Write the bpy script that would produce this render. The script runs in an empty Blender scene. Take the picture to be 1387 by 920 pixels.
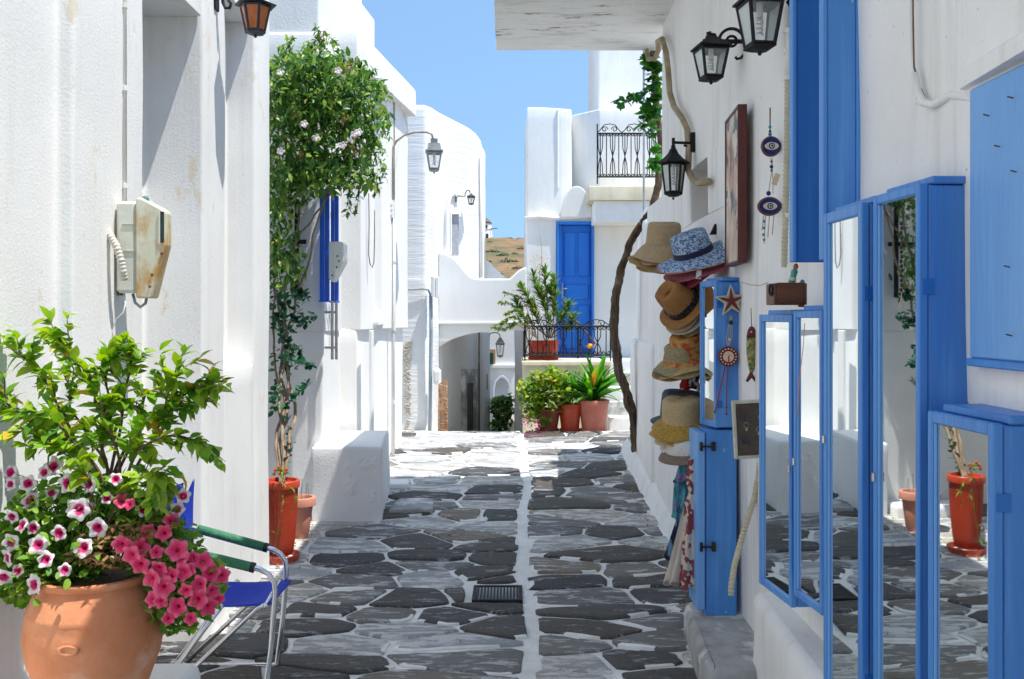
import bpy, bmesh, math, random
from mathutils import Vector, Matrix, noise
PI = math.pi
rnd = random.Random(11)
scene = bpy.context.scene
COL = scene.collection

# ---------------------------------------------------------------- camera, sky, sun
F, CX, HOR, EYE = 1300.0, 693.5, 430.0, 1.6      # focal length and horizon in photograph pixels
cam = bpy.data.cameras.new('camera')
cam.sensor_width = 36.0
cam.lens = 36.0 * F / 1387.0
cam.shift_y = (HOR - 460.0) / 1387.0
cam.clip_start = 0.05
cam.clip_end = 3000.0
camo = bpy.data.objects.new('camera', cam)
camo.location = (0, 0, EYE)
camo.rotation_euler = (PI / 2, 0, 0)
COL.objects.link(camo)
scene.camera = camo

SUN_DIR = Vector((-0.315, 0.125, -0.93)).normalized()   # the way the light travels
sl = bpy.data.lights.new('sun', 'SUN')
sl.energy = 3.7
sl.angle = math.radians(0.5)
sl.color = (1.0, 0.965, 0.91)
so = bpy.data.objects.new('sun', sl)
so.rotation_euler = SUN_DIR.to_track_quat('-Z', 'Y').to_euler()
COL.objects.link(so)
world = bpy.data.worlds.new('World')
scene.world = world
world.use_nodes = True
wn = world.node_tree
bg = wn.nodes['Background']
sky = wn.nodes.new('ShaderNodeTexSky')
sky.sky_type = 'NISHITA'
sky.sun_disc = False
sky.sun_elevation = math.asin(-SUN_DIR.z)
sky.sun_rotation = math.atan2(-SUN_DIR.x, -SUN_DIR.y)
sky.air_density = 1.35
sky.dust_density = 0.25
sky.ozone_density = 4.0
# look the colour up a little higher in the sky everywhere: clear dry air, no white band at the horizon
gc = wn.nodes.new('ShaderNodeTexCoord'); vm = wn.nodes.new('ShaderNodeVectorMath'); vm.operation = 'ADD'
vm.inputs[1].default_value = (0, 0, .34); vn = wn.nodes.new('ShaderNodeVectorMath'); vn.operation = 'NORMALIZE'
wn.links.new(gc.outputs['Generated'], vm.inputs[0]); wn.links.new(vm.outputs[0], vn.inputs[0]); wn.links.new(vn.outputs[0], sky.inputs[0])
tint = wn.nodes.new('ShaderNodeMix')
tint.data_type = 'RGBA'
tint.blend_type = 'MULTIPLY'
tint.inputs[0].default_value = 1.0
tint.inputs[7].default_value = (1.0, 1.04, 0.98, 1)
wn.links.new(sky.outputs[0], tint.inputs[6])
wn.links.new(tint.outputs[2], bg.inputs[0])
bg.inputs[1].default_value = 0.145
scene.view_settings.view_transform = 'Standard'
scene.view_settings.look = 'None'
scene.view_settings.gamma = 1.0
scene.view_settings.exposure = 0.76
scene.cycles.max_bounces = 10
scene.cycles.diffuse_bounces = 6
scene.cycles.glossy_bounces = 4
scene.cycles.transparent_max_bounces = 16

# ---------------------------------------------------------------- place helpers
def P(px, py, d):
    return Vector(((px - CX) * d / F, d, EYE - (py - HOR) * d / F))
def WX(px, d): return (px - CX) * d / F
def WZ(py, d): return EYE - (py - HOR) * d / F
def gz(y):                                       # height of the street at distance y
    if y < 5.4: return 0.0
    if y < 10.6:
        t = (y - 5.4) / 5.2
        return 0.33 * (t * 0.86 + 0.14 * t * t * (3 - 2 * t))
    if y < 14.5: return 0.33 - 0.135 * (y - 10.6)
    return 0.33 - 0.135 * 3.9

# ---------------------------------------------------------------- mesh builder
class MB:
    def __init__(s): s.v = []; s.f = []
    def add(s, vs, fs):
        n = len(s.v); s.v += [Vector(v) for v in vs]; s.f += [[i + n for i in f] for f in fs]; return s
    def box(s, x0, x1, y0, y1, z0, z1):
        return s.add([(x0,y0,z0),(x1,y0,z0),(x1,y1,z0),(x0,y1,z0),(x0,y0,z1),(x1,y0,z1),(x1,y1,z1),(x0,y1,z1)],
                     [(3,2,1,0),(4,5,6,7),(0,1,5,4),(1,2,6,5),(2,3,7,6),(3,0,4,7)])
    def tube(s, pts, r, seg=8, flat=1.0):
        pts = [Vector(p) for p in pts]; n = len(pts)
        if not isinstance(r, (list, tuple)): r = [r] * n
        up = None; vs = []; fs = []
        for i, p in enumerate(pts):
            t = (pts[min(i+1, n-1)] - pts[max(i-1, 0)])
            t = t.normalized() if t.length > 1e-9 else Vector((0,0,1))
            if up is None:
                up = Vector((0,0,1)) if abs(t.z) < .9 else Vector((1,0,0))
            a = t.cross(up)
            if a.length < 1e-6: a = t.orthogonal()
            a.normalize(); b = a.cross(t).normalized(); up = b
            for k in range(seg):
                an = 2 * PI * k / seg
                vs.append(p + (a * math.cos(an) + b * math.sin(an) * flat) * r[i])
        for i in range(n - 1):
            for k in range(seg):
                k2 = (k + 1) % seg
                fs.append((i*seg+k, i*seg+k2, (i+1)*seg+k2, (i+1)*seg+k))
        fs.append(tuple(range(seg))[::-1]); fs.append(tuple((n-1)*seg+k for k in range(seg)))
        return s.add(vs, fs)
    def lathe(s, prof, seg=24, c=(0,0,0), sx=1, sy=1, wav=None):
        c = Vector(c); vs = []; fs = []; n = len(prof)
        for i, (r, z) in enumerate(prof):
            for k in range(seg):
                a = 2 * PI * k / seg
                dr, dz = wav(i, a) if wav else (0, 0)
                vs.append(c + Vector(((r+dr) * math.cos(a) * sx, (r+dr) * math.sin(a) * sy, z + dz)))
        for i in range(n - 1):
            for k in range(seg):
                k2 = (k + 1) % seg
                fs.append((i*seg+k, i*seg+k2, (i+1)*seg+k2, (i+1)*seg+k))
        if prof[0][0] > 1e-6: fs.append(tuple(range(seg))[::-1])
        if prof[-1][0] > 1e-6: fs.append(tuple((n-1)*seg+k for k in range(seg)))
        return s.add(vs, fs)
    def ball(s, c, r, seg=12, rings=8):
        if not isinstance(r, (tuple, list)): r = (r, r, r)
        c = Vector(c); vs = []; fs = []
        for i in range(rings + 1):
            t = PI * i / rings
            for k in range(seg):
                a = 2 * PI * k / seg
                vs.append(c + Vector((math.sin(t)*math.cos(a)*r[0], math.sin(t)*math.sin(a)*r[1], -math.cos(t)*r[2])))
        for i in range(rings):
            for k in range(seg):
                k2 = (k + 1) % seg
                fs.append((i*seg+k, i*seg+k2, (i+1)*seg+k2, (i+1)*seg+k))
        return s.add(vs, fs)
    def prism(s, poly, fn0, fn1):                 # poly of (a, b); fn maps them to both faces
        n = len(poly)
        vs = [fn0(a, b) for a, b in poly] + [fn1(a, b) for a, b in poly]
        fs = [tuple(range(n)), tuple(range(2*n-1, n-1, -1))]
        for i in range(n):
            j = (i + 1) % n; fs.append((j, i, n + i, n + j))
        return s.add(vs, fs)
    def xf(s, M):
        s.v = [M @ v for v in s.v]; return s
    def join(s, o): return s.add(o.v, o.f)
    def mesh(s, name, mat, bev=0, smooth=False, seg=1, org=None, wobble=0):
        me = bpy.data.meshes.new(name)
        vs = s.v if org is None else [v - org for v in s.v]
        me.from_pydata([tuple(v) for v in vs], [], s.f)
        bm = bmesh.new(); bm.from_mesh(me)
        bmesh.ops.remove_doubles(bm, verts=bm.verts, dist=1e-5)
        bmesh.ops.recalc_face_normals(bm, faces=bm.faces)
        if bev:
            ed = [e for e in bm.edges if len(e.link_faces) == 2 and e.calc_face_angle(0) > 0.6]
            bmesh.ops.bevel(bm, geom=ed, offset=bev, segments=seg, profile=.6, affect='EDGES', clamp_overlap=True)
        for f in bm.faces: f.smooth = bool(smooth) and len(f.verts) < 12
        if smooth and smooth is not True:
            for e in bm.edges:
                if len(e.link_faces) == 2 and e.calc_face_angle(0) > smooth: e.smooth = False
        bm.to_mesh(me); bm.free()
        if mat: me.materials.append(mat)
        return me
def T(x, y=None, z=None):
    return Matrix.Translation(Vector(x) if y is None else Vector((x, y, z)))
def RZ(a): return Matrix.Rotation(a, 4, 'Z')
def RX(a): return Matrix.Rotation(a, 4, 'X')
def RY(a): return Matrix.Rotation(a, 4, 'Y')

# ---------------------------------------------------------------- objects
def thing(name, label, cat, loc=(0,0,0), group=None, rot=None):
    o = bpy.data.objects.new(name, None); COL.objects.link(o)
    o.empty_display_size = .1
    o.location = loc
    if rot is not None: o.rotation_euler = rot
    o['label'] = label; o['category'] = cat
    if group: o['group'] = group
    return o
def rooted(par):                                   # world position of a thing or part built here
    v = Vector(par.location)
    while par.parent: par = par.parent; v = v + Vector(par.location)
    return v
def part(name, mb, mat, parent, bev=0, smooth=False, seg=1, world=True, kind=None, label=None):
    """world=True: the vertices are in world space and the parent chain is unrotated"""
    org = rooted(parent) if (world and parent is not None) else None
    me = mb.mesh(name, mat, bev, smooth, seg, org) if isinstance(mb, MB) else mb
    o = bpy.data.objects.new(name, me); COL.objects.link(o)
    if parent is not None: o.parent = parent
    if kind: o['kind'] = kind
    if label: o['label'] = label
    return o
def solo(name, label, cat, mb, mat, loc=None, group=None, bev=0, smooth=False, seg=1):
    org = Vector(loc) if loc is not None else Vector((0,0,0))
    o = bpy.data.objects.new(name, mb.mesh(name, mat, bev, smooth, seg, org)); COL.objects.link(o)
    o.location = org
    o['label'] = label; o['category'] = cat
    if group: o['group'] = group
    return o
def structure(name, mb, mat, smooth=False, bev=0):
    o = bpy.data.objects.new(name, mb.mesh(name, mat, bev, smooth)); COL.objects.link(o)
    o['kind'] = 'structure'; return o
def place(name, me, parent, M, kind=None):          # shared mesh, own transform
    o = bpy.data.objects.new(name, me); COL.objects.link(o); o.parent = parent; o.matrix_local = M
    return o
def copy_tree(o, parent=None):
    c = o.copy(); COL.objects.link(c)
    if parent is not None: c.parent = parent
    for ch in list(o.children): copy_tree(ch, c)
    return c

# ---------------------------------------------------------------- materials
MATS = {}
def lk(nt, a, b): nt.links.new(a, b)
def nmat(name, c1, c2=None, scale=6, rough=.7, bump=0, bscale=30, stretch=(1,1,1), metal=0, spec=.4,
         lo=.35, hi=.65, c3=None, s3=2, lo3=.55, hi3=.7, detail=5, coat=0, bdist=.01, bstretch=None, chips=None, grainy=None):
    m = bpy.data.materials.new(name); m.use_nodes = True; nt = m.node_tree
    bs = nt.nodes['Principled BSDF']
    bs.inputs['Roughness'].default_value = rough; bs.inputs['Metallic'].default_value = metal
    bs.inputs['Specular IOR Level'].default_value = spec
    if coat: bs.inputs['Coat Weight'].default_value = coat
    col = lambda c: (c[0], c[1], c[2], 1)
    bs.inputs['Base Color'].default_value = col(c1)
    tc = nt.nodes.new('ShaderNodeTexCoord'); mp = nt.nodes.new('ShaderNodeMapping')
    lk(nt, tc.outputs['Object'], mp.inputs[0]); mp.inputs['Scale'].default_value = stretch
    last = None
    def masked(prev, colr, sc, l, h, vec):
        n = nt.nodes.new('ShaderNodeTexNoise'); n.inputs['Scale'].default_value = sc; n.inputs['Detail'].default_value = detail
        n.inputs['Roughness'].default_value = .6
        lk(nt, vec, n.inputs['Vector'])
        r = nt.nodes.new('ShaderNodeMapRange'); r.inputs[1].default_value = l; r.inputs[2].default_value = h; r.clamp = True
        lk(nt, n.outputs['Fac'], r.inputs[0])
        x = nt.nodes.new('ShaderNodeMix'); x.data_type = 'RGBA'; lk(nt, r.outputs[0], x.inputs[0])
        if isinstance(prev, tuple): x.inputs[6].default_value = col(prev)
        else: lk(nt, prev, x.inputs[6])
        x.inputs[7].default_value = col(colr)
        return x.outputs[2]
    if c2 is not None:
        last = masked(c1, c2, scale, lo, hi, mp.outputs[0])
        if c3 is not None: last = masked(last, c3, s3, lo3, hi3, tc.outputs['Object'])
        if grainy:
            g2 = nt.nodes.new('ShaderNodeMapping'); g2.inputs['Scale'].default_value = (28, 28, 1.3); lk(nt, tc.outputs['Object'], g2.inputs[0])
            last = masked(last, grainy, 1.0, .50, .72, g2.outputs[0])
        if chips: last = masked(last, chips[0], chips[1], chips[2], chips[2]+.012, tc.outputs['Object'])
        lk(nt, last, bs.inputs['Base Color'])
    if bump:
        n = nt.nodes.new('ShaderNodeTexNoise'); n.inputs['Scale'].default_value = bscale; n.inputs['Detail'].default_value = 6
        if bstretch:
            mb_ = nt.nodes.new('ShaderNodeMapping'); lk(nt, tc.outputs['Object'], mb_.inputs[0]); mb_.inputs['Scale'].default_value = bstretch
            lk(nt, mb_.outputs[0], n.inputs['Vector'])
        else: lk(nt, mp.outputs[0], n.inputs['Vector'])
        b = nt.nodes.new('ShaderNodeBump'); b.inputs['Strength'].default_value = bump; b.inputs['Distance'].default_value = bdist
        lk(nt, n.outputs['Fac'], b.inputs['Height']); lk(nt, b.outputs[0], bs.inputs['Normal'])
    m['pc'] = 1
    return m
def leafmat(name, cols, transl=.35, rough=.45):
    m = bpy.data.materials.new(name); m.use_nodes = True; nt = m.node_tree
    bs = nt.nodes['Principled BSDF']; bs.inputs['Roughness'].default_value = rough
    bs.inputs['Specular IOR Level'].default_value = .35
    g = nt.nodes.new('ShaderNodeNewGeometry'); oi = nt.nodes.new('ShaderNodeObjectInfo')
    ad = nt.nodes.new('ShaderNodeMath'); ad.operation = 'ADD'
    lk(nt, g.outputs['Random Per Island'], ad.inputs[0]); lk(nt, oi.outputs['Random'], ad.inputs[1])
    fr = nt.nodes.new('ShaderNodeMath'); fr.operation = 'FRACT'; lk(nt, ad.outputs[0], fr.inputs[0])
    cr = nt.nodes.new('ShaderNodeValToRGB'); cr.color_ramp.interpolation = 'LINEAR'
    els = cr.color_ramp.elements
    while len(els) < len(cols): els.new(.5)
    for e, (p, c) in zip(els, cols): e.position = p; e.color = (c[0], c[1], c[2], 1)
    lk(nt, fr.outputs[0], cr.inputs[0]); lk(nt, cr.outputs[0], bs.inputs['Base Color'])
    tr = nt.nodes.new('ShaderNodeBsdfTranslucent')
    hs = nt.nodes.new('ShaderNodeHueSaturation'); hs.inputs['Value'].default_value = 1.6; hs.inputs['Saturation'].default_value = 1.1
    lk(nt, cr.outputs[0], hs.inputs['Color']); lk(nt, hs.outputs[0], tr.inputs[0])
    mx = nt.nodes.new('ShaderNodeMixShader'); mx.inputs[0].default_value = transl
    lk(nt, bs.outputs[0], mx.inputs[1]); lk(nt, tr.outputs[0], mx.inputs[2])
    lk(nt, mx.outputs[0], nt.nodes['Material Output'].inputs[0])
    return m
def glassmat(name, col=(1,1,1), opac=.12, rough=.05, tintc=None):
    m = bpy.data.materials.new(name); m.use_nodes = True; nt = m.node_tree
    bs = nt.nodes['Principled BSDF']; bs.inputs['Base Color'].default_value = (*col, 1); bs.inputs['Roughness'].default_value = rough
    tr = nt.nodes.new('ShaderNodeBsdfTransparent'); tr.inputs[0].default_value = (*(tintc or (1,1,1)), 1)
    fz = nt.nodes.new('ShaderNodeFresnel'); fz.inputs[0].default_value = 1.5
    ma = nt.nodes.new('ShaderNodeMath'); ma.operation = 'ADD'; ma.inputs[1].default_value = opac; ma.use_clamp = True
    lk(nt, fz.outputs[0], ma.inputs[0])
    mx = nt.nodes.new('ShaderNodeMixShader'); lk(nt, ma.outputs[0], mx.inputs[0])
    lk(nt, tr.outputs[0], mx.inputs[1]); lk(nt, bs.outputs[0], mx.inputs[2])
    lk(nt, mx.outputs[0], nt.nodes['Material Output'].inputs[0])
    return m
def plaster(name, base=(.87,.865,.85), stain=(.68,.65,.58), amt=.25, brush=(1,1,.25), bump=.5, grit=70, block=0, wear=None, wearvec=None):
    """lime-washed render: broad cloudy tone, brush streaks, gritty relief; block > 0 adds rough courses under the paint"""
    m = bpy.data.materials.new(name); m.use_nodes = True; nt = m.node_tree
    bs = nt.nodes['Principled BSDF']; bs.inputs['Roughness'].default_value = .88; bs.inputs['Specular IOR Level'].default_value = .15
    tc = nt.nodes.new('ShaderNodeTexCoord'); mp = nt.nodes.new('ShaderNodeMapping'); mp.inputs['Scale'].default_value = brush
    lk(nt, tc.outputs['Object'], mp.inputs[0])
    def nz(vec, sc, det=5, ro=.6):
        n = nt.nodes.new('ShaderNodeTexNoise'); n.inputs['Scale'].default_value = sc; n.inputs['Detail'].default_value = det
        n.inputs['Roughness'].default_value = ro; lk(nt, vec, n.inputs['Vector']); return n.outputs['Fac']
    def rng(x, a, b, lo=0, hi=1):
        r = nt.nodes.new('ShaderNodeMapRange'); r.inputs[1].default_value = a; r.inputs[2].default_value = b
        r.inputs[3].default_value = lo; r.inputs[4].default_value = hi; lk(nt, x, r.inputs[0]); return r.outputs[0]
    def mix(f, a, b):
        x = nt.nodes.new('ShaderNodeMix'); x.data_type = 'RGBA'
        lk(nt, f, x.inputs[0])
        for i, c in ((6, a), (7, b)):
            if isinstance(c, tuple): x.inputs[i].default_value = (*c, 1)
            else: lk(nt, c, x.inputs[i])
        return x.outputs[2]
    dull = tuple(c * .90 for c in base)
    c = mix(rng(nz(tc.outputs['Object'], 1.3), .35, .7), base, dull)
    c = mix(rng(nz(mp.outputs[0], 14, 6, .7), .52, .8, 0, .5), c, dull)
    c = mix(rng(nz(mp.outputs[0], 3.1, 8, .72), .52, .72, 0, amt), c, stain)
    # specks and hairline dirt
    c = mix(rng(nz(tc.outputs['Object'], 38, 3), .70, .76, 0, amt * 1.2), c, tuple(s * .6 for s in stain))
    if wear:
        wv = tc.outputs['Object']
        if wearvec:
            wm_ = nt.nodes.new('ShaderNodeMapping'); wm_.inputs['Scale'].default_value = wearvec; lk(nt, wv, wm_.inputs[0]); wv = wm_.outputs[0]
        c = mix(rng(nz(wv, 2.2, 9, .75), wear[0], wear[0] + .04, 0, 1), c, wear[1])
    lk(nt, c, bs.inputs['Base Color'])
    h = nz(tc.outputs['Object'], grit, 4, .65)
    h2 = nz(mp.outputs[0], 9, 6)
    a = nt.nodes.new('ShaderNodeMath'); a.operation = 'MULTIPLY_ADD'; a.inputs[1].default_value = .9
    lk(nt, h2, a.inputs[0]); lk(nt, h, a.inputs[2]); hh = a.outputs[0]
    if block:
        m2 = nt.nodes.new('ShaderNodeMapping'); m2.inputs['Scale'].default_value = (3.0, 3.0, 34); lk(nt, tc.outputs['Object'], m2.inputs[0])
        b = nt.nodes.new('ShaderNodeMath'); b.operation = 'MULTIPLY_ADD'; b.inputs[1].default_value = block
        lk(nt, rng(nz(m2.outputs[0], 1.0, 3, .5), .4, .6), b.inputs[0]); lk(nt, hh, b.inputs[2]); hh = b.outputs[0]
    bp = nt.nodes.new('ShaderNodeBump'); bp.inputs['Strength'].default_value = bump; bp.inputs['Distance'].default_value = .006
    lk(nt, hh, bp.inputs['Height']); lk(nt, bp.outputs[0], bs.inputs['Normal'])
    return m

M_WALL = plaster('limewash', amt=.2)
M_WALL_OLD = plaster('limewash_old', base=(.86,.86,.84), stain=(.60,.56,.48), amt=.38, wear=(.61, (.74,.67,.55)), wearvec=(1.6,1.6,.7), bump=.28, grit=95, brush=(2,2,.16))
M_WALL_SHOP = plaster('limewash_shop', base=(.88,.87,.845), stain=(.64,.61,.55), amt=.7, brush=(2,2,.14))
M_WALL_ROUGH = plaster('limewash_rough', base=(.87,.87,.86), amt=.25, brush=(1,1,3), bump=.4, block=.7)
M_WALL_FAR = plaster('limewash_far', base=(.86,.855,.83), stain=(.60,.57,.50), amt=.4)
M_CANOPY = plaster('canopy_render', base=(.82,.81,.79), stain=(.22,.20,.16), amt=.55, brush=(.6,2.6,1), bump=.8, grit=40, wearvec=(.7,2.4,1), wear=(.60, (.16,.14,.11)))
M_CREAM = nmat('cream_render', (.72,.66,.50), (.60,.53,.38), 5, .85, .3, 40, (1,1,.3))
M_CONC = nmat('worn_concrete', (.42,.42,.41), (.28,.27,.26), 7, .9, .6, 50, c3=(.75,.75,.73), s3=3, lo3=.5, hi3=.62)
M_GROUT = nmat('painted_grout', (.88,.87,.84), (.72,.70,.66), 5, .9, .8, 38, c3=(.36,.33,.29), s3=6, lo3=.66, hi3=.76, bdist=.014)
M_BLUE = nmat('blue_paint', (.075,.28,.68), (.05,.20,.56), 3, .42, .3, 60, (1,1,.12), c3=(.11,.33,.71), s3=1.5, spec=.5, grainy=(.10,.32,.72), chips=((.34,.47,.66),16,.71))
M_BLUEL = nmat('pale_blue_paint', (.15,.36,.74), (.20,.42,.77), 4, .5, .3, 60, (1,1,.12), c3=(.11,.29,.67), s3=2, grainy=(.19,.41,.78), chips=((.50,.55,.60),20,.72))
M_BLUED = nmat('deep_blue_paint', (.015,.13,.45), (.02,.16,.52), 3, .45, .25, 60, (1,1,.12), c3=(.03,.08,.16), s3=9, lo3=.69, hi3=.73, grainy=(.03,.17,.52), chips=((.02,.05,.12),12,.73))
M_DOOR = nmat('bright_blue_paint', (.012,.17,.68), (.02,.22,.74), 4, .4, .1, 60, (1,1,.3))
M_SHUT = nmat('cobalt_paint', (.014,.13,.78), (.016,.15,.82), 4, .35, .06, 60, (1,1,.3))
M_IRON = nmat('black_iron', (.008,.008,.009), (.018,.017,.018), 20, .6, .3, 90, spec=.25)
M_IRONB = nmat('brown_iron', (.05,.035,.03), (.09,.06,.045), 20, .6, .3, 90)
M_PEWTER = nmat('weathered_pewter', (.20,.23,.23), (.32,.34,.33), 12, .5, .3, 60, metal=.4)
M_STEEL = nmat('brushed_steel', (.55,.55,.56), (.4,.4,.4), 30, .25, 0, 30, metal=1)
M_ALU = nmat('aluminium', (.75,.76,.78), None, rough=.2, metal=1)
M_TERRA = nmat('terracotta', (.56,.20,.085), (.66,.28,.14), 6, .8, .25, 60, c3=(.74,.50,.38), s3=5, lo3=.53, hi3=.75)
M_TERRAP = nmat('faded_terracotta', (.60,.27,.19), (.52,.20,.13), 6, .75, .2, 60, c3=(.74,.52,.44), s3=6, lo3=.58, hi3=.75)
M_REDPOT = nmat('red_plastic', (.48,.055,.018), (.40,.04,.015), 6, .35, .05, 60, spec=.5)
M_BARK = nmat('grey_brown_bark', (.20,.13,.085), (.10,.062,.04), 14, .9, .9, 26, (1,1,.25), c3=(.35,.28,.21), s3=9)
M_TRUNK = nmat('dark_bark', (.15,.095,.06), (.05,.032,.022), 12, .85, 1.0, 18, (2,2,.35), c3=(.21,.16,.12), s3=7, lo3=.56, hi3=.7, bdist=.02)
M_TWIG = nmat('pale_twig', (.36,.27,.18), (.22,.15,.10), 20, .85, .4, 60, (1,1,.3))
M_SOIL = nmat('potting_soil', (.07,.045,.03), (.14,.09,.05), 40, .95, 1, 60)
M_PVC = nmat('white_conduit', (.80,.80,.78), (.68,.66,.6), 8, .5, .05, 60, (1,1,.4))
M_PVCG = nmat('grey_conduit', (.26,.33,.37), (.34,.40,.43), 8, .5)
M_HOSE = nmat('beige_hose', (.60,.55,.40), (.48,.42,.28), 8, .6, .6, 120, (.2,.2,1))
M_HOSEB = nmat('brown_hose', (.42,.34,.22), (.26,.20,.12), 9, .7, .3, 60)
M_GLASS = glassmat('lamp_glass', (.85,.9,.9), .10)
M_AMBER = nmat('amber_glass', (.62,.17,.02), (.34,.07,.01), 14, .15, .2, 40, (1,1,.3), spec=.6)
M_WHITEP = nmat('white_enamel', (.82,.82,.80), None, rough=.35)
M_MIRROR = bpy.data.materials.new('mirror_glass'); M_MIRROR.use_nodes = True
_b = M_MIRROR.node_tree.nodes['Principled BSDF']; _b.inputs['Base Color'].default_value = (.80,.84,.83,1)
_b.inputs['Metallic'].default_value = 1; _b.inputs['Roughness'].default_value = .015
def flat(name, c, rough=.6, **k): return nmat(name, c, tuple(x * .75 for x in c), 18, rough, .15, 60, **k)

# ---------------------------------------------------------------- wobbly masonry
def masonry(poly, z0, z1, r=.02, wob=.006, step=.16, top=None, closed=True, capbottom=False, seed=0, flush=False, fine=.45):
    """plan polygon (counter-clockwise) pulled up with filleted corners and a hand-trowelled wobble"""
    n = len(poly); pts = []
    P2 = [Vector((a, b)) for a, b in poly]
    for i in range(n):
        a, b, c = P2[i-1], P2[i], P2[(i+1) % n]
        u = (a - b); w = (c - b); rr = min(r, u.length * .3, w.length * .3)
        p0 = b + u.normalized() * rr; p2 = b + w.normalized() * rr
        for t in (0, .35, .65, 1):
            pts.append(p0 * (1-t)**2 + b * 2*t*(1-t) + p2 * t*t)
    out = []
    for i in range(len(pts)):
        a, b = pts[i], pts[(i+1) % len(pts)]
        k = max(1, int((b - a).length / step))
        for j in range(k): out.append(a.lerp(b, j / k))
    pts = out; m = len(pts)
    nr = []
    for i in range(m):
        d = pts[(i+1) % m] - pts[i-1]; nn = Vector((d.y, -d.x))
        nr.append(nn.normalized() if nn.length > 1e-9 else Vector((1, 0)))
    rows = max(1, int((z1 - z0) / step)); levels = []
    rt = 1e-4 if flush else (r if top is None else r * 1.2)
    for j in range(rows + 1): levels.append((j / rows, 0, 0))
    mb = MB(); vs = []
    def dis(p, z): return wob * (noise.noise(Vector((p.x*1.1+seed, p.y*1.1, z*1.1))) * 1.5 + fine * noise.noise(Vector((p.x*5, p.y*5+seed, z*5))))
    for j, (t, _, _) in enumerate(levels):
        for i in range(m):
            zt = (top(pts[i]) if top else z1)
            z = z0 + (zt - z0 - rt) * t
            q = pts[i] + nr[i] * dis(pts[i], z); vs.append((q.x, q.y, z))
    for k, (ins, dz) in enumerate(((rt*.2, rt*.65), (rt*.7, rt))):
        for i in range(m):
            zt = (top(pts[i]) if top else z1)
            q = pts[i] - nr[i] * (ins) + nr[i] * dis(pts[i], zt); vs.append((q.x, q.y, zt - rt + dz))
    L = len(levels) + 2; fs = []
    for j in range(L - 1):
        for i in range(m):
            k = (i + 1) % m; fs.append((j*m+i, j*m+k, (j+1)*m+k, (j+1)*m+i))
    fs.append(tuple((L-1)*m+i for i in range(m)))
    if capbottom: fs.append(tuple(range(m))[::-1])
    return mb.add(vs, fs)
# ================================================================ GROUND AND STREET
mb = MB()
ys = [-30, -6, 0, 2, 3, 4] + [4.5 + .3 * i for i in range(38)] + [17, 20, 30, 60, 120]
xs = [-60, -20, -6, -3, -1.5, -.5, .5, 1.5, 3, 6, 20, 60]
vs = [(x, y, gz(y) - .03 if y < 60 else -1.5) for y in ys for x in xs]
n = len(xs)
mb.add(vs, [(j*n+i, j*n+i+1, (j+1)*n+i+1, (j+1)*n+i) for j in range(len(ys)-1) for i in range(n-1)])
# out beyond the village the same sheet runs on to the horizon
fx = [-2500, -800, -300, -60, 60, 300, 800, 2500]; fy = [120.01, 400, 900, 2600]
ground = structure('ground', mb, nmat('dry_earth', (.36,.27,.16), (.28,.20,.11), 3, .95, .4, 20), smooth=True)
mb = MB()
vs = [(x, y, -2.2) for y in [-2500] + [-40] + fy for x in fx]; n = len(fx)
mb.add(vs, [(j*n+i, j*n+i+1, (j+1)*n+i+1, (j+1)*n+i) for j in range(5) for i in range(n-1)])
structure('plain', mb, MATS.get('earth') or nmat('dry_plain', (.34,.26,.15), (.20,.18,.09), .02, .95))

# the painted joints between the flagstones: one gently trowelled sheet
mb = MB(); xs = [-2.3 + .12 * i for i in range(34)]; ys = [2.0 + .12 * i for i in range(90)]; n = len(xs)
def gw(x, y): return gz(y) + .010 * noise.noise(Vector((x*2.1, y*2.1, 3))) + .012 * abs(x) ** 2 * .3
mb.add([(x, y, gw(x, y)) for y in ys for x in xs],
       [(j*n+i, j*n+i+1, (j+1)*n+i+1, (j+1)*n+i) for j in range(len(ys)-1) for i in range(n-1)])
street = structure('street', mb, M_GROUT, smooth=True)

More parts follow.
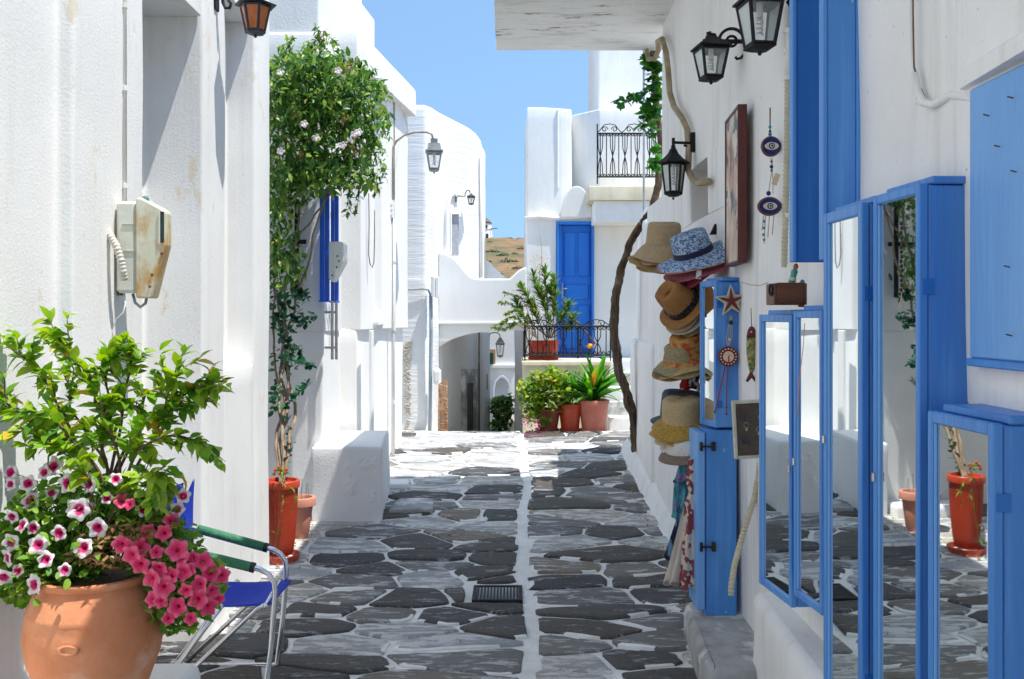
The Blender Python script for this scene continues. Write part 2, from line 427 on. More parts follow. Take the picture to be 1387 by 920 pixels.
def stonemat(name, cols, streak, wmin, wash=(.52,.55,.58)):
    m = bpy.data.materials.new(name); m.use_nodes = True; nt = m.node_tree; bs = nt.nodes['Principled BSDF']
    bs.inputs['Roughness'].default_value = .62; bs.inputs['Specular IOR Level'].default_value = .4
    tc = nt.nodes.new('ShaderNodeTexCoord'); oi = nt.nodes.new('ShaderNodeObjectInfo')
    off = nt.nodes.new('ShaderNodeVectorMath'); off.operation = 'MULTIPLY_ADD'
    lk(nt, oi.outputs['Random'], off.inputs[0]); off.inputs[1].default_value = (37, 53, 71); lk(nt, tc.outputs['Object'], off.inputs[2])
    cr = nt.nodes.new('ShaderNodeValToRGB'); els = cr.color_ramp.elements
    while len(els) < len(cols): els.new(.5)
    for i, (e, c) in enumerate(zip(els, cols)): e.position = i / (len(cols)-1); e.color = (*c, 1)
    lk(nt, oi.outputs['Random'], cr.inputs[0])
    def nz(sc, st, det=6, ro=.65):
        mp = nt.nodes.new('ShaderNodeMapping'); mp.inputs['Scale'].default_value = st; mp.inputs['Rotation'].default_value = (0,0,.12)
        lk(nt, off.outputs[0], mp.inputs[0])
        nn = nt.nodes.new('ShaderNodeTexNoise'); nn.inputs['Scale'].default_value = sc; nn.inputs['Detail'].default_value = det; nn.inputs['Roughness'].default_value = ro
        lk(nt, mp.outputs[0], nn.inputs['Vector']); return nn.outputs['Fac']
    def rng(x, a, b, hi=1):
        r = nt.nodes.new('ShaderNodeMapRange'); r.inputs[1].default_value = a; r.inputs[2].default_value = b; r.inputs[4].default_value = hi
        lk(nt, x, r.inputs[0]); return r.outputs[0]
    def mix(f, a, b, mode='MIX'):
        x = nt.nodes.new('ShaderNodeMix'); x.data_type = 'RGBA'; x.blend_type = mode; lk(nt, f, x.inputs[0]); lk(nt, a, x.inputs[6])
        if isinstance(b, tuple): x.inputs[7].default_value = (*b, 1)
        else: lk(nt, b, x.inputs[7])
        return x.outputs[2]
    big = nz(4, (1, 2.2, 1)); st = nz(5, (1, 3.6, 1), 9, .74); fine = nz(60, (1, 2, 1), 3)
    c = mix(rng(big, .3, .7, .8), cr.outputs[0], (.30,.28,.25) , 'OVERLAY')
    c = mix(rng(st, .5, .60, .7), c, (.02,.019,.019))
    c = mix(rng(fine, .5, .75, .4), c, (.25,.24,.22))
    c = mix(rng(st, wmin, wmin + .05, streak), c, wash)
    c = mix(rng(nz(2.5, (1, 3, 1), 8, .7), .60, .66, streak), c, wash)
    lk(nt, c, bs.inputs['Base Color'])
    b = nt.nodes.new('ShaderNodeBump'); b.inputs['Strength'].default_value = .9; b.inputs['Distance'].default_value = .012
    h = nt.nodes.new('ShaderNodeMath'); h.operation = 'MULTIPLY_ADD'; h.inputs[1].default_value = 2.4; lk(nt, st, h.inputs[0]); lk(nt, big, h.inputs[2])
    lk(nt, h.outputs[0], b.inputs['Height']); lk(nt, b.outputs[0], bs.inputs['Normal'])
    return m
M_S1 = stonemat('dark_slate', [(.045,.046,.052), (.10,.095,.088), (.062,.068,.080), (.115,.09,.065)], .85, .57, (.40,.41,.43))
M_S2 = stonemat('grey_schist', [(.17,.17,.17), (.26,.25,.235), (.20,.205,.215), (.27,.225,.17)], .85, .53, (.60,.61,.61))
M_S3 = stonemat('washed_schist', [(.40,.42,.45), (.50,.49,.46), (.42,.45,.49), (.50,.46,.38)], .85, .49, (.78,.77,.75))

def clip(poly, a, b, c):                     # keep a*x + b*y <= c
    out = []; n = len(poly)
    for i in range(n):
        p, q = poly[i], poly[(i+1) % n]; fp = a*p[0]+b*p[1]-c; fq = a*q[0]+b*q[1]-c
        if fp <= 0: out.append(p)
        if fp * fq < 0:
            t = fp / (fp - fq); out.append((p[0]+(q[0]-p[0])*t, p[1]+(q[1]-p[1])*t))
    return out
def seam(y): return .075 + .05 * (y-5) / 6 + .018 * math.sin(y * 1.7) + .01 * math.sin(y*4.1)
srnd = random.Random(5); seeds = []
DRAIN = (-.225, .06, 5.36, 5.66)
y = 3.95; row = 0
while y < 12.2:
    h = .25 if y < 7.5 else .30
    x = -1.75 + srnd.uniform(-.2, .2)
    while x < 1.45:
        w = srnd.choice([.28, .40, .50, .62, .80, .36, .70])
        cx_, cy_ = x + w/2, y + srnd.uniform(-.10, .10)
        if abs(cx_ - seam(cy_)) < .09: cx_ += .12 * (1 if cx_ > seam(cy_) else -1)
        seeds.append((cx_, cy_)); x += w
    y += h; row += 1
    
cells = []
for i, (sx, sy) in enumerate(seeds):
    side = -1 if sx < seam(sy) else 1
    poly = [(sx-.7, sy-.6), (sx+.7, sy-.6), (sx+.7, sy+.6), (sx-.7, sy+.6)]
    for j, (tx, ty) in enumerate(seeds):
        if i == j or abs(tx-sx) > 1.3 or abs(ty-sy) > 1: continue
        if (tx < seam(ty)) != (sx < seam(sy)): continue
        # stretched metric: stones lie wider than deep
        k = 2.6; a = (tx-sx); b = (ty-sy)*k; c = (tx*tx-sx*sx)/2 + k*(ty*ty-sy*sy)/2
        poly = clip(poly, a, b, c)
        if not poly: break
    if not poly: continue
    g0 = .026 + .008 * srnd.random()
    sm = seam(sy); sl_ = (seam(sy+.2) - seam(sy-.2)) / .4
    poly = clip(poly, -side, side * sl_, -side * (sm - sl_ * sy) - g0 * .8 + .0)
    if len(poly) < 3: continue
    # the drain keeps its own hole in the paving
    dx0, dx1, dy0, dy1 = DRAIN
    if min(p[0] for p in poly) < dx1+.02 and max(p[0] for p in poly) > dx0-.03 and min(p[1] for p in poly) < dy1+.02 and max(p[1] for p in poly) > dy0-.02:
        opts = []
        for (a, b, c) in ((1,0,dx0-.03), (-1,0,-(dx1+.02)), (0,1,dy0-.02), (0,-1,-(dy1+.02))):
            q = clip(poly, a, b, c)
            if len(q) >= 3:
                ar = abs(sum(q[k][0]*q[(k+1) % len(q)][1]-q[(k+1) % len(q)][0]*q[k][1] for k in range(len(q))))/2
                opts.append((ar, q))
        if not opts: continue
        poly = max(opts, key=lambda t: t[0])[1]
    cells.append((sx, sy, poly))

def stone_mesh(poly, sx, sy):
    cx_ = sum(p[0] for p in poly)/len(poly); cy_ = sum(p[1] for p in poly)/len(poly)
    gap = srnd.uniform(.010, .019)
    # inset by shifting every edge inwards
    q = [(cx_-2, cy_-2), (cx_+2, cy_-2), (cx_+2, cy_+2), (cx_-2, cy_+2)]
    n = len(poly)
    ar = sum(poly[k][0]*poly[(k+1)%n][1]-poly[(k+1)%n][0]*poly[k][1] for k in range(n))
    if ar < 0: poly = poly[::-1]
    for k in range(n):
        a, b = poly[k], poly[(k+1) % n]; ex, ey = b[0]-a[0], b[1]-a[1]; L = math.hypot(ex, ey)
        if L < 1e-5: continue
        nx, ny = ey/L, -ex/L
        gg = gap * (1.0 + .9 * max(0, noise.noise(Vector((a[0]*3, a[1]*3, 1)))))
        q = clip(q, nx, ny, nx*a[0]+ny*a[1]-gg)
    if len(q) < 3: return None
    for _ in range(1 + (srnd.random() < .2)):                       # round the corners
        r = []
        for k in range(len(q)):
            a, b = q[k], q[(k+1) % len(q)]; t = srnd.uniform(.07, .18)
            r += [(a[0]+(b[0]-a[0])*t, a[1]+(b[1]-a[1])*t), (a[0]+(b[0]-a[0])*(1-t), a[1]+(b[1]-a[1])*(1-t))]
        q = r
    q2 = []
    for k in range(len(q)):
        a, b = q[k], q[(k+1) % len(q)]; q2.append(a)
        if math.hypot(a[0]-b[0], a[1]-b[1]) > .07:
            m_ = 2 if math.hypot(a[0]-b[0], a[1]-b[1]) > .16 else 1
            for s_ in range(m_): t = (s_+1)/(m_+1); q2.append((a[0]+(b[0]-a[0])*t, a[1]+(b[1]-a[1])*t))
    q = []
    for (x, y) in q2:
        q.append((x + .017*noise.noise(Vector((x*8, y*8, 7))), y + .015*noise.noise(Vector((x*8, y*8, 17)))))
    if max(p[0] for p in q)-min(p[0] for p in q) < .06 or max(p[1] for p in q)-min(p[1] for p in q) < .05: return None
    h = srnd.uniform(.009, .018); tx = srnd.uniform(-.015, .015); ty = srnd.uniform(-.02, .02)
    vs = []; n = len(q)
    def top(x, y, e): return gw(x, y) + e + tx*(x-cx_) + ty*(y-cy_)
    for (x, y) in q: vs.append((x, y, gw(x, y) - .02))
    for (x, y) in q: vs.append((x, y, top(x, y, h*.62)))
    for (x, y) in q:
        L = math.hypot(x-cx_, y-cy_) or 1; e_ = .007 + .04*max(0, noise.noise(Vector((x*4.5, y*6, 31))) ) ; e_ = min(e_, L*.35); vs.append((x-(x-cx_)/L*e_, y-(y-cy_)/L*e_, top(x, y, h)))
    for (x, y) in q:
        vs.append((cx_+(x-cx_)*.55, cy_+(y-cy_)*.55, top(cx_+(x-cx_)*.55, cy_+(y-cy_)*.55, h + .003*noise.noise(Vector((x*9, y*9, 0))))))
    fs = []
    for r_ in range(3):
        for k in range(n):
            k2 = (k+1) % n; fs.append((r_*n+k, r_*n+k2, (r_+1)*n+k2, (r_+1)*n+k))
    fs.append(tuple(3*n+k for k in range(n)))
    # paint from the joints is smeared over some of the rim
    smear = {w_*n+k for w_ in (0, 1) for k in range(n) if noise.noise(Vector((q[k][0]*4.5, q[k][1]*6, 31))) > .24}
    return MB().add(vs, fs), Vector((cx_, cy_, gz(cy_))), smear
cnt = 0
for (sx, sy, poly) in cells:
    r_ = stone_mesh(poly, sx, sy)
    if not r_ or cnt >= 296: continue
    mbs, c0, smear = r_
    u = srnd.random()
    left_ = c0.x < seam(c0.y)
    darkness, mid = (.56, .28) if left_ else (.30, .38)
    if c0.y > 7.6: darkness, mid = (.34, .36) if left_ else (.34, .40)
    if c0.y > 8.6: darkness, mid = .14, .24  # sunlit far stretch: its brightness is put into paler stones
    if c0.x < -1.1: darkness, mid = .2, .3  # sunny left strip: its light, too, is put into paler stones
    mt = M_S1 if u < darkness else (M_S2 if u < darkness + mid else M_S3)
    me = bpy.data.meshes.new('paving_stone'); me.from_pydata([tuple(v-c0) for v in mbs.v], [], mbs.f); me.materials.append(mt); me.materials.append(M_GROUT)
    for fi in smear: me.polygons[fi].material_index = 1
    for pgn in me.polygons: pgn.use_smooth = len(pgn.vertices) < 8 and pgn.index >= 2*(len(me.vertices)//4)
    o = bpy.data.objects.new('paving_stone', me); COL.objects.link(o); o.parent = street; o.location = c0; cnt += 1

# cast iron drain set into the paving
dx0, dx1, dy0, dy1 = DRAIN; dz = gz(5.5) + .006
drain = thing('drain_grate', 'black slotted iron drain grate set in the paving beside the white seam', 'drain', ((dx0+dx1)/2, (dy0+dy1)/2, dz))
m = MB(); m.box(dx0, dx1, dy0, dy0+.02, dz-.03, dz+.01); m.box(dx0, dx1, dy1-.02, dy1, dz-.03, dz+.01)
m.box(dx0, dx0+.02, dy0+.02, dy1-.02, dz-.03, dz+.01); m.box(dx1-.02, dx1, dy0+.02, dy1-.02, dz-.03, dz+.01)
part('frame', m, M_IRON, drain)
m = MB(); m.box(dx0+.02, dx1-.02, dy0+.02, dy1-.02, dz-.045, dz-.035); part('pit', m, flat('drain_pit', (.01,.01,.01)), drain)
nb = 13
barm = MB().box(-.0055, .0055, -(dy1-dy0)/2+.02, (dy1-dy0)/2-.02, -.012, .007).mesh('bar', M_IRON)
for i in range(nb):
    place('bar', barm, drain, T(dx0-(dx0+dx1)/2+.02+(dx1-dx0-.04)*(i+.5)/nb, 0, 0))

# low pale slabs beside the masonry bench
for (a, b, c, d, hh, lab) in ((-1.17, -.86, 7.95, 8.22, .045, 'upper low pale slab step at the end of the masonry bench'),
                              (-.93, -.60, 7.2, 7.62, .035, 'lower worn grey slab lying at the foot of the bench')):
    zz = gz((c+d)/2)
    solo('stone_slab', lab, 'stone slab', masonry([(a,c),(b,c+.02),(b-.02,d),(a+.02,d)], zz-.05, zz+hh, .012, .008, .06), M_CONC if hh < .04 else M_WALL, (a, c, zz), smooth=True)

# ================================================================ LEFT HOUSE WITH PILASTERS
X0 = -1.5
def dl(px): return X0 * F / (px - CX)
house = thing('pilaster_house', 'near left whitewashed house with tall niches between flat pilasters', 'house', (X0-.6, 4, 0))
yA, yB, yC, yD, yE, yF = dl(100), dl(195), dl(275), dl(305), dl(345), dl(365)
back1 = WX(196, yC); back2 = WX(306, yE)
XB = -4.0
part('wall', masonry([(XB,-3),(X0-.06,-3),(X0-.06,yA),(X0,yA),(X0,yB),(back1,yB),(back1,yC),(X0,yC),(X0,yD),(back2,yD),(back2,yE),(X0,yE),(X0,yF),(XB,yF)],
     -.2, 4.7, .018, .007, .14, top=lambda p: 4.7), M_WALL_OLD, house, smooth=1.2)
part('lintel', masonry([(back1-.1,yB+.01),(X0-.006,yB+.01),(X0-.006,yC-.01),(back1-.1,yC-.01)], 3.06, 4.69, .02, .004, .2, capbottom=True), M_WALL_OLD, house, smooth=1.2)
part('lintel', masonry([(back2-.1,yD+.01),(X0-.006,yD+.01),(X0-.006,yE-.01),(back2-.1,yE-.01)], 3.32, 4.69, .02, .004, .2, capbottom=True), M_WALL_OLD, house, smooth=1.2)
zs = WZ(492, yE)
part('sill', masonry([(back2-.1,yD+.005),(X0-.004,yD+.005),(X0-.004,yE-.005),(back2-.1,yE-.005)], -.2, zs, .02, .006, .1), M_WALL_OLD, house, smooth=1.2)
m = MB().box(back2+.002, back2+.012, yD+.04, yE-.04, zs+.02, 3.3); part('shutter', m, M_WALL, house)
# plinth along the near foot, where the flower pot stands
solo('masonry_ledge', 'whitewashed masonry ledge under the terracotta flower pot', 'ledge',
     masonry([(X0-.055,1.4),(-1.06,1.4),(-1.06,3.28),(X0-.055,3.28)], -.05, .425, .04, .012, .1), M_WALL, (-1.3, 2.4, 0), smooth=1.2)

# ================================================================ HOUSE BEHIND THE VINE
def w2(d): return -1.42 + .119 * (d - 7.2)
vh = thing('vine_house', 'left whitewashed house with overhanging cornice behind the climbing vine', 'house', (-2.2, 8, 0))
yG = 9.86
zc = 3.74
za = WZ(443, 9.0)
# lower storey, front towards the camera then the long street side
low = [(-4,7.2),(w2(7.2),7.2),(w2(7.62),7.62),(w2(7.62)-.16,7.64),(w2(8.12)-.16,8.12),(w2(8.12),8.14),(w2(yG)-.02,yG),(-4,yG+.3)]
part('wall', masonry([(a, b) for a, b in low], -.2, za, .02, .006, .13, top=lambda p: za), M_WALL, vh, smooth=1.2)
hi = [(-4,7.19),(w2(7.2)+.006,7.19),(w2(7.62)+.02,7.62),(w2(7.62)-.16,7.63),(w2(8.12)-.16,8.13),(w2(8.12)+.035,8.14),
      (w2(8.52)+.035,8.52),(w2(8.52)-.05,8.54),(w2(8.82)-.05,8.82),(w2(8.82)+.035,8.84),(w2(yG)+.035,yG),(-4,yG+.3)]
part('wall', masonry(hi, za-.012, zc, .02, .006, .13, top=lambda p: zc, capbottom=True), M_WALL, vh, smooth=1.2)
ci = [(-4,7.75),(w2(7.75)+.11,7.75),(w2(yG)+.12,yG+.03),(-4,yG+.35)]
part('cornice', masonry(ci, zc-.07, zc+.20, .02, .008, .13, capbottom=True), M_WALL_FAR, vh, smooth=1.2)
# upper block at the left, taller than the frame
part('upper_wall', masonry([(-4,7.21),(w2(7.2)-.03,7.21),(w2(7.5)-.02,7.5),(w2(8.0)-.12,8.1),(-4,8.1)], zc+.0, 5.2, .02, .008, .16, capbottom=True), M_WALL, vh, smooth=1.2)
part('parapet', masonry([(-2.2,8.0),(w2(8.0)-.03,8.0),(w2(8.9)-.05,8.9),(-2.2,8.9)], zc+.19, zc+.62, .02, .008, .16, capbottom=True), M_WALL, vh, smooth=1.2)
m = MB().box(w2(8.62)-.01, w2(8.62)+.07, 8.50, 8.86, za+.02, za+.055); part('sill', m, M_WALL_FAR, vh, .006)
m = MB().box(w2(8.82)+.02, w2(8.82)+.045, 8.10, 8.22, .25, za-.02); part('pilaster', m, M_WALL, vh, .006)
# grille window behind the vine stems
m = MB()
g = thing('window_grille', 'dark flat iron cross on the wall behind the vine stems', 'grille', P(402, 400, 7.17))
part('upright', MB().box(WX(399.5,7.16), WX(405,7.16), 7.14, 7.165, WZ(402,7.16), WZ(270,7.16)), M_IRON, g, .003)
part('crossbar', MB().box(WX(371,7.16), WX(416,7.16), 7.13, 7.139, WZ(331,7.16), WZ(325,7.16)), M_IRON, g, .003)

# masonry bench with dressed front
bz = .655
bench = thing('masonry_bench', 'thick whitewashed masonry bench against the wall with a rough carved end', 'bench', (-1.25, 7.5, .1))
part('seat', masonry([(-1.47,7.0),(-.945,7.0),(-1.02,8.02),(-1.56,8.02)], .0, bz, .022, .016, .07), M_WALL, bench, smooth=1.2)
m = MB(); nx_, nz_ = 34, 56; vs = []
for j in range(nz_+1):
    for i in range(nx_+1):
        u = i/nx_; w = j/nz_; x = -1.28 + .318*u; z = .12 + .515*w
        e = max(0, min(1, min(u*2.2, (1-u)*6, w*3, (1-w)*5)))
        e *= max(0, min(1, .75 + 1.4*noise.noise(Vector((x*6, z*6, 9)))))
        yy = 6.996 + .014*(1-e) - e*(.006 + .022*abs(noise.noise(Vector((x*14, z*11, 0)))) + .010*noise.noise(Vector((x*40, z*40, 4))))
        vs.append((x, yy, z))
m.add(vs, [(j*(nx_+1)+i, j*(nx_+1)+i+1, (j+1)*(nx_+1)+i+1, (j+1)*(nx_+1)+i) for j in range(nz_) for i in range(nx_)])
part('rough_render', m, M_WALL, bench)
m = MB()
# whitewashed foot kerb running along the left wall
solo('kerb', 'whitewashed sloping foot along the base of the vine wall', 'kerb', masonry([(-2.0,6.9),(-1.47,6.9),(-1.5,7.16),(-2.0,7.16)], 0, .2, .03, .012, .06), M_WALL, (-1.7,7,.1), smooth=1.2)

# ================================================================ ROUNDED HOUSE (rough courses under paint)
rh = thing('rounded_house', 'whitewashed house with a rounded sloping top and rough coursed walls', 'house', (-.9, 11.5, 0))
xL = WX(530, 11.0); xC = WX(578, 11.0); PA = Vector((WX(594, 12.1), 12.1)); PB = Vector((WX(654.5, 12.8), 12.8))
dirv = (PB - PA).normalized()
def lerp_tab(x, tab):
    for (a, b), (c, d) in zip(tab, tab[1:]):
        if x <= c: return b + (d-b) * max(0, (x-a)) / (c-a)
    return tab[-1][1]
def rtop(p):
    px = CX + F * p.x / max(p.y, 1)
    if px <= 578 or p.y > 12.95: px = min(px, 578) if p.y < 12.0 else px
    return EYE - (lerp_tab(px, [(500,141),(578,141.5),(590,147),(600,154),(620,164),(636,172),(646,180),(651,187),(654.5,197)]) - HOR) * min(p.y, 12.8) / F
zmid = 2.06
part('wall', masonry([(xL-1.5,11.0),(xC,11.0),(PA.x,PA.y),(PA.x-.02,12.38),(xL-1.5,12.6)], -.4, zmid, .05, .008, .09, flush=True), M_WALL_ROUGH, rh, smooth=1.2)
part('wall', masonry([(xL-1.5,11.0),(xC,11.0),(PA.x,PA.y),(PB.x,PB.y),(PB.x+.02,13.2),(PA.x,14.2),(xL-1.5,14.2)], zmid, 4.0, .05, .008, .09, top=rtop, capbottom=True), M_WALL_ROUGH, rh, smooth=1.2)
def onface(px, off=0):                    # point on the rounded house's street face under photo column px
    k = (px - CX) / F; t = (PA.x - k*PA.y) / (k*dirv.y - dirv.x); q = PA + dirv*t
    nn = Vector((dirv.y, -dirv.x)); q = q + nn*off; return q
def facez(px, py): q = onface(px); return EYE - (py - HOR) * q.y / F
# blind window with hood
a = onface(604); b = onface(624)
def face_prism(pxpts, o0, o1):
    return MB().prism(pxpts, lambda px, py: Vector((*onface(px, o0), facez(px, py))), lambda px, py: Vector((*onface(px, o1), facez(px, py))))
hood = [(602,345),(602,285),(604,270),(607,262),(612,258),(617,261),(620,268),(617,268),(613,263),(609,267),(607,274),(606,288),(606,345)]
part('window_hood', face_prism(hood, -.01, .04), M_WALL, rh)
part('recess_shade_panel', face_prism([(608,290),(621,290),(621,345),(608,345)], -.005, .004), flat('shade_grey_panel', (.40,.40,.44)), rh)  # flat grey panel; the shade of a recess is put into its colour
part('window_frame', face_prism([(606.5,345),(606.5,288),(608,288),(608,345)], 0, .05), M_WALL, rh)
part('window_frame', face_prism([(608,290.5),(608,288),(622,288),(622,290.5)], 0, .05), M_WALL, rh)
solo('wall_pipe', 'thin white pipe at the far right edge of the rounded house', 'pipe', MB().tube([Vector((*onface(650,.02), facez(650, y_))) for y_ in (212, 300, 376)], .02, 8), M_PVC, (-.4, 11.7, 2.5), smooth=True)
# exposed rubble patch where the render has come off
m = MB(); rr = random.Random(9)
for i in range(150):
    px = rr.uniform(547, 553) + (3 if i % 3 else 0); py = rr.uniform(462, 590); d = 10.99
    s = rr.uniform(.008, .02); q = P(px, py, d)
    m.ball(q, (s*1.2, .012, s*.8), 6, 4)
part('rubble', m, nmat('rubble', (.66,.63,.56), (.46,.40,.30), 12, .9, .5, 40), rh, kind='stuff')
solo('conduit', 'horizontal grey cable clipped across the rounded house', 'cable', MB().tube([P(546,393,10.9), P(560,392,10.97), P(572,391,10.97), P(580,393,10.98), P(583,399,10.97)], .012, 6), M_PVCG, (-1,10.95,1.8), smooth=True)
solo('downpipe', 'grey blue vertical pipe in the corner left of the bridge arch', 'pipe',
     MB().tube([P(583.5,398,10.96), P(584,450,10.96), P(583,520,10.96), P(582,600,10.96)], .021, 10), M_PVCG, (-.95,10.95,0), smooth=True)
jb = thing('junction_box', 'white twin junction box beside the grey downpipe', 'electric box', P(590,400,10.9))
part('box', MB().box(WX(584,10.9), WX(589,10.9), 10.88, 11.0, WZ(402,10.9), WZ(374,10.9)), M_WHITEP, jb, .008)
part('box', MB().box(WX(589.5,10.9), WX(594.5,10.9), 10.9, 11.0, WZ(404,10.9), WZ(375,10.9)), M_WHITEP, jb, .008)
tb = thing('meter_cabinet', 'small white bulging meter case low beside the arch', 'electric box', P(592,520,10.95))
part('case', MB().box(WX(587,10.9), WX(597,10.9), 10.86, 11.02, WZ(522,10.9), WZ(499,10.9)), M_WHITEP, tb, .03)
part('lid', MB().box(WX(589,10.9), WX(596,10.9), 10.84, 10.86, WZ(516,10.9), WZ(503,10.9)), M_WHITEP, tb, .004)
# bundle of rusty mesh poles leaning in the corner
mesh_ = thing('rusty_mesh', 'rolled rusty wire mesh standing in the corner beside the arch', 'wire mesh', P(601,592,11.3))
m = MB(); rr = random.Random(2)
for i in range(11):
    a0 = 593.5 + i*1.25; m.tube([P(a0, 590, 11.3), P(a0+rr.uniform(-1,1), 555, 11.25), P(a0+rr.uniform(-1,1), 517+rr.uniform(-3,3), 11.3)], .006, 5)
part('wire', m, nmat('rust', (.33,.13,.05), (.50,.28,.14), 30, .9, .4, 60), mesh_)
m = MB()
for i in range(12):
    y_ = 520 + i*6; m.tube([P(594, y_, 11.28), P(607, y_+rr.uniform(-4,4), 11.24)], .004, 5)
part('cross_wire', m, nmat('rust_pale', (.62,.50,.38), (.40,.2,.1), 30, .9), mesh_)

# ================================================================ BRIDGE ARCH
br = thing('arched_bridge', 'white arched bridge with a scalloped parapet spanning the end of the lane', 'bridge', (-.4, 12.2, 0))
D = 12.15
def xzprism(pts, d0, d1, dd=D):
    q = [(WX(px, dd), WZ(py, dd)) for px, py in pts]
    return MB().prism(q, lambda a, b: Vector((a, d0, b)), lambda a, b: Vector((a, d1, b)))
arch = [(594.5,437),(594.5,471),(601,466),(611,460.5),(622,456.5),(634,453),(648,450.5),(664,449),(684,447.8),(706,447.5),(712,448),(712,437)]
par1 = [(594.5,437.5),(594.5,342.5),(600,343),(607,345.5),(615,350),(622,357),(629,366),(636,373.5),(641,376.8),(648,378),(684,378),(690,378),(696,372.5),(702,367),(707,364),(713,362.5),(713,437.5)]
part('arch', xzprism(arch[::-1], 12.10, 13.4), M_WALL, br, .01)
part('parapet', xzprism(par1[::-1], 12.07, 12.32), M_WALL, br, .02, seg=2)
part('string_course', xzprism([(594.5,436),(713,436),(713,439),(594.5,439)][::-1], 12.05, 12.068), M_WALL, br, .004)
D = 13.3
par2 = [(630,400),(632,352),(640,348),(648,348),(656,350.5),(664,356),(672,364),(679,371),(686,377),(686,400)]
part('parapet', xzprism(par2[::-1], 13.2, 13.4, 13.2), M_WALL, br, .02, seg=2)
solo('vent_pipe', 'short black bent pipe on the bridge parapet', 'pipe', MB().tube([P(641,376,12.9), P(641,352,12.9), P(643,348,12.9), P(648,348,12.9)], .018, 8), M_IRON, P(641,376,12.9), smooth=True)
# passage under the bridge
ph = thing('passage_house', 'shaded wall of the passage under the bridge with a narrow dark door', 'house', (-.9, 13, -.4))
xa, xb = WX(598, 12.4), WX(655, 14.6)
dv = Vector((xb-xa, 2.2)).normalized()
part('wall', masonry([(xa-.6,12.34),(xa,12.34),(xb,14.6),(xb-.8,14.9)], -.45, 1.95, .02, .008, .12), M_WALL_ROUGH, ph, smooth=1.2)
def onp(px, off=0):
    k = (px-CX)/F; t = (xa - k*12.4)/(k*dv.y-dv.x); q = Vector((xa, 12.4)) + dv*t
    return q + Vector((dv.y, -dv.x))*off
def pprism(pts, o0, o1):
    return MB().prism(pts, lambda px, py: Vector((*onp(px,o0), EYE-(py-HOR)*onp(px).y/F)), lambda px, py: Vector((*onp(px,o1), EYE-(py-HOR)*onp(px).y/F)))
part('door_frame', pprism([(624,630),(624,500),(642,500),(642,630),(639,630),(639,519),(627,519),(627,630)], -.01, .06), M_CONC, ph)
part('door', pprism([(627,630),(627,519),(639,519),(639,630)], -.01, .02), flat('dark_door', (.10,.09,.08)), ph)
part('pilaster', pprism([(646,630),(646,450),(656,450),(656,630)], -.01, .09), M_WALL, ph, .01)
solo('cable', 'dark cable running down the shaded passage wall', 'cable', MB().tube([Vector((*onp(643.5,.06), z)) for z in (1.5,.8,.2,-.3)], .012, 6), M_BARK, Vector((*onp(643.5), 0)), smooth=True)
# sunlit house beyond the arch
fh = thing('far_house', 'sunlit white house seen through the bridge arch with a small green window', 'house', (0, 17, -.5))
part('wall', masonry([(-1.4,17),(1.2,17),(1.2,19),(-1.4,19)], -.6, 1.78, .03, .008, .2), M_WALL, fh, smooth=1.2)
part('string_course', MB().box(WX(656,16.95), WX(699,16.95), 16.93, 17.0, WZ(499,16.95), WZ(494,16.95)), M_WALL, fh, .008)
part('window_frame', MB().box(WX(657,16.95), WX(671,16.95), 16.95, 16.99, WZ(493,16.95), WZ(473,16.95)), flat('tan_wood', (.45,.30,.16)), fh, .004)
part('window', MB().box(WX(658,16.9), WX(668,16.9), 16.92, 16.949, WZ(493,16.9), WZ(478,16.9)), flat('green_glass', (.02,.06,.045), .2), fh, .004)
an = [(668,600),(668,525),(670,516),(675,510),(680,508),(685,510),(690,516),(692,525),(692,600),(690,600),(690,527),(688,518),(684,513),(680,511),(676,513),(672,518),(670,527),(670,600)]
part('arch_moulding', xzprism(an, 16.9, 16.97, 16.95), M_WALL, fh)
part('passage_pier', masonry([(WX(697,14.2),14.0),(WX(716,14.2),14.0),(WX(716,14.2),14.8),(WX(698,14.2),14.8)], -.5, 1.9, .04, .01, .12), M_WALL, fh, smooth=1.2)
solo('wall_light', 'small wooden plaque light on the pier beyond the arch', 'lamp', MB().box(WX(657.5,14.5), WX(661,14.5), 14.42, 14.5, WZ(528,14.5), WZ(506,14.5)), flat('amber_wood', (.5,.28,.12)), P(659,528,14.5), bev=.01)

# ================================================================ HILL AND WINDMILL
m = MB(); vs = []; nx_, ny_ = 90, 26
for j in range(ny_+1):
    for i in range(nx_+1):
        x = -160 + 330*i/nx_; y = 130 + 200*j/ny_; t = j/ny_
        rid = 27.0 + 4.0*noise.noise(Vector((x*.02, 0, 5))) + 1.0*noise.noise(Vector((x*.15, y*.1, 2)))
        z = -3 + (rid + 3) * (1 - (1-t)**1.7) * (1 - .35*((x)/200)**2) + .8*noise.noise(Vector((x*.3, y*.3, 0)))*t
        vs.append((x, y, z))
m.add(vs, [(j*(nx_+1)+i, j*(nx_+1)+i+1, (j+1)*(nx_+1)+i+1, (j+1)*(nx_+1)+i) for j in range(ny_) for i in range(nx_)])
hill = structure('hill', m, nmat('dry_hillside', (.31,.18,.08), (.17,.115,.06), .35, .95, .9, .35, c3=(.13,.12,.055), s3=.09, lo3=.5, hi3=.62, detail=10, bdist=1.5, stretch=(1,1,3)), smooth=True)
def hillz(x, y):
    t = (y-130)/200; rid = 27.0 + 4.0*noise.noise(Vector((x*.02, 0, 5))) + 1.0*noise.noise(Vector((x*.15, y*.1, 2)))
    return -3 + (rid+3)*(1-(1-t)**1.7)*(1-.35*((x)/200)**2) + .8*noise.noise(Vector((x*.3, y*.3, 0)))*t
M_SCRUB = leafmat('scrub', [(0,(.05,.08,.025)), (.6,(.09,.12,.04)), (1,(.14,.13,.06))], .1)
rr = random.Random(4)
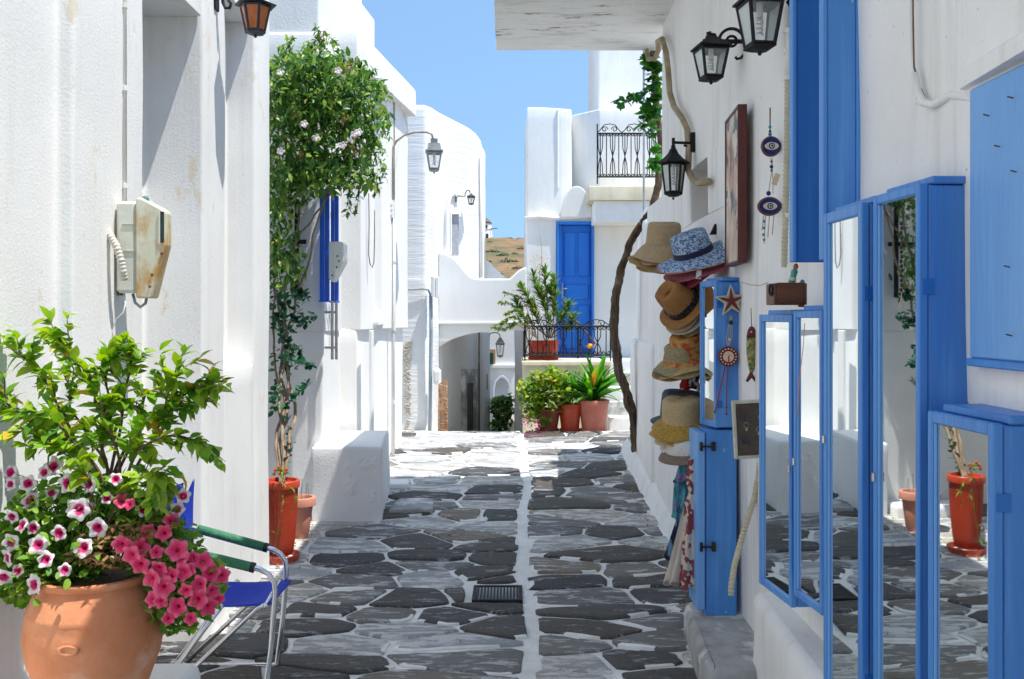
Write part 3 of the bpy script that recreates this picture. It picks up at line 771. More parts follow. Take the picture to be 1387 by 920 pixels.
for i, (px, py, s) in enumerate([(690,357,7),(681,347,4.5),(667,342,5),(700,366,4),(660,356,4),(706,338,3.5),(672,372,5),(697,345,2.6),(663,330,2.2)]):
    for d in [135 + 1.5*k for k in range(125)]:
        x = WX(px, d)
        if hillz(x, d) >= WZ(py, d): break
    c = Vector((x, d, hillz(x, d))); m = MB(); s = s * .13 * d/220*1.6
    for k in range(170):
        a = rr.uniform(0, 2*PI); e = rr.uniform(0, 1)**.5; q = c + Vector((math.cos(a)*e*s*1.6, math.sin(a)*e*s, abs(rr.gauss(0,.35))*s*(1.2-e)))
        u = Vector((rr.gauss(0,1), rr.gauss(0,1), rr.gauss(0,1))).normalized()*s*.2; w = u.orthogonal().normalized()*s*.14
        m.add([q-u, q+w, q+u, q-w], [(0,1,2,3)])
    solo('shrub', 'dark scrub bush on the dry hillside, ' + ['largest one below the ridge','second one under the ridge, left of the largest','beside the rounded house edge','low one near the parapet curve','small one touching the house edge','one near the right tower','lowest, behind the parapet','tiny one right of centre','tiny one near the windmill'][i], 'bush', m, M_SCRUB, c, 'bushes on the hillside')
# rocks along the ridge
m = MB()
for k in range(60):
    x = rr.uniform(-8, 6); y = rr.uniform(300, 328); s = rr.uniform(.3, .9); m.ball((x, y, hillz(x, y)+.2), (s*1.6, s, s*.6), 6, 4)
o = structure('ridge_rocks', m, nmat('rocks', (.30,.25,.18), (.16,.13,.09), 1, .9)); o['kind'] = 'stuff'
wd = 310; wx = WX(655.5, wd); wz0 = WZ(324, wd)
wm = thing('windmill', 'round white windmill with a conical cap on the hilltop', 'windmill', (wx, wd, wz0))
part('tower', MB().lathe([(2.95,-2),(2.8,0),(2.55,3.2),(2.45,4.8),(2.5,5.0),(2.3,5.05)], 28, (wx, wd, wz0)), M_WALL_FAR, wm, smooth=.7)
part('cap', MB().lathe([(2.65,4.95),(2.2,5.7),(1.2,6.7),(.2,7.3),(0,7.35)], 28, (wx, wd, wz0)), nmat('thatch', (.22,.18,.15), (.12,.10,.08), 3, .9), wm, smooth=True)
part('window', MB().box(wx+.5, wx+1.2, wd-2.72, wd-2.3, wz0+3.3, wz0+4.3), M_IRONB, wm)
part('window', MB().box(wx+.7, wx+1.5, wd-2.78, wd-2.3, wz0+.1, wz0+1.5), M_IRONB, wm)
part('rim', MB().lathe([(2.62,3.05),(2.75,3.1),(2.75,3.3),(2.6,3.35)], 28, (wx, wd, wz0)), M_WALL_FAR, wm)
part('axle', MB().tube([(wx+1.5,wd-1.2,wz0+3.2),(wx+4.4,wd-2.4,wz0+3.3)], .14, 6), M_IRONB, wm)

# ================================================================ HOUSE WITH THE BLUE DOOR
dh = thing('blue_door_house', 'tall white house with a bright blue door and two blocky towers', 'house', (1.0, 12.7, 0))
yd = 12.6
zl = WZ(295, yd)
xdl, xdr = WX(754, yd), WX(804, yd); zdoor = 1.0; zdt = WZ(300, yd)
part('wall', masonry([(WX(713,yd),yd),(xdl,yd),(xdl,yd+.16),(xdr,yd+.16),(xdr,yd),(2.6,yd),(2.6,15.2),(WX(713,yd),15.2)], -.3, zdt, .012, .006, .14, flush=True), M_WALL_FAR, dh, smooth=1.2)
part('wall', masonry([(WX(713,yd),yd),(2.6,yd),(2.6,15.2),(WX(713,yd),15.2)], zdt, zl, .012, .006, .14, capbottom=True), M_WALL_FAR, dh, smooth=1.2)
part('string_course', MB().tube([(WX(713,yd)-.02,yd-.01,zl-.01),(WX(730,yd),yd-.02,zl+.012),(WX(750,yd),yd-.02,zl-.01),(WX(790,yd),yd-.02,zl+.012),(WX(850,yd),yd-.02,zl+.06)], .026, 8), M_WALL_FAR, dh, smooth=True)
yb = yd + .12
ztl = WZ(146, yb)
part('tower', masonry([(WX(713.5,yb),yb),(WX(760,yb),yb),(WX(775,yb),yb+.05),(WX(775,yb),15.1),(WX(713.5,yb),15.1)], zl-.02, ztl, .02, .006, .14, top=lambda p: ztl+.01*math.sin(p.x*6)), M_WALL_FAR, dh, smooth=1.2)
part('tower', masonry([(WX(775,yb)+.006,13.05),(WX(811,12.72),12.66),(2.6,12.8),(2.6,15.1),(WX(775,yb)+.006,15.1)], zl-.02, ztl-.03, .02, .006, .14), M_WALL_FAR, dh, smooth=1.2)
part('pilaster', MB().box(WX(754.5,yb-.03), WX(757,yb-.03), yb-.02, yb+.1, WZ(255,yb), WZ(148,yb)), M_WALL_FAR, dh, .008)
xt = WX(811, 14.0)
part('tower', masonry([(xt,14.0),(3.2,14.0),(3.2,16),(xt,16)], 3.0, 6.4, .02, .006, .2), M_WALL_FAR, dh, smooth=1.2)
dome = [(WX(760,yd), zl)] + [(WX(781 + 20.5*math.cos(a), yd-.05), WZ(293 - 41*math.sin(a), yd-.05)) for a in [PI - PI*i/14 for i in range(15)]] + [(WX(802,yd), zl)]
part('gable', MB().prism(dome[::-1], lambda a, b: Vector((a, yd-.06, b)), lambda a, b: Vector((a, yd+.10, b))), M_WALL_FAR, dh, .012)
# the door
dr = part('door', MB().box(xdl+.075, xdr-.03, yd+.085, yd+.13, zdoor, zdt-.045), M_DOOR, dh, .004)
part('door_frame', MB().box(xdl+.002, xdl+.03, yd-.03, yd+.15, zdoor, zdt-.002), M_DOOR, dh, .004)
part('door_frame', MB().box(xdr-.028, xdr-.002, yd-.03, yd+.15, zdoor, zdt-.002), M_DOOR, dh, .004)
part('door_frame', MB().box(xdl+.032, xdr-.03, yd-.03, yd+.15, zdt-.042, zdt-.002), M_DOOR, dh, .004)
part('door_jamb', MB().box(xdl+.032, xdl+.072, yd+.03, yd+.14, zdoor, zdt-.045), M_DOOR, dh, .003)
x0, x1 = xdl+.10, xdr-.05; xm = (x0+x1)/2
def panel(a, b, zb, zt_):
    f = part('panel', MB().box(a, b, yd+.066, yd+.083, zb, zt_), M_DOOR, dr, .012)
H_ = zdt-.045-zdoor
for (fa, fb) in ((.10,.42),):
    panel(x0, xm-.018, zdoor+H_*fa, zdoor+H_*fb); panel(xm+.018, x1, zdoor+H_*fa, zdoor+H_*fb)
panel(x0+.01, x1-.01, zdoor+H_*.46, zdoor+H_*.57)
panel(x0, xm-.018, zdoor+H_*.63, zdoor+H_*.95); panel(xm+.018, x1, zdoor+H_*.63, zdoor+H_*.95)
part('handle', MB().box(x0-.035, x0-.012, yd+.045, yd+.084, zdoor+H_*.46, zdoor+H_*.58).tube([(x0-.02,yd+.05,zdoor+H_*.54),(x0+.04,yd+.035,zdoor+H_*.54)], .008, 6), M_STEEL, dr)
# upper balcony slab
yk = 12.0
part('balcony_slab', masonry([(WX(797,yk),yk),(2.4,yk),(2.4,12.75),(WX(797,yk)+.01,12.75)], WZ(271,yk), WZ(252,yk), .012, .004, .1, capbottom=True), M_CREAM, dh, smooth=1.2)
part('balcony_base', masonry([(WX(806,yk),yk+.05),(2.4,yk+.05),(2.4,12.59),(WX(806,yk),12.59)], WZ(300,yk), WZ(271,yk)-.002, .012, .004, .1, capbottom=True), M_WALL_FAR, dh, smooth=1.2)
# raised terrace in front of the door, and its steps
zt0 = WZ(489, 11.5)
ter = thing('door_terrace', 'raised cream terrace in front of the blue door with steps at its right', 'terrace', (.8, 11.7, .2))
part('wall', masonry([(WX(708.5,11.5),11.5),(WX(826,11.5),11.5),(WX(826,11.5),12.59),(WX(708.5,11.5),12.59)], -.1, zt0-.05, .012, .006, .12), M_CREAM, ter, smooth=1.2)
part('coping', masonry([(WX(707,11.5),11.46),(WX(828,11.5),11.46),(WX(828,11.5),12.58),(WX(707,11.5),12.58)], zt0-.052, zt0, .012, .004, .12, capbottom=True), M_CREAM, ter, smooth=1.2)
zz = gz(10.8); nst = 5; zh = (zt0 - zz) / nst
for i in range(nst):
    y_ = 10.95 + i*.24
    part('step', masonry([(WX(822,11)+.02,y_),(1.95,y_),(1.95,y_+.30 if i < nst-1 else 12.58),(WX(822,11)+.02,y_+.30 if i < nst-1 else 12.58)], zz-.3+i*zh, zz+(i+1)*zh-.0, .012, .006, .12), M_CONC if i % 2 else M_WALL_FAR, ter, smooth=1.2)

# ================================================================ SHOP HOUSE ON THE RIGHT
XR = 1.10
sh = thing('shop_house', 'shaded whitewashed shop house on the right under a wide concrete canopy', 'house', (1.8, 4, 0))
yn0, yn1 = XR*F/(958-CX), XR*F/(934-CX)
zn0, zn1 = WZ(303, yn1), WZ(231, yn1)
def swall(z0, z1, niche=False, yend=7.9, off=0, cap=False, fl=True):
    pl = [(XR-.05+off,-1.5),(4,-1.5),(4,yend),(XR+.03+off,yend)]
    if niche: pl += [(XR+.01+off,yn1+.25),(XR+off,yn1),(XR+.17,yn1),(XR+.17,yn0),(XR+off,yn0)]
    pl += [(XR+off,4.6),(XR+off,3.05),(XR-.05+off,2.98)]
    return masonry(pl, z0, z1, .02, .014, .12, capbottom=cap, flush=fl, fine=.08)
zw = WZ(460, 8.2)
part('wall', swall(-.1, zn0, yend=8.0), M_WALL_SHOP, sh, smooth=1.2)
part('wall', swall(zn0, zn1, True, cap=True, yend=8.0), M_WALL_SHOP, sh, smooth=1.2)
part('wall', swall(zn1, 5.0, cap=True, yend=7.25), M_WALL_SHOP, sh, smooth=1.2)
part('canopy', masonry([(-.12,-1.4),(XR+.3,-1.4),(XR+.3,7.9),(-.12,7.9)], 3.80, 3.93, .025, .016, .12, capbottom=True), M_CANOPY, sh, smooth=1.2)
part('niche_shade_board', MB().box(XR+.12, XR+.168, yn0+.02, yn1-.02, zn0+.01, zn1-.01), flat('brown_shadow_board', (.22,.17,.15)), sh)  # dark board at the niche back, its brown painted in as shade
# the lower annex past the canopy
part('annex_wall', masonry([(XR+.045,7.98),(4,7.98),(4,9.35),(XR+.10,9.35)], -.1, WZ(290, 8.6), .05, .02, .1, top=lambda p: WZ(300, 8.6) + .04*math.sin(p.y*3)), M_WALL_SHOP, sh, smooth=1.2)
part('annex_foot', masonry([(XR+.005,7.6),(XR+.6,7.6),(XR+.6,9.30),(XR+.045,9.30)], -.1, 1.40, .05, .02, .1), M_WALL_SHOP, sh, smooth=1.2)
part('annex_cap', masonry([(WX(874,8.8),8.7),(WX(908,8.8),8.7),(WX(908,8.8),9.1),(WX(874,8.8),9.1)], WZ(305,8.8), WZ(281,8.8), .03, .01, .06), M_WALL, sh, smooth=1.2)
# whitewashed foot of the wall, sloping out over the paving
m = MB(); vs = []
yy_ = [3.0+.16*i for i in range(41)]
for y_ in yy_:
    w_ = .02 + .015*noise.noise(Vector((0, y_*2, 0)))
    vs += [(XR-.0+.03, y_, gz(y_)+.16), (XR-.022, y_, gz(y_)+.10), (XR-.02-w_*.6, y_, gz(y_)+.03), (XR-.05-w_*1.3, y_, gz(y_)-.01)]
m.add(vs, [(i*4+k, i*4+k+1, i*4+k+5, i*4+k+4) for i in range(40) for k in range(3)])
part('wall_foot', m, M_WALL_SHOP, sh, smooth=True)
# side ledge under the cabinets
solo('concrete_step', 'worn grey concrete step at the foot of the lower blue cabinet', 'step',
     masonry([(.80,3.9),(1.3,3.9),(1.3,4.83),(.86,4.83)], -.05, .17, .04, .015, .06), M_CONC, (1, 4.4, 0), smooth=1.2)
m = MB()
solo('wall_ledge', 'whitewashed sloping ledge under the display cabinets', 'ledge',
     masonry([(.90,1.2),(1.3,1.2),(1.3,4.02),(1.0,4.02)], -.05, .46, .05, .012, .08), M_WALL_SHOP, (1.0, 3, 0), smooth=1.2)
# ================================================================ LANTERNS
def lantern(name, label, c, w, h, sides=4, mat=M_IRON, glass=M_GLASS, group=None, rot=0, cap='pyramid', bulb=True, taper=.62, capf=.30):
    """c = centre of the glass body's top; w = widest width, h = total height including cap and bottom finial"""
    t = thing(name, label, 'lantern', c, group)
    rw = w / 2 * (1.0 if sides > 4 else .98); bh = h * (1 - capf - .10); rb = rw * taper
    a0 = PI/sides + rot if sides == 4 else rot
    k = 1/math.cos(PI/sides)
    def cor(i, r, z): a = a0 + 2*PI*i/sides; return Vector((math.cos(a)*r*k, math.sin(a)*r*k, z))
    fr = MB(); bar = w*.062
    for i in range(sides):
        fr.tube([cor(i, rw*.86, 0), cor(i, rb*.86, -bh)], bar*.8, 5)
        fr.tube([cor(i, rw*.86, -bar), cor(i+1, rw*.86, -bar)], bar*.8, 4)
        fr.tube([cor(i, rb*.86, -bh+bar), cor(i+1, rb*.86, -bh+bar)], bar*.9, 4)
    part('frame', fr, mat, t, world=False)
    for i in range(sides):
        p = [cor(i, rw*.83, -bar), cor(i+1, rw*.83, -bar), cor(i+1, rb*.83, -bh+bar), cor(i, rb*.83, -bh+bar)]
        nn = (p[1]-p[0]).cross(p[3]-p[0]).normalized()*.0015
        part('pane', MB().add([q for q in p]+[q-nn*2 for q in p], [(0,1,2,3),(7,6,5,4),(0,4,5,1),(1,5,6,2),(2,6,7,3),(3,7,4,0)]), glass, t, world=False)
    def ring(r, z): return [cor(i, r, z) for i in range(sides)]
    def loft(rs):
        vs = [v for r, z in rs for v in ring(r, z)]; fs = []
        for j in range(len(rs)-1):
            for i in range(sides):
                i2 = (i+1) % sides; fs.append((j*sides+i, j*sides+i2, (j+1)*sides+i2, (j+1)*sides+i))
        fs += [tuple(range(sides))[::-1], tuple((len(rs)-1)*sides+i for i in range(sides))]
        return MB().add(vs, fs)
    ch = h*capf
    if cap == 'pyramid': prof = [(rw*.98,-.002),(rw*1.04,0),(rw*1.04,ch*.1),(rw*.92,ch*.18),(rw*.60,ch*.45),(rw*.30,ch*.72),(rw*.24,ch*.92),(rw*.10,ch)]
    elif cap == 'pagoda': prof = [(rw*1.02,-.004),(rw*1.25,-ch*.02),(rw*1.22,ch*.03),(rw*.72,ch*.22),(rw*.40,ch*.42),(rw*.24,ch*.62),(rw*.16,ch*.68),(rw*.18,ch*.74),(rw*.06,ch*.86),(rw*.05,ch)]
    else: prof = [(rw*.98,-.002),(rw*1.06,0),(rw*1.06,ch*.08),(rw*.86,ch*.12),(rw*.70,ch*.60),(rw*.42,ch*.64),(rw*.42,ch*.98),(rw*.30,ch)]
    part('roof', loft(prof), mat, t, world=False, bev=0)
    part('base', loft([(rb*.50,-bh-h*.045),(rb*1.0,-bh-.002),(rb*1.02,-bh+.004)]).ball((0,0,-bh-h*.075), w*.055, 8, 6), mat, t, world=False)
    if bulb:
        m = MB().tube([(0,0,-.004),(0,0,-bh*.34)], w*.085, 8)
        part('bulb_socket', m, M_WHITEP, t, world=False)
        pts = [(math.cos(q*.55)*w*.075, math.sin(q*.55)*w*.075, -bh*.34 - bh*.38*q/46) for q in range(47)]
        part('bulb', MB().tube(pts, w*.024, 5), flat('bulb_glass', (.75,.76,.72), .3), t, world=False, smooth=True)
    return t

# double-armed wall lantern: two lanterns, one scroll bracket
c1 = P(963, 70, 4.6) ; lan1 = lantern('wall_lantern', 'black square lantern hanging left below the scrolled bracket on the shop wall', c1 + Vector((0,0,.015)), .152, .245, 4, group='black iron lanterns on the shop wall', rot=.14)
br1 = MB()
y_ = 4.6
def arc(cx_, cy_, r, a0, a1, n=12, d=4.6, k=1): return [P(cx_ + r*math.cos(a0+(a1-a0)*i/n)*k, cy_ - r*math.sin(a0+(a1-a0)*i/n), d) for i in range(n+1)]
m = MB()
m.tube([P(952,56,y_), P(1013,56.5,y_)], .011, 6)
m.tube([P(963,56,y_), P(963,66,y_)], .016, 6)
m.tube([P(1011,40,y_), P(1011,84,y_)], .013, 6)
m.tube(arc(991,56,17,PI,-.1,14), .008, 6); m.tube(arc(991,56,7,PI*.9,-PI*.9,12), .007, 6)
m.tube([P(974,56,y_), P(966,52,y_), P(959,50,y_), P(958,45,y_), P(963,44,y_)], .007, 6)
m.tube([P(1010,62,y_), P(1009,72,y_), P(1003,79,y_), P(998,80,y_), P(996,77,y_)], .007, 6)
m.box(WX(1008,y_), XR+.03, y_-.012, y_+.012, WZ(62,y_), WZ(52,y_))
part('bracket', m, M_IRON, lan1, smooth=.8)
c2 = P(1029, 3, 3.78)
lan2 = lantern('wall_lantern', 'larger black square lantern at the top edge, beside the blue shutter', c2, .160, .30, 4, group='black iron lanterns on the shop wall', rot=.14)
m = MB(); y_ = 3.78
m.tube([P(1012,-50,y_), P(1075,-50,y_), P(1085,-49,y_)], .011, 6)
m.tube([P(1029,-50,y_), P(1029,-28,y_)], .014, 6)
m.tube([P(1086,-60,y_), P(1086,8,y_)], .013, 6); m.tube(arc(1066,-48,18,PI,-.1,14,y_), .008, 6)
m.tube([P(1085,-30,y_), P(1083,-4,y_), P(1077,6,y_), P(1070,7,y_), P(1067,3,y_), P(1070,-1,y_)], .008, 6)
part('bracket', m, M_IRON, lan2, smooth=.8)
c3 = P(912, 221, 5.8)
lan3 = lantern('wall_lantern', 'black six-sided lantern with a pointed pagoda cap on a straight arm', c3, .142, .36, 6, group='black iron lanterns on the shop wall', cap='pagoda', capf=.38, taper=.68)
m = MB(); y_ = 5.8
m.tube([P(910,193,y_), P(937,194,y_)], .009, 6); m.tube([P(912,187,y_), P(912,200,y_)], .010, 6)
m.tube([P(926,197,y_), P(937,200,y_)], .007, 6)
m.box(WX(935,y_), WX(941,y_), y_-.02, y_+.02, WZ(206,y_), WZ(180,y_))
part('bracket', m, M_IRON, lan3)
# amber lantern on the pilaster house
dA = 4.85; c4 = P(346, 7, dA)
lan4 = lantern('amber_lantern', 'dark iron lantern with orange rippled glass on the left pilaster', c4, .150, .235, 6, mat=flat('slate_iron', (.035,.04,.055), .45), glass=M_AMBER, cap='pagoda', bulb=False, taper=.60, capf=.3)
m = MB(); m.tube([P(346,-14,dA), P(346,-30,dA), P(330,-38,dA), P(308,-30,dA), P(300,-12,dA), P(302,4,dA), P(305,11,dA), P(311,11,dA), P(313,5,dA), P(309,0,dA)], .008, 6)
m.box(X0-.01, X0+.012, dA-.03, dA+.03, WZ(14,dA), WZ(-40,dA))
part('bracket', m, M_IRON, lan4, smooth=.8)
# street lantern on a bent pipe
dS = 9.2; c5 = P(588, 206, dS)
lan5 = lantern('street_lantern', 'weathered grey lantern hanging from a bent pipe above the lane', c5, .162, .335, 4, mat=M_PEWTER, cap='box', taper=.60, capf=.38, rot=.1)
xw = w2(dS)
m = MB().tube([Vector((xw+.045, dS, WZ(272,dS))), Vector((xw+.045, dS, WZ(215,dS))), P(531,203,dS), P(537,191,dS), P(548,183,dS), P(562,179,dS), P(578,179,dS), P(585,182,dS), P(587,190,dS)], .011, 8)
part('pipe_arm', m, nmat('tarnished_pipe', (.45,.40,.32), (.30,.24,.18), 15, .5), lan5, smooth=True)
part('guy_wire', MB().tube([P(534,196,dS), P(553,178,dS), Vector((w2(9.8), 9.8, WZ(150,9.8)))], .003, 4), M_STEEL, lan5)
# small lantern on the rounded house and the one under the arch
q = onface(627, .14); qz = facez(627, 268)
lan6 = lantern('small_lantern', 'small brown curly-armed lantern beside the hooded window', Vector((*q, qz)), .105, .155, 4, mat=M_IRONB, taper=.6, group='small lanterns at the end of the lane')
m = MB(); pp = lambda px, py, o=.12: Vector((*onface(px, o), facez(px, py)))
m.tube([pp(616,266,.02), pp(617,266,.05), pp(620,267), pp(621,262), pp(623,259), pp(626,259), pp(627,262)], .007, 6)
m.tube([pp(616,260,.02), pp(616,274,.02)], .01, 6)
part('bracket', m, M_IRONB, lan6, smooth=True)
c7 = P(677.5, 466, 12.6)
lan7 = lantern('small_lantern', 'small grey lantern hanging in daylight under the bridge arch', c7, .125, .27, 4, mat=M_PEWTER, cap='box', capf=.3, group='small lanterns at the end of the lane')
m = MB().tube([P(677.5,458,12.6), P(677,454,12.6), P(674,451,12.6), P(669,450.5,12.6), P(664,452,12.6), P(662,456,12.6)], .009, 6)
part('bracket', m, M_PEWTER, lan7, smooth=True)

# ================================================================ LEFT WALL FITTINGS
dm = 3.62
mt = thing('meter_box', 'yellowed old electricity meter box with a tapered cover on the left pilaster', 'meter box', Vector((X0, dm, WZ(400,dm))))
M_METER = nmat('yellowed_plastic', (.60,.60,.46), (.52,.30,.08), 9, .45, .1, 60, (1,1,.5), lo=.47, hi=.60, c3=(.72,.71,.60), s3=6, lo3=.52, hi3=.64)
M_METERW = nmat('pale_plastic', (.66,.67,.58), (.54,.40,.16), 8, .45, .1, 60, (1,1,.7), lo=.58, hi=.66)
zt_, zb_ = WZ(272,dm), WZ(397,dm)
part('back_case', MB().box(X0+.004, WX(184,dm), dm, dm+.065, zb_, zt_), M_METERW, mt, .012)
xs0, xs1 = WX(184,dm), WX(224,dm)
pr = [(xs0,WZ(268,dm)),(WX(192,dm),WZ(268,dm)),(xs1-.012,WZ(283,dm)),(xs1,WZ(287,dm)),(xs1,WZ(332,dm)),(WX(206,dm),WZ(404,dm)),(xs0,WZ(404,dm))]
cov = part('cover', MB().prism(pr[::-1], lambda a, b: Vector((a, dm-.006, b)), lambda a, b: Vector((a, dm+.07, b))), M_METER, mt, .006)
part('window', MB().box(xs1-.016, xs1-.002, dm-.0105, dm-.0065, WZ(329,dm), WZ(287,dm)), flat('dark_glass', (.02,.04,.04), .08), cov)
part('window_frame', MB().box(xs1-.021, xs1-.016, dm-.012, dm-.007, WZ(331,dm), WZ(285,dm)), M_METERW, cov)
part('seam', MB().box(X0+.03, WX(183,dm), dm-.0035, dm+.0, WZ(304.5,dm), WZ(303.5,dm)).box(X0+.03, WX(183,dm), dm-.0035, dm, WZ(340.5,dm), WZ(339.5,dm)), M_METER, mt)
for (a, b) in ((219,343),(206,372),(203,388)): part('screw', MB().ball(P(a,b,dm-.006), .006, 8, 6), M_BARK, mt)
part('cap', MB().ball(P(197,270,dm+.02), .014, 10, 8), flat('teal_cap', (.12,.25,.25)), mt)
part('bracket', MB().box(X0+.0, X0+.012, dm+.03, dm+.05, WZ(400,dm), WZ(278,dm)), M_BARK, mt)
m = MB().tube([P(180,398,dm+.05), P(183,410,dm+.05), P(190,416,dm+.05), P(197,411,dm+.05), P(199,402,dm+.05)], .006, 8)
part('loop_cable', m, flat('grey_cable', (.35,.36,.34)), mt, smooth=True)
m = MB(); pts = []; rs = []
pl = [P(146,312,dm-.03), P(151,322,dm-.045), P(158,334,dm-.05), P(163,350,dm-.05), P(166,366,dm-.045), P(168,380,dm-.03)]
for i in range(len(pl)-1):
    for k in range(12): pts.append(pl[i].lerp(pl[i+1], k/12)); rs.append(.0135 + .0022*math.sin(len(rs)*1.7))
part('corrugated_tube', MB().tube(pts, rs, 10), nmat('cream_tube', (.70,.69,.62), (.55,.50,.40), 15, .6), mt, smooth=True)
m = MB().tube([P(168,398,dm+.03), P(170,412,dm), P(167,424,dm-.01), P(158,432,dm-.01), P(152,448,dm-.01), P(156,462,dm-.01), P(158,475,dm)], .003, 5)
part('loose_wire', m, M_PVC, mt, smooth=True)
dc = X0*F/(167-CX)
cd = thing('wall_conduit', 'thin white conduit running straight up the left pilaster to the meter box', 'conduit', Vector((X0, dc, zt_)))
part('pipe', MB().tube([(X0+.006, dc, 4.65), (X0+.006, dc, 3.2), (X0+.007, dc, zt_-.02)], .007, 8), M_PVC, cd, smooth=True)
for py in (8, 120, 252): part('clip', MB().tube([(X0+.006, dc, WZ(py+3,dc)), (X0+.006, dc, WZ(py-3,dc))], .0105, 8), M_PVC, cd)

# ================================================================ VINE HOUSE FITTINGS
def shut_leaf(px0, px1, py0, py1, d, label):
    t = thing('door_shutter', label, 'shutter', P(px0, py1, d), 'cobalt shutters by the vine')
    x0, x1 = WX(px0,d), WX(px1,d); zt_, zb_ = WZ(py0,d), WZ(py1,d)
    k = 2 if x1 - x0 > .06 else 1
    for i in range(k):
        part('board', MB().box(x0+(x1-x0)*i/k+.002, x0+(x1-x0)*(i+1)/k-.002, d, d+.03, zb_, zt_), M_SHUT, t, .003)
    part('edge_rail', MB().box(x0-.006, x1+.004, d-.008, d+.036, zb_-.012, zb_), M_SHUT, t, .003)
shut_leaf(432.5, 446, 255, 407, 7.10, 'nearer cobalt blue shutter leaf beneath the vine, partly hidden by leaves')
shut_leaf(447.5, 458.5, 265, 408, 7.13, 'farther cobalt blue shutter leaf, just behind the white meter case')
d_ = 7.02
mc = thing('meter_case', 'white plastic meter case beside the cobalt shutters', 'meter case', P(457,383,d_))
part('case', MB().prism([(WX(447,d_),WZ(378,d_)),(WX(452,d_),WZ(383,d_)),(WX(467,d_),WZ(355,d_)),(WX(467,d_),WZ(331,d_)),(WX(464,d_),WZ(328,d_)),(WX(447,d_),WZ(328,d_))],
     lambda a, b: Vector((a, d_-.05, b)), lambda a, b: Vector((a, d_+.12, b))), M_WHITEP, mc, .006)
for (a, b) in ((457,347),(459,354),(456,362),(450,373)): part('screw', MB().ball(P(a,b,d_-.05), .007, 8, 5), M_BARK, mc)
part('front_rim', MB().box(WX(454,d_), WX(456.5,d_), d_-.06, d_-.045, WZ(377,d_), WZ(329,d_)), M_WHITEP, mc, .003)
for i, (px, d_, lab) in enumerate(((450, 7.06, 'long brushed steel door pull nearest the vine'), (455.5, 7.12, 'long brushed steel door pull just right of its twin'))):
    t = thing('door_pull', lab, 'door handle', P(px, 487, d_), 'steel door pulls')
    part('bar', MB().tube([P(px,487,d_), P(px,408,d_)], .011, 12), M_STEEL, t, smooth=.8)
    part('standoff', MB().tube([P(px,471,d_), P(px-10,471,d_+.02)], .009, 8), M_STEEL, t)
    part('standoff', MB().tube([P(px,423,d_), P(px-10,423,d_+.02)], .009, 8), M_STEEL, t)
dp = 9.2; xp = w2(dp)+.05
cp = thing('wall_conduit', 'white conduit with an isolator box running down the vine house wall', 'conduit', Vector((xp, dp, .3)))
part('pipe', MB().tube([(xp,dp,WZ(296,dp)), (xp,dp,WZ(440,dp)), (xp-.008,dp,WZ(452,dp)), (xp-.008,dp,.25)], .017, 10), M_PVC, cp, smooth=True)
for py in (355, 447, 545): part('clip', MB().tube([(xp,dp,WZ(py+1.5,dp)), (xp,dp,WZ(py-1.5,dp))], .021, 10), M_PVC, cp)
bx = part('box', MB().box(WX(525.5,dp), WX(533.5,dp), dp-.05, dp+.02, WZ(296,dp), WZ(272,dp)), M_WHITEP, cp, .006)
for py in (277.5, 284, 290.5): part('fuse', MB().lathe([(.020,0),(.019,.010),(.0,.012)], 12).xf(T(P(529.5,py,dp)+Vector((0,-.05,0))) @ RX(PI/2)), M_WHITEP, bx)
solo('overhead_cable', 'long thin pale cable running up from the roof edge into the sky', 'cable', MB().tube([P(490,66,8.3)+Vector((0,0,-.3)), P(489.5,40,8.3), P(488,-40,8.3)], .006, 6), M_PVC, P(490,66,8.3), smooth=True)
solo('wall_cable', 'dark cable looping down the vine house wall by the recess', 'cable', MB().tube([Vector((w2(8.3)+.05,8.3,WZ(py,8.3)))+Vector((dx,0,0)) for py, dx in ((262,0),(300,.004),(345,.0),(358,.012),(363,.03),(355,.045),(320,.05),(285,.05))], .0045, 5), M_BARK, Vector((w2(8.3),8.3,2)), smooth=True)
solo('wall_star', 'tiny dark star ornament hanging on the vine house wall', 'ornament', MB().prism([(WX(480.5+(5 if i % 2 == 0 else 1.6)*math.sin(PI*i/4),8.0), WZ(289-(5 if i % 2 == 0 else 1.6)*math.cos(PI*i/4),8.0)) for i in range(8)], lambda a, b: Vector((a,8.0,b)), lambda a, b: Vector((a,8.01,b))), M_IRON, P(480,289,8.0))
solo('roof_cable', 'brown cable dropping from under the cornice', 'cable', MB().tube([Vector((w2(9.25)+.04, 9.25, WZ(py, 9.25))) for py in (118, 160, 215, 270)], .008, 6), M_HOSEB, Vector((w2(9.25), 9.25, 3)), smooth=True)

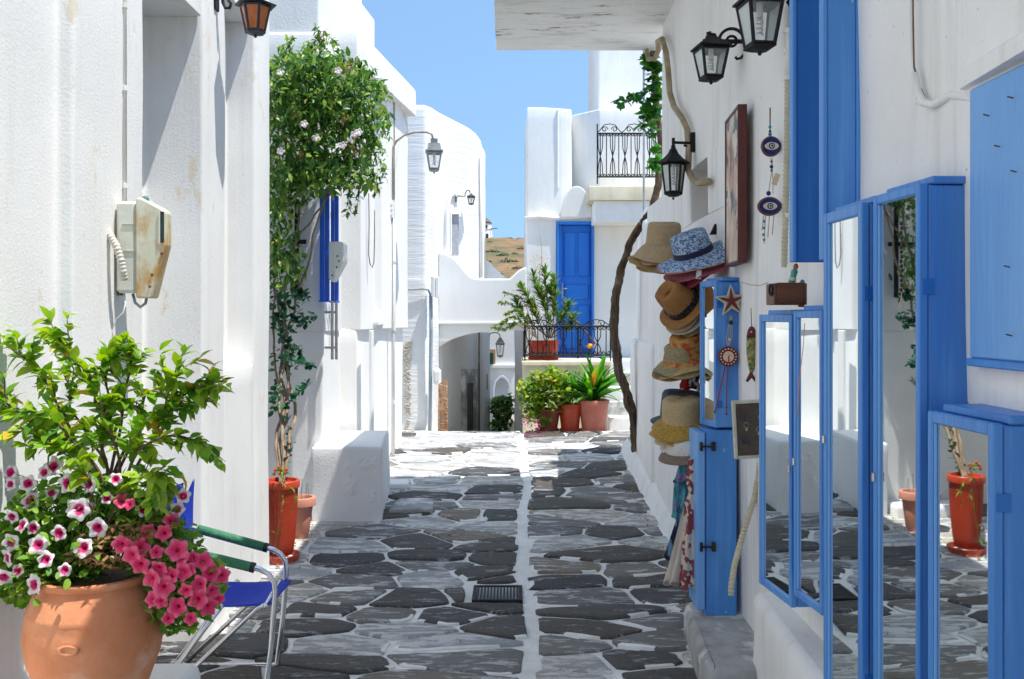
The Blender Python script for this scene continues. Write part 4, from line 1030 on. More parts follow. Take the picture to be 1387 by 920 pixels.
# ================================================================ WROUGHT IRON RAILINGS
def scroll(cx_, cz, r, turns, sgn, up, n=22):
    out = []
    for i in range(n+1):
        t = i/n; a = t*turns*2*PI; rr = r*(1-.78*t); out.append(Vector((cx_ + sgn*rr*math.cos(a), 0, cz + up*rr*math.sin(a))))
    return out
def railing(t, x0, x1, y_, z0, z1, nb, seed=0, dirv=Vector((1,0,0)), org=None, top_wave=True):
    org = org or Vector((x0, y_, 0)); L = x1-x0; H_ = z1-z0
    zt_ = z1 - H_*.17
    def M(s): return Matrix(((dirv.x, -dirv.y, 0, org.x+dirv.x*s), (dirv.y, dirv.x, 0, org.y+dirv.y*s), (0,0,1,0), (0,0,0,1)))
    part('top_rail', MB().tube([(0,0,zt_),(L,0,zt_)], .010, 6).xf(M(0)), M_IRON, t)
    part('bottom_rail', MB().tube([(0,0,z0+.03),(L,0,z0+.03)], .010, 6).xf(M(0)), M_IRON, t)
    for s in (0, L): part('post', MB().tube([(0,0,z0-.06),(0,0,z1 if s == 0 else zt_)], .009, 6).xf(M(s)), M_IRON, t)
    for i in range(nb):
        s = L*(i+.5)/nb; w = L/nb
        m = MB().tube([(0,0,z0+.03),(0,0,zt_)], .0065, 5)
        hh = zt_-z0-.03
        part('baluster', m.xf(M(s)), M_IRON, t)
        m = MB()
        if i % 2 == 0:
            m.tube([(-w*.42,0,z0+.05),(-w*.30,0,z0+hh*.35),(w*.34,0,z0+hh*.72),(w*.40,0,zt_-.02)], .0055, 4)
            m.tube([(w*.42,0,z0+.05),(w*.30,0,z0+hh*.35),(-w*.34,0,z0+hh*.72),(-w*.40,0,zt_-.02)], .0055, 4)
        if m.v: part('brace', m.xf(M(s)), M_IRON, t)
        r = w*.30
        for sg in (-1, 1):
            for (cz, ud) in ((z0+.03+r*1.05, -1), (zt_-r*1.05, 1)):
                part('scroll', MB().tube([Vector((sg*w*.03+q.x*.9, 0, q.z)) for q in scroll(sg*r*.95, cz, r*.9, 1.1, -sg, ud, 14)], .0055, 4).xf(M(s)), M_IRON, t)
    if top_wave:
        k = max(2, round(L/.34)); m = MB()
        for i in range(k):
            a = L*i/k; b = L*(i+1)/k; w = b-a
            m.tube([(a,0,zt_+.01),(a+w*.12,0,zt_+H_*.06),(a+w*.28,0,z1-.012),(a+w*.5,0,z1),(a+w*.72,0,z1-.012),(a+w*.88,0,zt_+H_*.06),(b,0,zt_+.01)], .006, 5)
            m.tube(scroll(a+w*.3, zt_+H_*.07, w*.13, 1.2, 1, 1), .0055, 4); m.tube(scroll(b-w*.3, zt_+H_*.07, w*.13, 1.2, -1, 1), .0055, 4)
        part('crest_scrolls', m.xf(M(0)), M_IRON, t)
dB = 12.02
rb_ = thing('balcony_railing', 'ornate black iron railing of the upper balcony, half behind a pole', 'railing', (WX(809,dB), dB, WZ(250,dB)), 'ornate iron railings')
railing(rb_, WX(809,dB), 2.3, dB, WZ(243,dB), WZ(168,dB), 16)
rt_ = thing('terrace_railing', 'ornate black iron railing along the terrace in front of the blue door', 'railing', (WX(710,11.5), 11.5, zt0), 'ornate iron railings')
railing(rt_, WX(711,11.5), WX(827,11.5), 11.52, WZ(485,11.5), WZ(433,11.5), 10)
railing(rt_, 0, 1.0, 11.53, WZ(485,11.5), WZ(433,11.5), 6, dirv=Vector((0,1,0)), org=Vector((WX(711,11.5), 11.53, 0)), top_wave=False)
hr = thing('hand_rail', 'dark slanting metal handrail beside the blue door', 'handrail', (WX(780,12.2), 12.2, 1))
part('rail', MB().tube([P(782,436,12.2), P(806,466,12.2)], .014, 8), M_IRONB, hr, smooth=True)
part('post', MB().tube([P(783,437,12.2), P(783,489,12.2)], .012, 8), M_IRON, hr)
pole = thing('metal_pole', 'thin grey vertical pole standing in front of the upper balcony', 'pole', (WX(872,9.0), 9.0, 1.9))
part('shaft', MB().tube([P(872,306,9.0), P(872,20,9.0)], .010, 8), M_STEEL, pole)
pole2 = thing('metal_pole', 'second thin pole behind the pagoda-capped lantern', 'pole', (WX(898,9.05), 9.05, 1.9))
part('shaft', MB().tube([P(898,290,9.05), P(898,165,9.05)], .009, 8), M_STEEL, pole2)

# ================================================================ SHOP WALL PIPES AND BOARDS
def onR(px, py, off=.03):
    d = (XR-off)*F/(px-CX); return P(px, py, d)
solo('drain_hose', 'beige drain hose bending down the shop wall from under the canopy', 'pipe',
     MB().tube([P(876,68,7.42), P(878,80,7.38), P(887,80,7.33), P(892,68,7.3), P(891,56,7.25), P(897,53,7.0)] + [onR(a, b) for a, b in ((902,70),(905,95),(907,125),(913,145),(924,160),(931,175),(933,200),(932,230),(938,243),(946,248),(960,246))],
     .020, 10), M_HOSEB, P(891,56,7.35), smooth=True)
def ribbed(pts, r, step=.008, amp=.12, seg=10):
    out = []; rs = []
    for i in range(len(pts)-1):
        L = (pts[i+1]-pts[i]).length; k = max(2, int(L/step))
        for j in range(k): out.append(pts[i].lerp(pts[i+1], j/k)); rs.append(r*(1 + amp*(1 if len(rs) % 2 else -1)))
    out.append(pts[-1]); rs.append(r); return MB().tube(out, rs, seg)
hz = thing('corrugated_conduit', 'cream ribbed conduit running straight down beside the tall blue shutter', 'conduit', P(1066,365,3.72))
part('upper_tube', MB().tube([P(1067,38,3.72), P(1068,70,3.72), P(1067,105,3.72)], .014, 10), M_PVC, hz, smooth=True)
part('ribbed_tube', ribbed([P(1067,104,3.72), P(1066,200,3.72), P(1064,290,3.72), P(1062,362,3.72)], .012), M_HOSE, hz)
for py in (42, 70, 106, 292): part('clip', MB().tube([P(1066.5,py-3,3.72), P(1066.5,py+3,3.72)], .0165, 10), M_PVC, hz)
solo('ribbed_hose', 'cream ribbed hose curving down to the step beside the lower blue cabinet', 'hose',
     ribbed([P(1032,600,4.28), P(1028,640,4.28), P(1022,675,4.3), P(1012,705,4.3), P(1003,735,4.3), P(995,765,4.25), P(991,790,4.2), P(990,806,4.2)], .013), M_HOSE, P(990,806,4.2))
wc = thing('painted_wall_cable', 'cable and conduit painted over with whitewash on the right wall', 'cable', P(1240,110,2.45))
part('upright', MB().tube([P(1232,-60,2.46), P(1233,30,2.46), P(1234,70,2.46), P(1237,95,2.46), P(1242,106,2.45)], .0065, 8), M_WALL_SHOP, wc, smooth=True)
part('dark_wire', MB().tube([P(1236,-60,2.44), P(1237,40,2.44), P(1238,90,2.44), P(1244,112,2.44), P(1252,132,2.42)], .0022, 6), M_BARK, wc, smooth=True)
part('curved_pipe', MB().tube([P(1238,100,2.44), P(1243,125,2.43), P(1250,139,2.40), P(1264,142,2.36), P(1276,136,2.32), P(1288,129,2.28), P(1303,130,2.23), P(1325,135,2.16), P(1345,137,2.1)], .0105, 10), M_WALL_SHOP, wc, smooth=True)
solo('thin_wires', 'pale and dark thin wires hanging behind the second tall cabinet', 'wire',
     MB().tube([P(1303,262,2.28), P(1305,330,2.28), P(1307,430,2.28), P(1309,500,2.28), P(1304,548,2.28)], .003, 5).tube([P(1301,262,2.27), P(1303,400,2.27), P(1311,520,2.27), P(1310,540,2.27)], .003, 5), M_HOSE, P(1303,262,2.28), smooth=True)

# tall painted panel in a red-brown frame, and a plain white board
da, db = 4.74, 4.36
pf = thing('framed_painting', 'tall narrow painting in a red brown frame seen almost edge-on', 'painting', Vector((WX(986,da), da, WZ(355,da))))
xa_, xb_ = WX(985,da), WX(1003,db)
def fa(s, off, z): # along the painting plane
    d = Vector((xb_-xa_, db-da)); L = d.length; d.normalize(); n_ = Vector((d.y, -d.x)); q = Vector((xa_, da)) + d*s*L - n_*off
    return Vector((q.x, q.y, z))
zt_, zb_ = WZ(141,db), WZ(356,db)
def slab(s0, s1, o0, o1, z0, z1): return MB().add([fa(s0,o0,z0),fa(s1,o0,z0),fa(s1,o1,z0),fa(s0,o1,z0),fa(s0,o0,z1),fa(s1,o0,z1),fa(s1,o1,z1),fa(s0,o1,z1)], [(3,2,1,0),(4,5,6,7),(0,1,5,4),(1,2,6,5),(2,3,7,6),(3,0,4,7)])
M_FRB = nmat('red_brown_frame', (.12,.028,.02), (.07,.015,.012), 12, .45, .2, 60, (1,1,.2))
part('canvas', slab(.03,.97,-.006,.02,zb_+.015,zt_-.015), nmat('abstract_paint', (.70,.64,.52), (.34,.10,.05), 9, .6, .2, 30, (1,1,.45), c3=(.12,.14,.16), s3=7, lo3=.52, hi3=.58), pf)
for a in (slab(0,.032,-.012,.03,zb_,zt_), slab(.968,1.0,-.012,.03,zb_,zt_), slab(.034,.966,-.012,.03,zt_-.014,zt_), slab(.034,.966,-.012,.03,zb_,zb_+.014)): part('frame_bar', a, M_FRB, pf, .002)
solo('white_board', 'small blank white board left of the framed painting', 'board', MB().box(WX(981,5.15), WX(993,5.15), 5.12, 5.15, WZ(306,5.15), WZ(247,5.15)), M_WHITEP, P(981,306,5.15), bev=.003)
solo('white_panel_strip', 'pale narrow panel hanging behind the straw hats', 'board', MB().box(WX(979,5.0), WX(990,5.0), 4.98, 5.0, WZ(372,5.0), WZ(318,5.0)), M_WHITEP, P(981,372,5.0), bev=.003)

# ================================================================ SHUTTERS
def tall_shutter(label, px0, px1, d, pyb, mat, thick=.035, gap=True):
    t = thing('tall_shutter', label, 'shutter', Vector((WX(px0,d), d, WZ(pyb,d))), 'tall blue shutters over the cabinets')
    x0, x1 = WX(px0,d), WX(px1,d); z0, z1 = WZ(pyb,d), 3.72
    part('stile', MB().box(x0, x0+.014, d-.006, d+thick, z0, z1), M_BLUE, t, .003)
    part('leaf', MB().box(x0+.0145, x1-(.012 if gap else 0), d, d+thick-.004, z0, z1), mat, t, .003)
    if gap: part('stile', MB().box(x1-.0115, x1+.002, d-.003, d+thick, z0, z1), mat, t, .003)
tall_shutter('darker tall blue shutter standing out from the wall beside the ribbed conduit', 1073, 1150, 3.2, 355, M_BLUED, gap=False)
tall_shutter('brighter tall blue shutter directly behind the first tall cabinet', 1114, 1165, 2.92, 352, M_BLUE)
# window shutter near the camera
ws = thing('window_shutter', 'pale blue wooden window shutter with rusty nails at the right edge', 'shutter', (XR-.06, 2.0, WZ(489,2.18)))
xw_ = XR-.055; y0_ = 1.62; y1_ = xw_*F/(1326-CX)
zb_ = WZ(492, y1_); zt_ = WZ(122, y1_)
part('leaf', MB().box(xw_-.022, xw_+.01, y0_, y1_, zb_+.012, zt_), M_BLUEL, ws, .004)
part('bottom_rail', MB().box(xw_-.028, xw_+.01, y0_, y1_+.004, zb_-.006, zb_+.0115), M_BLUE, ws, .003)
for (px, py) in ((1338,157),(1353,199),(1371,133),(1375,233),(1369,455),(1366,362)):
    d = xw_*F/(px-CX)*.975; q = Vector((xw_-.024, d, EYE-(py-HOR)*d/F)); part('nail', MB().tube([q, q+Vector((-.012,.0,.003))], .0017, 6), M_BARK, ws)
m = MB(); vs = []
solo('window_lintel', 'rough whitewashed lintel ledge over the pale blue shutter', 'ledge', masonry([(XR-.125,1.5),(XR-.03,1.5),(XR-.03,y1_+.05),(XR-.075,y1_+.05)], zt_+.012, zt_+.06, .016, .006, .05, capbottom=True), M_WALL_SHOP, (XR, 1.9, zt_), smooth=1.2)

# ================================================================ DISPLAY CABINETS
def cabinet(label, a, b, z0, z1, depth, fw=.032, cap=True, latch=.5, side_in=0, mat=M_BLUE, side=M_BLUE, latch_right=False):
    """a, b = far and near foot of the mirrored front (plan points)"""
    a = Vector(a); b = Vector(b); L = (b-a).length; u = (b-a)/L; n_ = Vector((-u.y, u.x))       # n_: into the wall
    if n_.x < 0: n_ = -n_
    M = Matrix(((u.x, n_.x, 0, 0), (u.y, n_.y, 0, 0), (0,0,1,0), (0,0,0,1)))
    t = thing('display_cabinet', label, 'cabinet', (a.x, a.y, z0), 'mirrored display cabinets'); H_ = z1-z0
    def pt(name, mb, mat_, par=t, bev=0.003, **k): return part(name, mb.xf(M), mat_, par, bev, world=False, **k)
    pt('carcass', MB().box(.004, L-.002, .024, depth, 0, H_-.004), side)
    dr_ = pt('door', MB().box(0, fw, 0, .022, 0, H_), mat)
    pt('door_stile', MB().box(L-fw, L, 0, .022, 0, H_), mat, dr_)
    pt('door_rail', MB().box(fw+.0005, L-fw-.0005, .001, .021, 0, fw*1.2), mat, dr_)
    pt('door_rail', MB().box(fw+.0005, L-fw-.0005, .001, .021, H_-fw*1.2, H_), mat, dr_)
    pt('mirror', MB().box(fw, L-fw, .010, .014, fw*1.2, H_-fw*1.2), M_MIRROR, dr_, bev=0)
    bd = .006
    pt('bead', MB().box(fw+.0008, fw+bd, .004, .0098, fw*1.2+.001, H_-fw*1.2-.001), M_BLUEL, dr_, bev=.001)
    if cap: pt('cornice', MB().box(.012, L+.004, .03, min(depth-.01,.16), H_-.002, H_+.016), mat)
    lx = fw*.45 if not latch_right else L-fw*.45
    for hz_ in (.16, .84): pt('hinge', MB().box(L-.0015, L+.0025, .008, .036, H_*hz_-.018, H_*hz_+.018), M_BLUED, bev=.0006)
    for hz_ in (.06, .36, .66, .95): pt('screw', MB().ball((L-.0005, depth*.72, H_*hz_), .0028, 6, 4), M_BARK, bev=0)
    k = pt('latch', MB().box(lx-.006, lx+.006, -.006, 0, H_*latch-.012, H_*latch+.012), M_STEEL, dr_, bev=.002)
    return t
cabinet('far small mirrored blue cabinet under the wooden box', (.90,3.50), (.930,3.20), WZ(790,3.5), 1.610, .20, .022, latch=.47, latch_right=True)
cabinet('second small mirrored blue cabinet, between the wooden box and the first tall one', (.929,3.17), (.950,2.945), WZ(806,3.17), 1.622, .16, .020, latch=.47)
cabinet('first tall mirrored blue cabinet below the bright tall shutter', (.90,2.776), (.905,2.487), .42, WZ(290,2.776), .20, .026, latch=.56)
cabinet('tallest mirrored blue cabinet reflecting the vine, with a broad blue side', (.92,2.448), (.933,2.20), .42, WZ(266,2.448), .16, .020, latch=.52)
cabinet('low wide mirrored blue cabinet at the right front corner', (.93,2.15), (.942,1.88), .42, WZ(556,2.15), .22, .0215, latch=.33)
# hooks along the top of the low one
# slim hat-shop cabinet pair
dF = 4.6; zt_, zb_ = WZ(380,dF), WZ(580,dF)
sc_ = cabinet('slim mirrored blue cabinet with a starfish hung on its side', (.938,4.80), (.975,4.6), zb_, zt_, .13, .024, latch=.3)
part('back_panel', MB().box(.975+.004, XR-.002, 4.604, 4.74, zb_+.004, zt_-.01), M_BLUE, sc_, .003)
lc = thing('floor_cabinet', 'closed blue cupboard with black hooks standing below the hats', 'cabinet', (.925, 4.6, .17))
part('carcass', MB().box(WX(956,dF), WX(998,dF), 4.6, 4.80, .17, WZ(583,dF)), M_BLUE, lc, .004)
dd = part('door', MB().box(WX(943,dF+.02), WX(954.5,dF), 4.59, 4.81, .20, WZ(583,dF)-.01), M_BLUEL, lc, .004)
for py in (605, 741):
    m = MB(); q = lambda px, yy=py: P(px, yy, 4.585)
    m.tube([q(950), q(958), q(963), q(968)], .005, 6); m.box(WX(950,4.585)-.006, WX(950,4.585)+.006, 4.578, 4.59, WZ(py+6,4.585), WZ(py-6,4.585))
    m.box(WX(967,4.585)-.008, WX(967,4.585)+.008, 4.58, 4.599, WZ(py+6,4.585), WZ(py-6,4.585)); m.tube([q(963), q(966, py+3), q(969, py+4)], .004, 6)
    part('hook', m, nmat('aged_brass', (.06,.045,.02), (.03,.025,.02), 20, .5, metal=.6), lc)

# ================================================================ ORNAMENTS ON THE SHOP WALL
M_CLAY = nmat('brown_glaze', (.20,.075,.03), (.12,.04,.02), 20, .4, .2, 60)
M_COB = nmat('cobalt_glaze', (.008,.016,.12), (.012,.025,.17), 20, .2); M_BONE = nmat('bone_glaze', (.72,.68,.55), (.6,.55,.42), 20, .35)
M_STRING = flat('string', (.55,.45,.30), .9); M_BLK = flat('black_glaze', (.01,.01,.012), .2)
def disc_x(c, rx, rz, y, th=.006, n=28, shape=None):
    pts = [(c.x+rx*math.cos(2*PI*i/n)*(shape(2*PI*i/n) if shape else 1), c.z+rz*math.sin(2*PI*i/n)*(shape(2*PI*i/n) if shape else 1)) for i in range(n)]
    return MB().prism(pts, lambda a, b: Vector((a, y-th, b)), lambda a, b: Vector((a, y, b)))
def eye_shape(c, rx, rz, y, th=.006):
    n = 14; pts = [(c.x - rx*math.cos(PI*i/n), c.z + rz*math.sin(PI*i/n)**1.15) for i in range(n)] + [(c.x + rx*math.cos(PI*i/n), c.z - rz*math.sin(PI*i/n)**1.15) for i in range(n)]
    return MB().prism(pts, lambda a, b: Vector((a, y-th, b)), lambda a, b: Vector((a, y, b)))
dO = 3.9
def eye_charm(label, px, py, r, almond):
    c = P(px, py, dO); t = thing('eye_charm', label, 'ornament', c, 'eye charms on the shop wall')
    if almond: part('plaque', eye_shape(c, r*1.22, r*.95, dO, .014), M_CLAY, t, .003); part('glaze', eye_shape(c, r*1.02, r*.78, dO-.0145, .004), M_COB, t)
    else: part('plaque', disc_x(c, r, r*1.02, dO, .014), M_CLAY, t, .003); part('glaze', disc_x(c, r*.84, r*.86, dO-.0145, .004), M_COB, t)
    part('eye', eye_shape(c, r*.70, r*.38, dO-.019, .002), M_BONE, t); part('iris', disc_x(c, r*.30, r*.30, dO-.0215, .002), M_COB, t)
    part('eye_ring', disc_x(c, r*.19, r*.19, dO-.024, .002), M_BONE, t); part('pupil', disc_x(c, r*.10, r*.10, dO-.0265, .002), M_BLK, t)
    return t
e1 = eye_charm('round blue eye charm hanging on a string, upper of two', 1043.5, 199, .041, False)
e2 = eye_charm('almond-shaped blue eye charm, lower of two', 1041.5, 280, .041, True)
part('string', MB().tube([P(1043,146,dO), P(1043,184,dO)], .003, 5), M_BARK, e1)
part('string', MB().tube([P(1044,214,dO), P(1045,232,dO), P(1041,262,dO)], .002, 5).tube([P(1046,214,dO), P(1047,262,dO)], .002, 5), M_STRING, e1)
for (px, py, r, mt_) in ((1043,172,.007,0),(1043,178,.006,1),(1043,182,.008,0),(1045,226,.008,1),(1045,231,.006,0),(1045,219,.005,1)):
    part('bead', MB().ball(P(px,py,dO), r, 8, 6), M_COB if mt_ else flat('turquoise_bead', (.02,.28,.42), .3), e1, smooth=True)
part('paper_tag', MB().box(-.011,.011,-.001,.001,-.024,.024).xf(T(P(1051,243,dO-.01)) @ RY(.35)), flat('kraft_tag', (.62,.52,.34)), e1)
part('bead', MB().ball(P(1041,262,dO), .010, 8, 6), M_COB, e2, smooth=True)
for i, (px, l) in enumerate(((1036,330),(1041,322),(1047,318),(1033,312))):
    part('tassel', MB().tube([P(px+1,292,dO), P(px,306,dO), P(px-1,l,dO)], .0022, 5), M_STRING, e2)
for (px, py) in ((1035,300),(1035,309),(1034,318),(1035,325)): part('bead', MB().ball(P(px,py,dO-.002), .006, 8, 6), flat('turquoise_bead', (.02,.28,.42), .3), e2, smooth=True)
# starfish and pendant on the slim cabinet
dq = 4.585; c = P(990, 408, dq)
st_ = thing('starfish_ornament', 'cream beaded starfish with dark red arms on the slim blue cabinet', 'ornament', c)
def star(r0, r1, rot, y, th):
    pts = []
    for i in range(10):
        r = r0 if i % 2 == 0 else r1; a = PI/2 + rot - 2*PI*i/10; pts.append((c.x+r*math.cos(a), c.z+r*math.sin(a)))
    return MB().prism(pts, lambda a, b: Vector((a, y-th, b)), lambda a, b: Vector((a, y, b)))
part('body', star(.084, .034, .06, dq, .012), nmat('beaded_cream', (.66,.58,.44), (.42,.33,.22), 120, .7, 1, 200), st_, .006, seg=2)
part('inlay', star(.066, .016, .06, dq-.0125, .004), nmat('dark_red', (.17,.015,.02), (.10,.01,.01), 50, .5, .4, 120), st_, .002)
rr = random.Random(8)
for i in range(10):
    for k in range(6):
        r0, r1 = (.082, .033) if i % 2 == 0 else (.033, .082); a0_ = PI/2+.06-2*PI*i/10; a1_ = a0_-2*PI/10
        p0 = Vector((math.cos(a0_)*r0, 0, math.sin(a0_)*r0)); p1 = Vector((math.cos(a1_)*r1, 0, math.sin(a1_)*r1)); q = c + p0.lerp(p1, (k+.5)/6)*.93; q.y = dq-.014
        if i == 0 and k == 0: bme = MB().ball((0,0,0), .0042, 6, 4).mesh('rim_bead', M_BONE)
        place('rim_bead', bme, st_, T(q - c))
pd = P(986, 483, dq); pn = thing('round_pendant', 'round dark red pendant with a cream face hanging on cords below the starfish', 'ornament', pd)
part('disc', disc_x(pd, .048, .048, dq, .010), nmat('maroon_glaze', (.19,.02,.022), (.12,.012,.015), 40, .4, .3, 90), pn, .002)
part('face', disc_x(pd, .026, .026, dq-.0105, .003), nmat('face_cream', (.72,.55,.40), (.58,.36,.25), 90, .5, lo=.45, hi=.6), pn)
for i in range(16):
    a = 2*PI*i/16; part('stud', MB().ball(pd + Vector((.037*math.cos(a), -.011, .037*math.sin(a))), .004, 6, 4), M_BONE, pn)
part('stem', MB().tube([pd+Vector((0,-.014,.004)), pd+Vector((.002,-.014,-.030))], .003, 6), nmat('dark_red2', (.25,.02,.02)), pn)
m = MB()
for dx in (-3,-1,1,3): m.tube([P(990+dx*.3,428,dq-.004), P(989+dx,445,dq-.006), P(988+dx*1.3,458,dq-.004), P(986+dx*.4,468,dq-.006)], .0016, 4)
part('cord', m, M_STRING, pn); part('bead', MB().ball(P(990,437,dq-.006), .011, 8, 6), M_BLK, pn, smooth=True); part('bead', MB().ball(P(988,460,dq-.006), .007, 8, 6), M_BONE, pn, smooth=True)
part('tail_cord', MB().tube([P(982,496,dq), P(976,525,dq-.006), P(970,552,dq-.004), P(968,560,dq-.004)], .003, 5).tube([P(986,497,dq), P(984,530,dq), P(984,562,dq)], .002, 5), nmat('red_cord', (.30,.02,.02)), pn)
for (px, py) in ((968,558),(984,552),(984,561)): part('bead', MB().ball(P(px,py,dq-.004), .006, 8, 6), M_CLAY, pn)
# fish
df = 4.3; fc = P(1018, 478, df)
fs_ = thing('fish_ornament', 'green patterned wooden fish hanging head up on the wall beside the slim cabinet', 'ornament', fc)
M_FISH = nmat('fish_paint', (.20,.22,.06), (.05,.08,.04), 60, .45, .3, 90, lo=.48, hi=.54, c3=(.38,.30,.10), s3=40, lo3=.5, hi3=.56)
prof = [(0,.118),(.010,.112),(.017,.098),(.022,.07),(.024,.035),(.023,0),(.019,-.04),(.012,-.075),(.006,-.092)]
part('body', MB().lathe([(r, z) for r, z in prof][::-1], 14, fc, 1, .5), M_FISH, fs_, smooth=True)
part('head', MB().lathe([(.0215,.068),(.0235,.068),(.019,.098),(.011,.114),(0,.121)], 14, fc, 1, .56), nmat('fish_head', (.16,.02,.02), (.08,.02,.02), 30, .4), fs_, smooth=True)
part('tail', MB().prism([(0,-.085),(.022,-.125),(.016,-.130),(0,-.112),(-.018,-.132),(-.026,-.126),(-.006,-.085)], lambda a, b: fc+Vector((a,-.004,b)), lambda a, b: fc+Vector((a,.004,b))), nmat('fish_tail', (.12,.03,.02)), fs_)
for sz in (.03, -.02): part('fin', MB().prism([(.021,sz),(.034,sz-.022),(.020,sz-.034)], lambda a, b: fc+Vector((a,-.002,b)), lambda a, b: fc+Vector((a,.002,b))), nmat('fin_brown', (.16,.05,.03)), fs_)
part('eye', MB().ball(fc+Vector((-.004,-.012,.094)), .004, 8, 6), M_BONE, fs_)
part('string', MB().tube([fc+Vector((0,0,.118)), fc+Vector((0,.004,.165)), fc+Vector((0,.01,.2))], .002, 5), M_BARK, fs_)
# earring board
de = 4.05; x0_, x1_ = WX(995,de), WX(1036,de); zb_, zt_ = WZ(622,de), WZ(543,de)
eb = thing('earring_board', 'small cream framed brown board pinned with earrings beside the hose', 'display board', Vector((x0_, de, zb_)))
M_CRF = flat('cream_frame', (.62,.59,.45), .5); Mt = T(Vector((x0_,de,zb_))) @ RY(-.05)
w_, h_ = x1_-x0_+.01, zt_-zb_
def eb_(n, mbx, mt_, bv=.002, par=eb): return part(n, mbx.xf(RY(-.05)), mt_, par, bv, world=False)
eb_('backing', MB().box(.014, w_-.014, .0, .008, .014, h_-.014), nmat('brown_cloth', (.13,.095,.075), (.09,.07,.055), 60, .95, .6, 200))
eb_('frame_bar', MB().box(0,.0135,-.010,.012,0,h_), M_CRF); eb_('frame_bar', MB().box(w_-.0135,w_,-.010,.012,0,h_), M_CRF)
eb_('frame_bar', MB().box(.014,w_-.014,-.010,.012,0,.0135), M_CRF); eb_('frame_bar', MB().box(.014,w_-.014,-.010,.012,h_-.0135,h_), M_CRF)
for (u, v, cc) in ((.28,.70,(.05,.06,.08)),(.42,.69,(.05,.06,.08)),(.80,.70,(.02,.30,.22)),(.30,.28,(.03,.05,.10)),(.46,.27,(.03,.05,.10)),(.78,.42,(.5,.5,.5)),(.40,.5,(.5,.45,.3))):
    xx, zz_ = w_*u, h_*v
    e_ = eb_('earring', MB().tube([(xx+.010*math.cos(a), -.004, zz_+.018+.012*math.sin(a)) for a in [2*PI*i/12 for i in range(12)]], .0011, 4).ball((xx,-.006,zz_), .0065, 8, 6), flat('stone_bead', cc, .3), 0)
# wooden box and painted figures on top of the small cabinets
dw = 3.25
wb = thing('wooden_box', 'small dark wooden box on top of the small cabinets', 'box', Vector((WX(1046,dw), dw, 1.645)))
M_WOOD = nmat('dark_wood', (.16,.06,.025), (.08,.03,.015), 10, .5, .4, 30, (.4,1,3))
zl0 = 1.642
part('front', MB().box(WX(1047,dw), WX(1083,dw), dw-.05, dw-.04, zl0, zl0+.074), M_WOOD, wb, .002)
part('back', MB().box(WX(1047,dw), WX(1083,dw), dw+.04, dw+.05, zl0, zl0+.074), M_WOOD, wb, .002)
part('end_panel', MB().box(WX(1047,dw)-.010, WX(1047,dw)-.0005, dw-.05, dw+.05, zl0, zl0+.072), M_WOOD, wb, .002)
part('end_panel', MB().box(WX(1083,dw)+.0005, WX(1083,dw)+.010, dw-.05, dw+.05, zl0, zl0+.072), M_WOOD, wb, .002)
part('inside', MB().box(WX(1047,dw), WX(1083,dw), dw-.0395, dw+.0395, zl0, zl0+.055), flat('box_dark', (.03,.02,.015)), wb)
part('handle_ring', MB().tube([(WX(1041,dw), dw-.03+.018*math.cos(a), zl0+.05+.018*math.sin(a)) for a in [2*PI*i/14 for i in range(15)]], .004, 5), M_IRON, wb)
def figure(label, px, py, h, cols, lean):
    q = P(px, py, dw-.02); t = thing('painted_figure', label, 'figurine', q, 'painted wooden figurines on the cabinets'); Mx = RY(lean)
    part('body', MB().lathe([(.010,0),(.012,h*.1),(.010,h*.45),(.012,h*.62),(.006,h*.7)], 12).xf(Mx), flat('fig_%s'%label[:5], cols[0], .4), t, smooth=True, world=False)
    part('band', MB().lathe([(.0128,h*.22),(.0132,h*.24),(.0125,h*.34),(.011,h*.36)], 12).xf(Mx), flat('figband_%s'%label[:5], cols[1], .4), t, world=False)
    part('head', MB().ball((0,0,h*.80), (.009,.009,h*.13), 10, 8).xf(Mx), flat('fighead_%s'%label[:5], cols[2], .4), t, smooth=True, world=False)
figure('teal and cream painted figurine leaning on the wooden box', 1071, 388, .085, ((.05,.32,.28),(.65,.55,.35),(.45,.12,.05)), .25)
figure('red and brown painted figurine standing in front of the wooden box', 1085, 416, .10, ((.30,.05,.03),(.6,.5,.35),(.05,.25,.3)), .05)
# small hanging bits on a line between the cabinets
solo('string_line', 'sagging twine from the slim cabinet to the wooden box', 'string', MB().tube([P(1004,382,4.5), P(1016,386,4.2), P(1030,387,3.9), P(1040,383,3.6)], .002, 5), M_STRING, P(1004,382,4.5))

# ================================================================ HATS
def weave(name, c1, c2, sc=60, st=(1,1,3.5), rough=.85, lo=.42, hi=.58): return nmat(name, c1, c2, sc, rough, 1.0, sc*2.2, st, lo=lo, hi=hi, bdist=.004)
H_TAN = weave('tan_felt', (.46,.34,.20), (.38,.27,.15)); H_STRAW = weave('straw', (.56,.40,.17), (.38,.25,.08)); H_BLUE = weave('blue_straw', (.04,.12,.30), (.42,.52,.62), 75, (1,1,1.6), lo=.47, hi=.53)
H_PINK = weave('dusty_pink', (.42,.13,.16), (.34,.08,.11)); H_BROWN = weave('caramel_felt', (.33,.15,.045), (.27,.12,.03)); H_CREAM = weave('cream_felt', (.62,.56,.44), (.52,.45,.34))
H_TEAL = weave('teal_straw', (.05,.26,.28), (.03,.18,.2)); H_GREY = weave('slate_straw', (.085,.105,.14), (.05,.065,.09)); H_ORNG = weave('patterned_red', (.36,.05,.02), (.44,.25,.06), 26, (1,1,1.4))
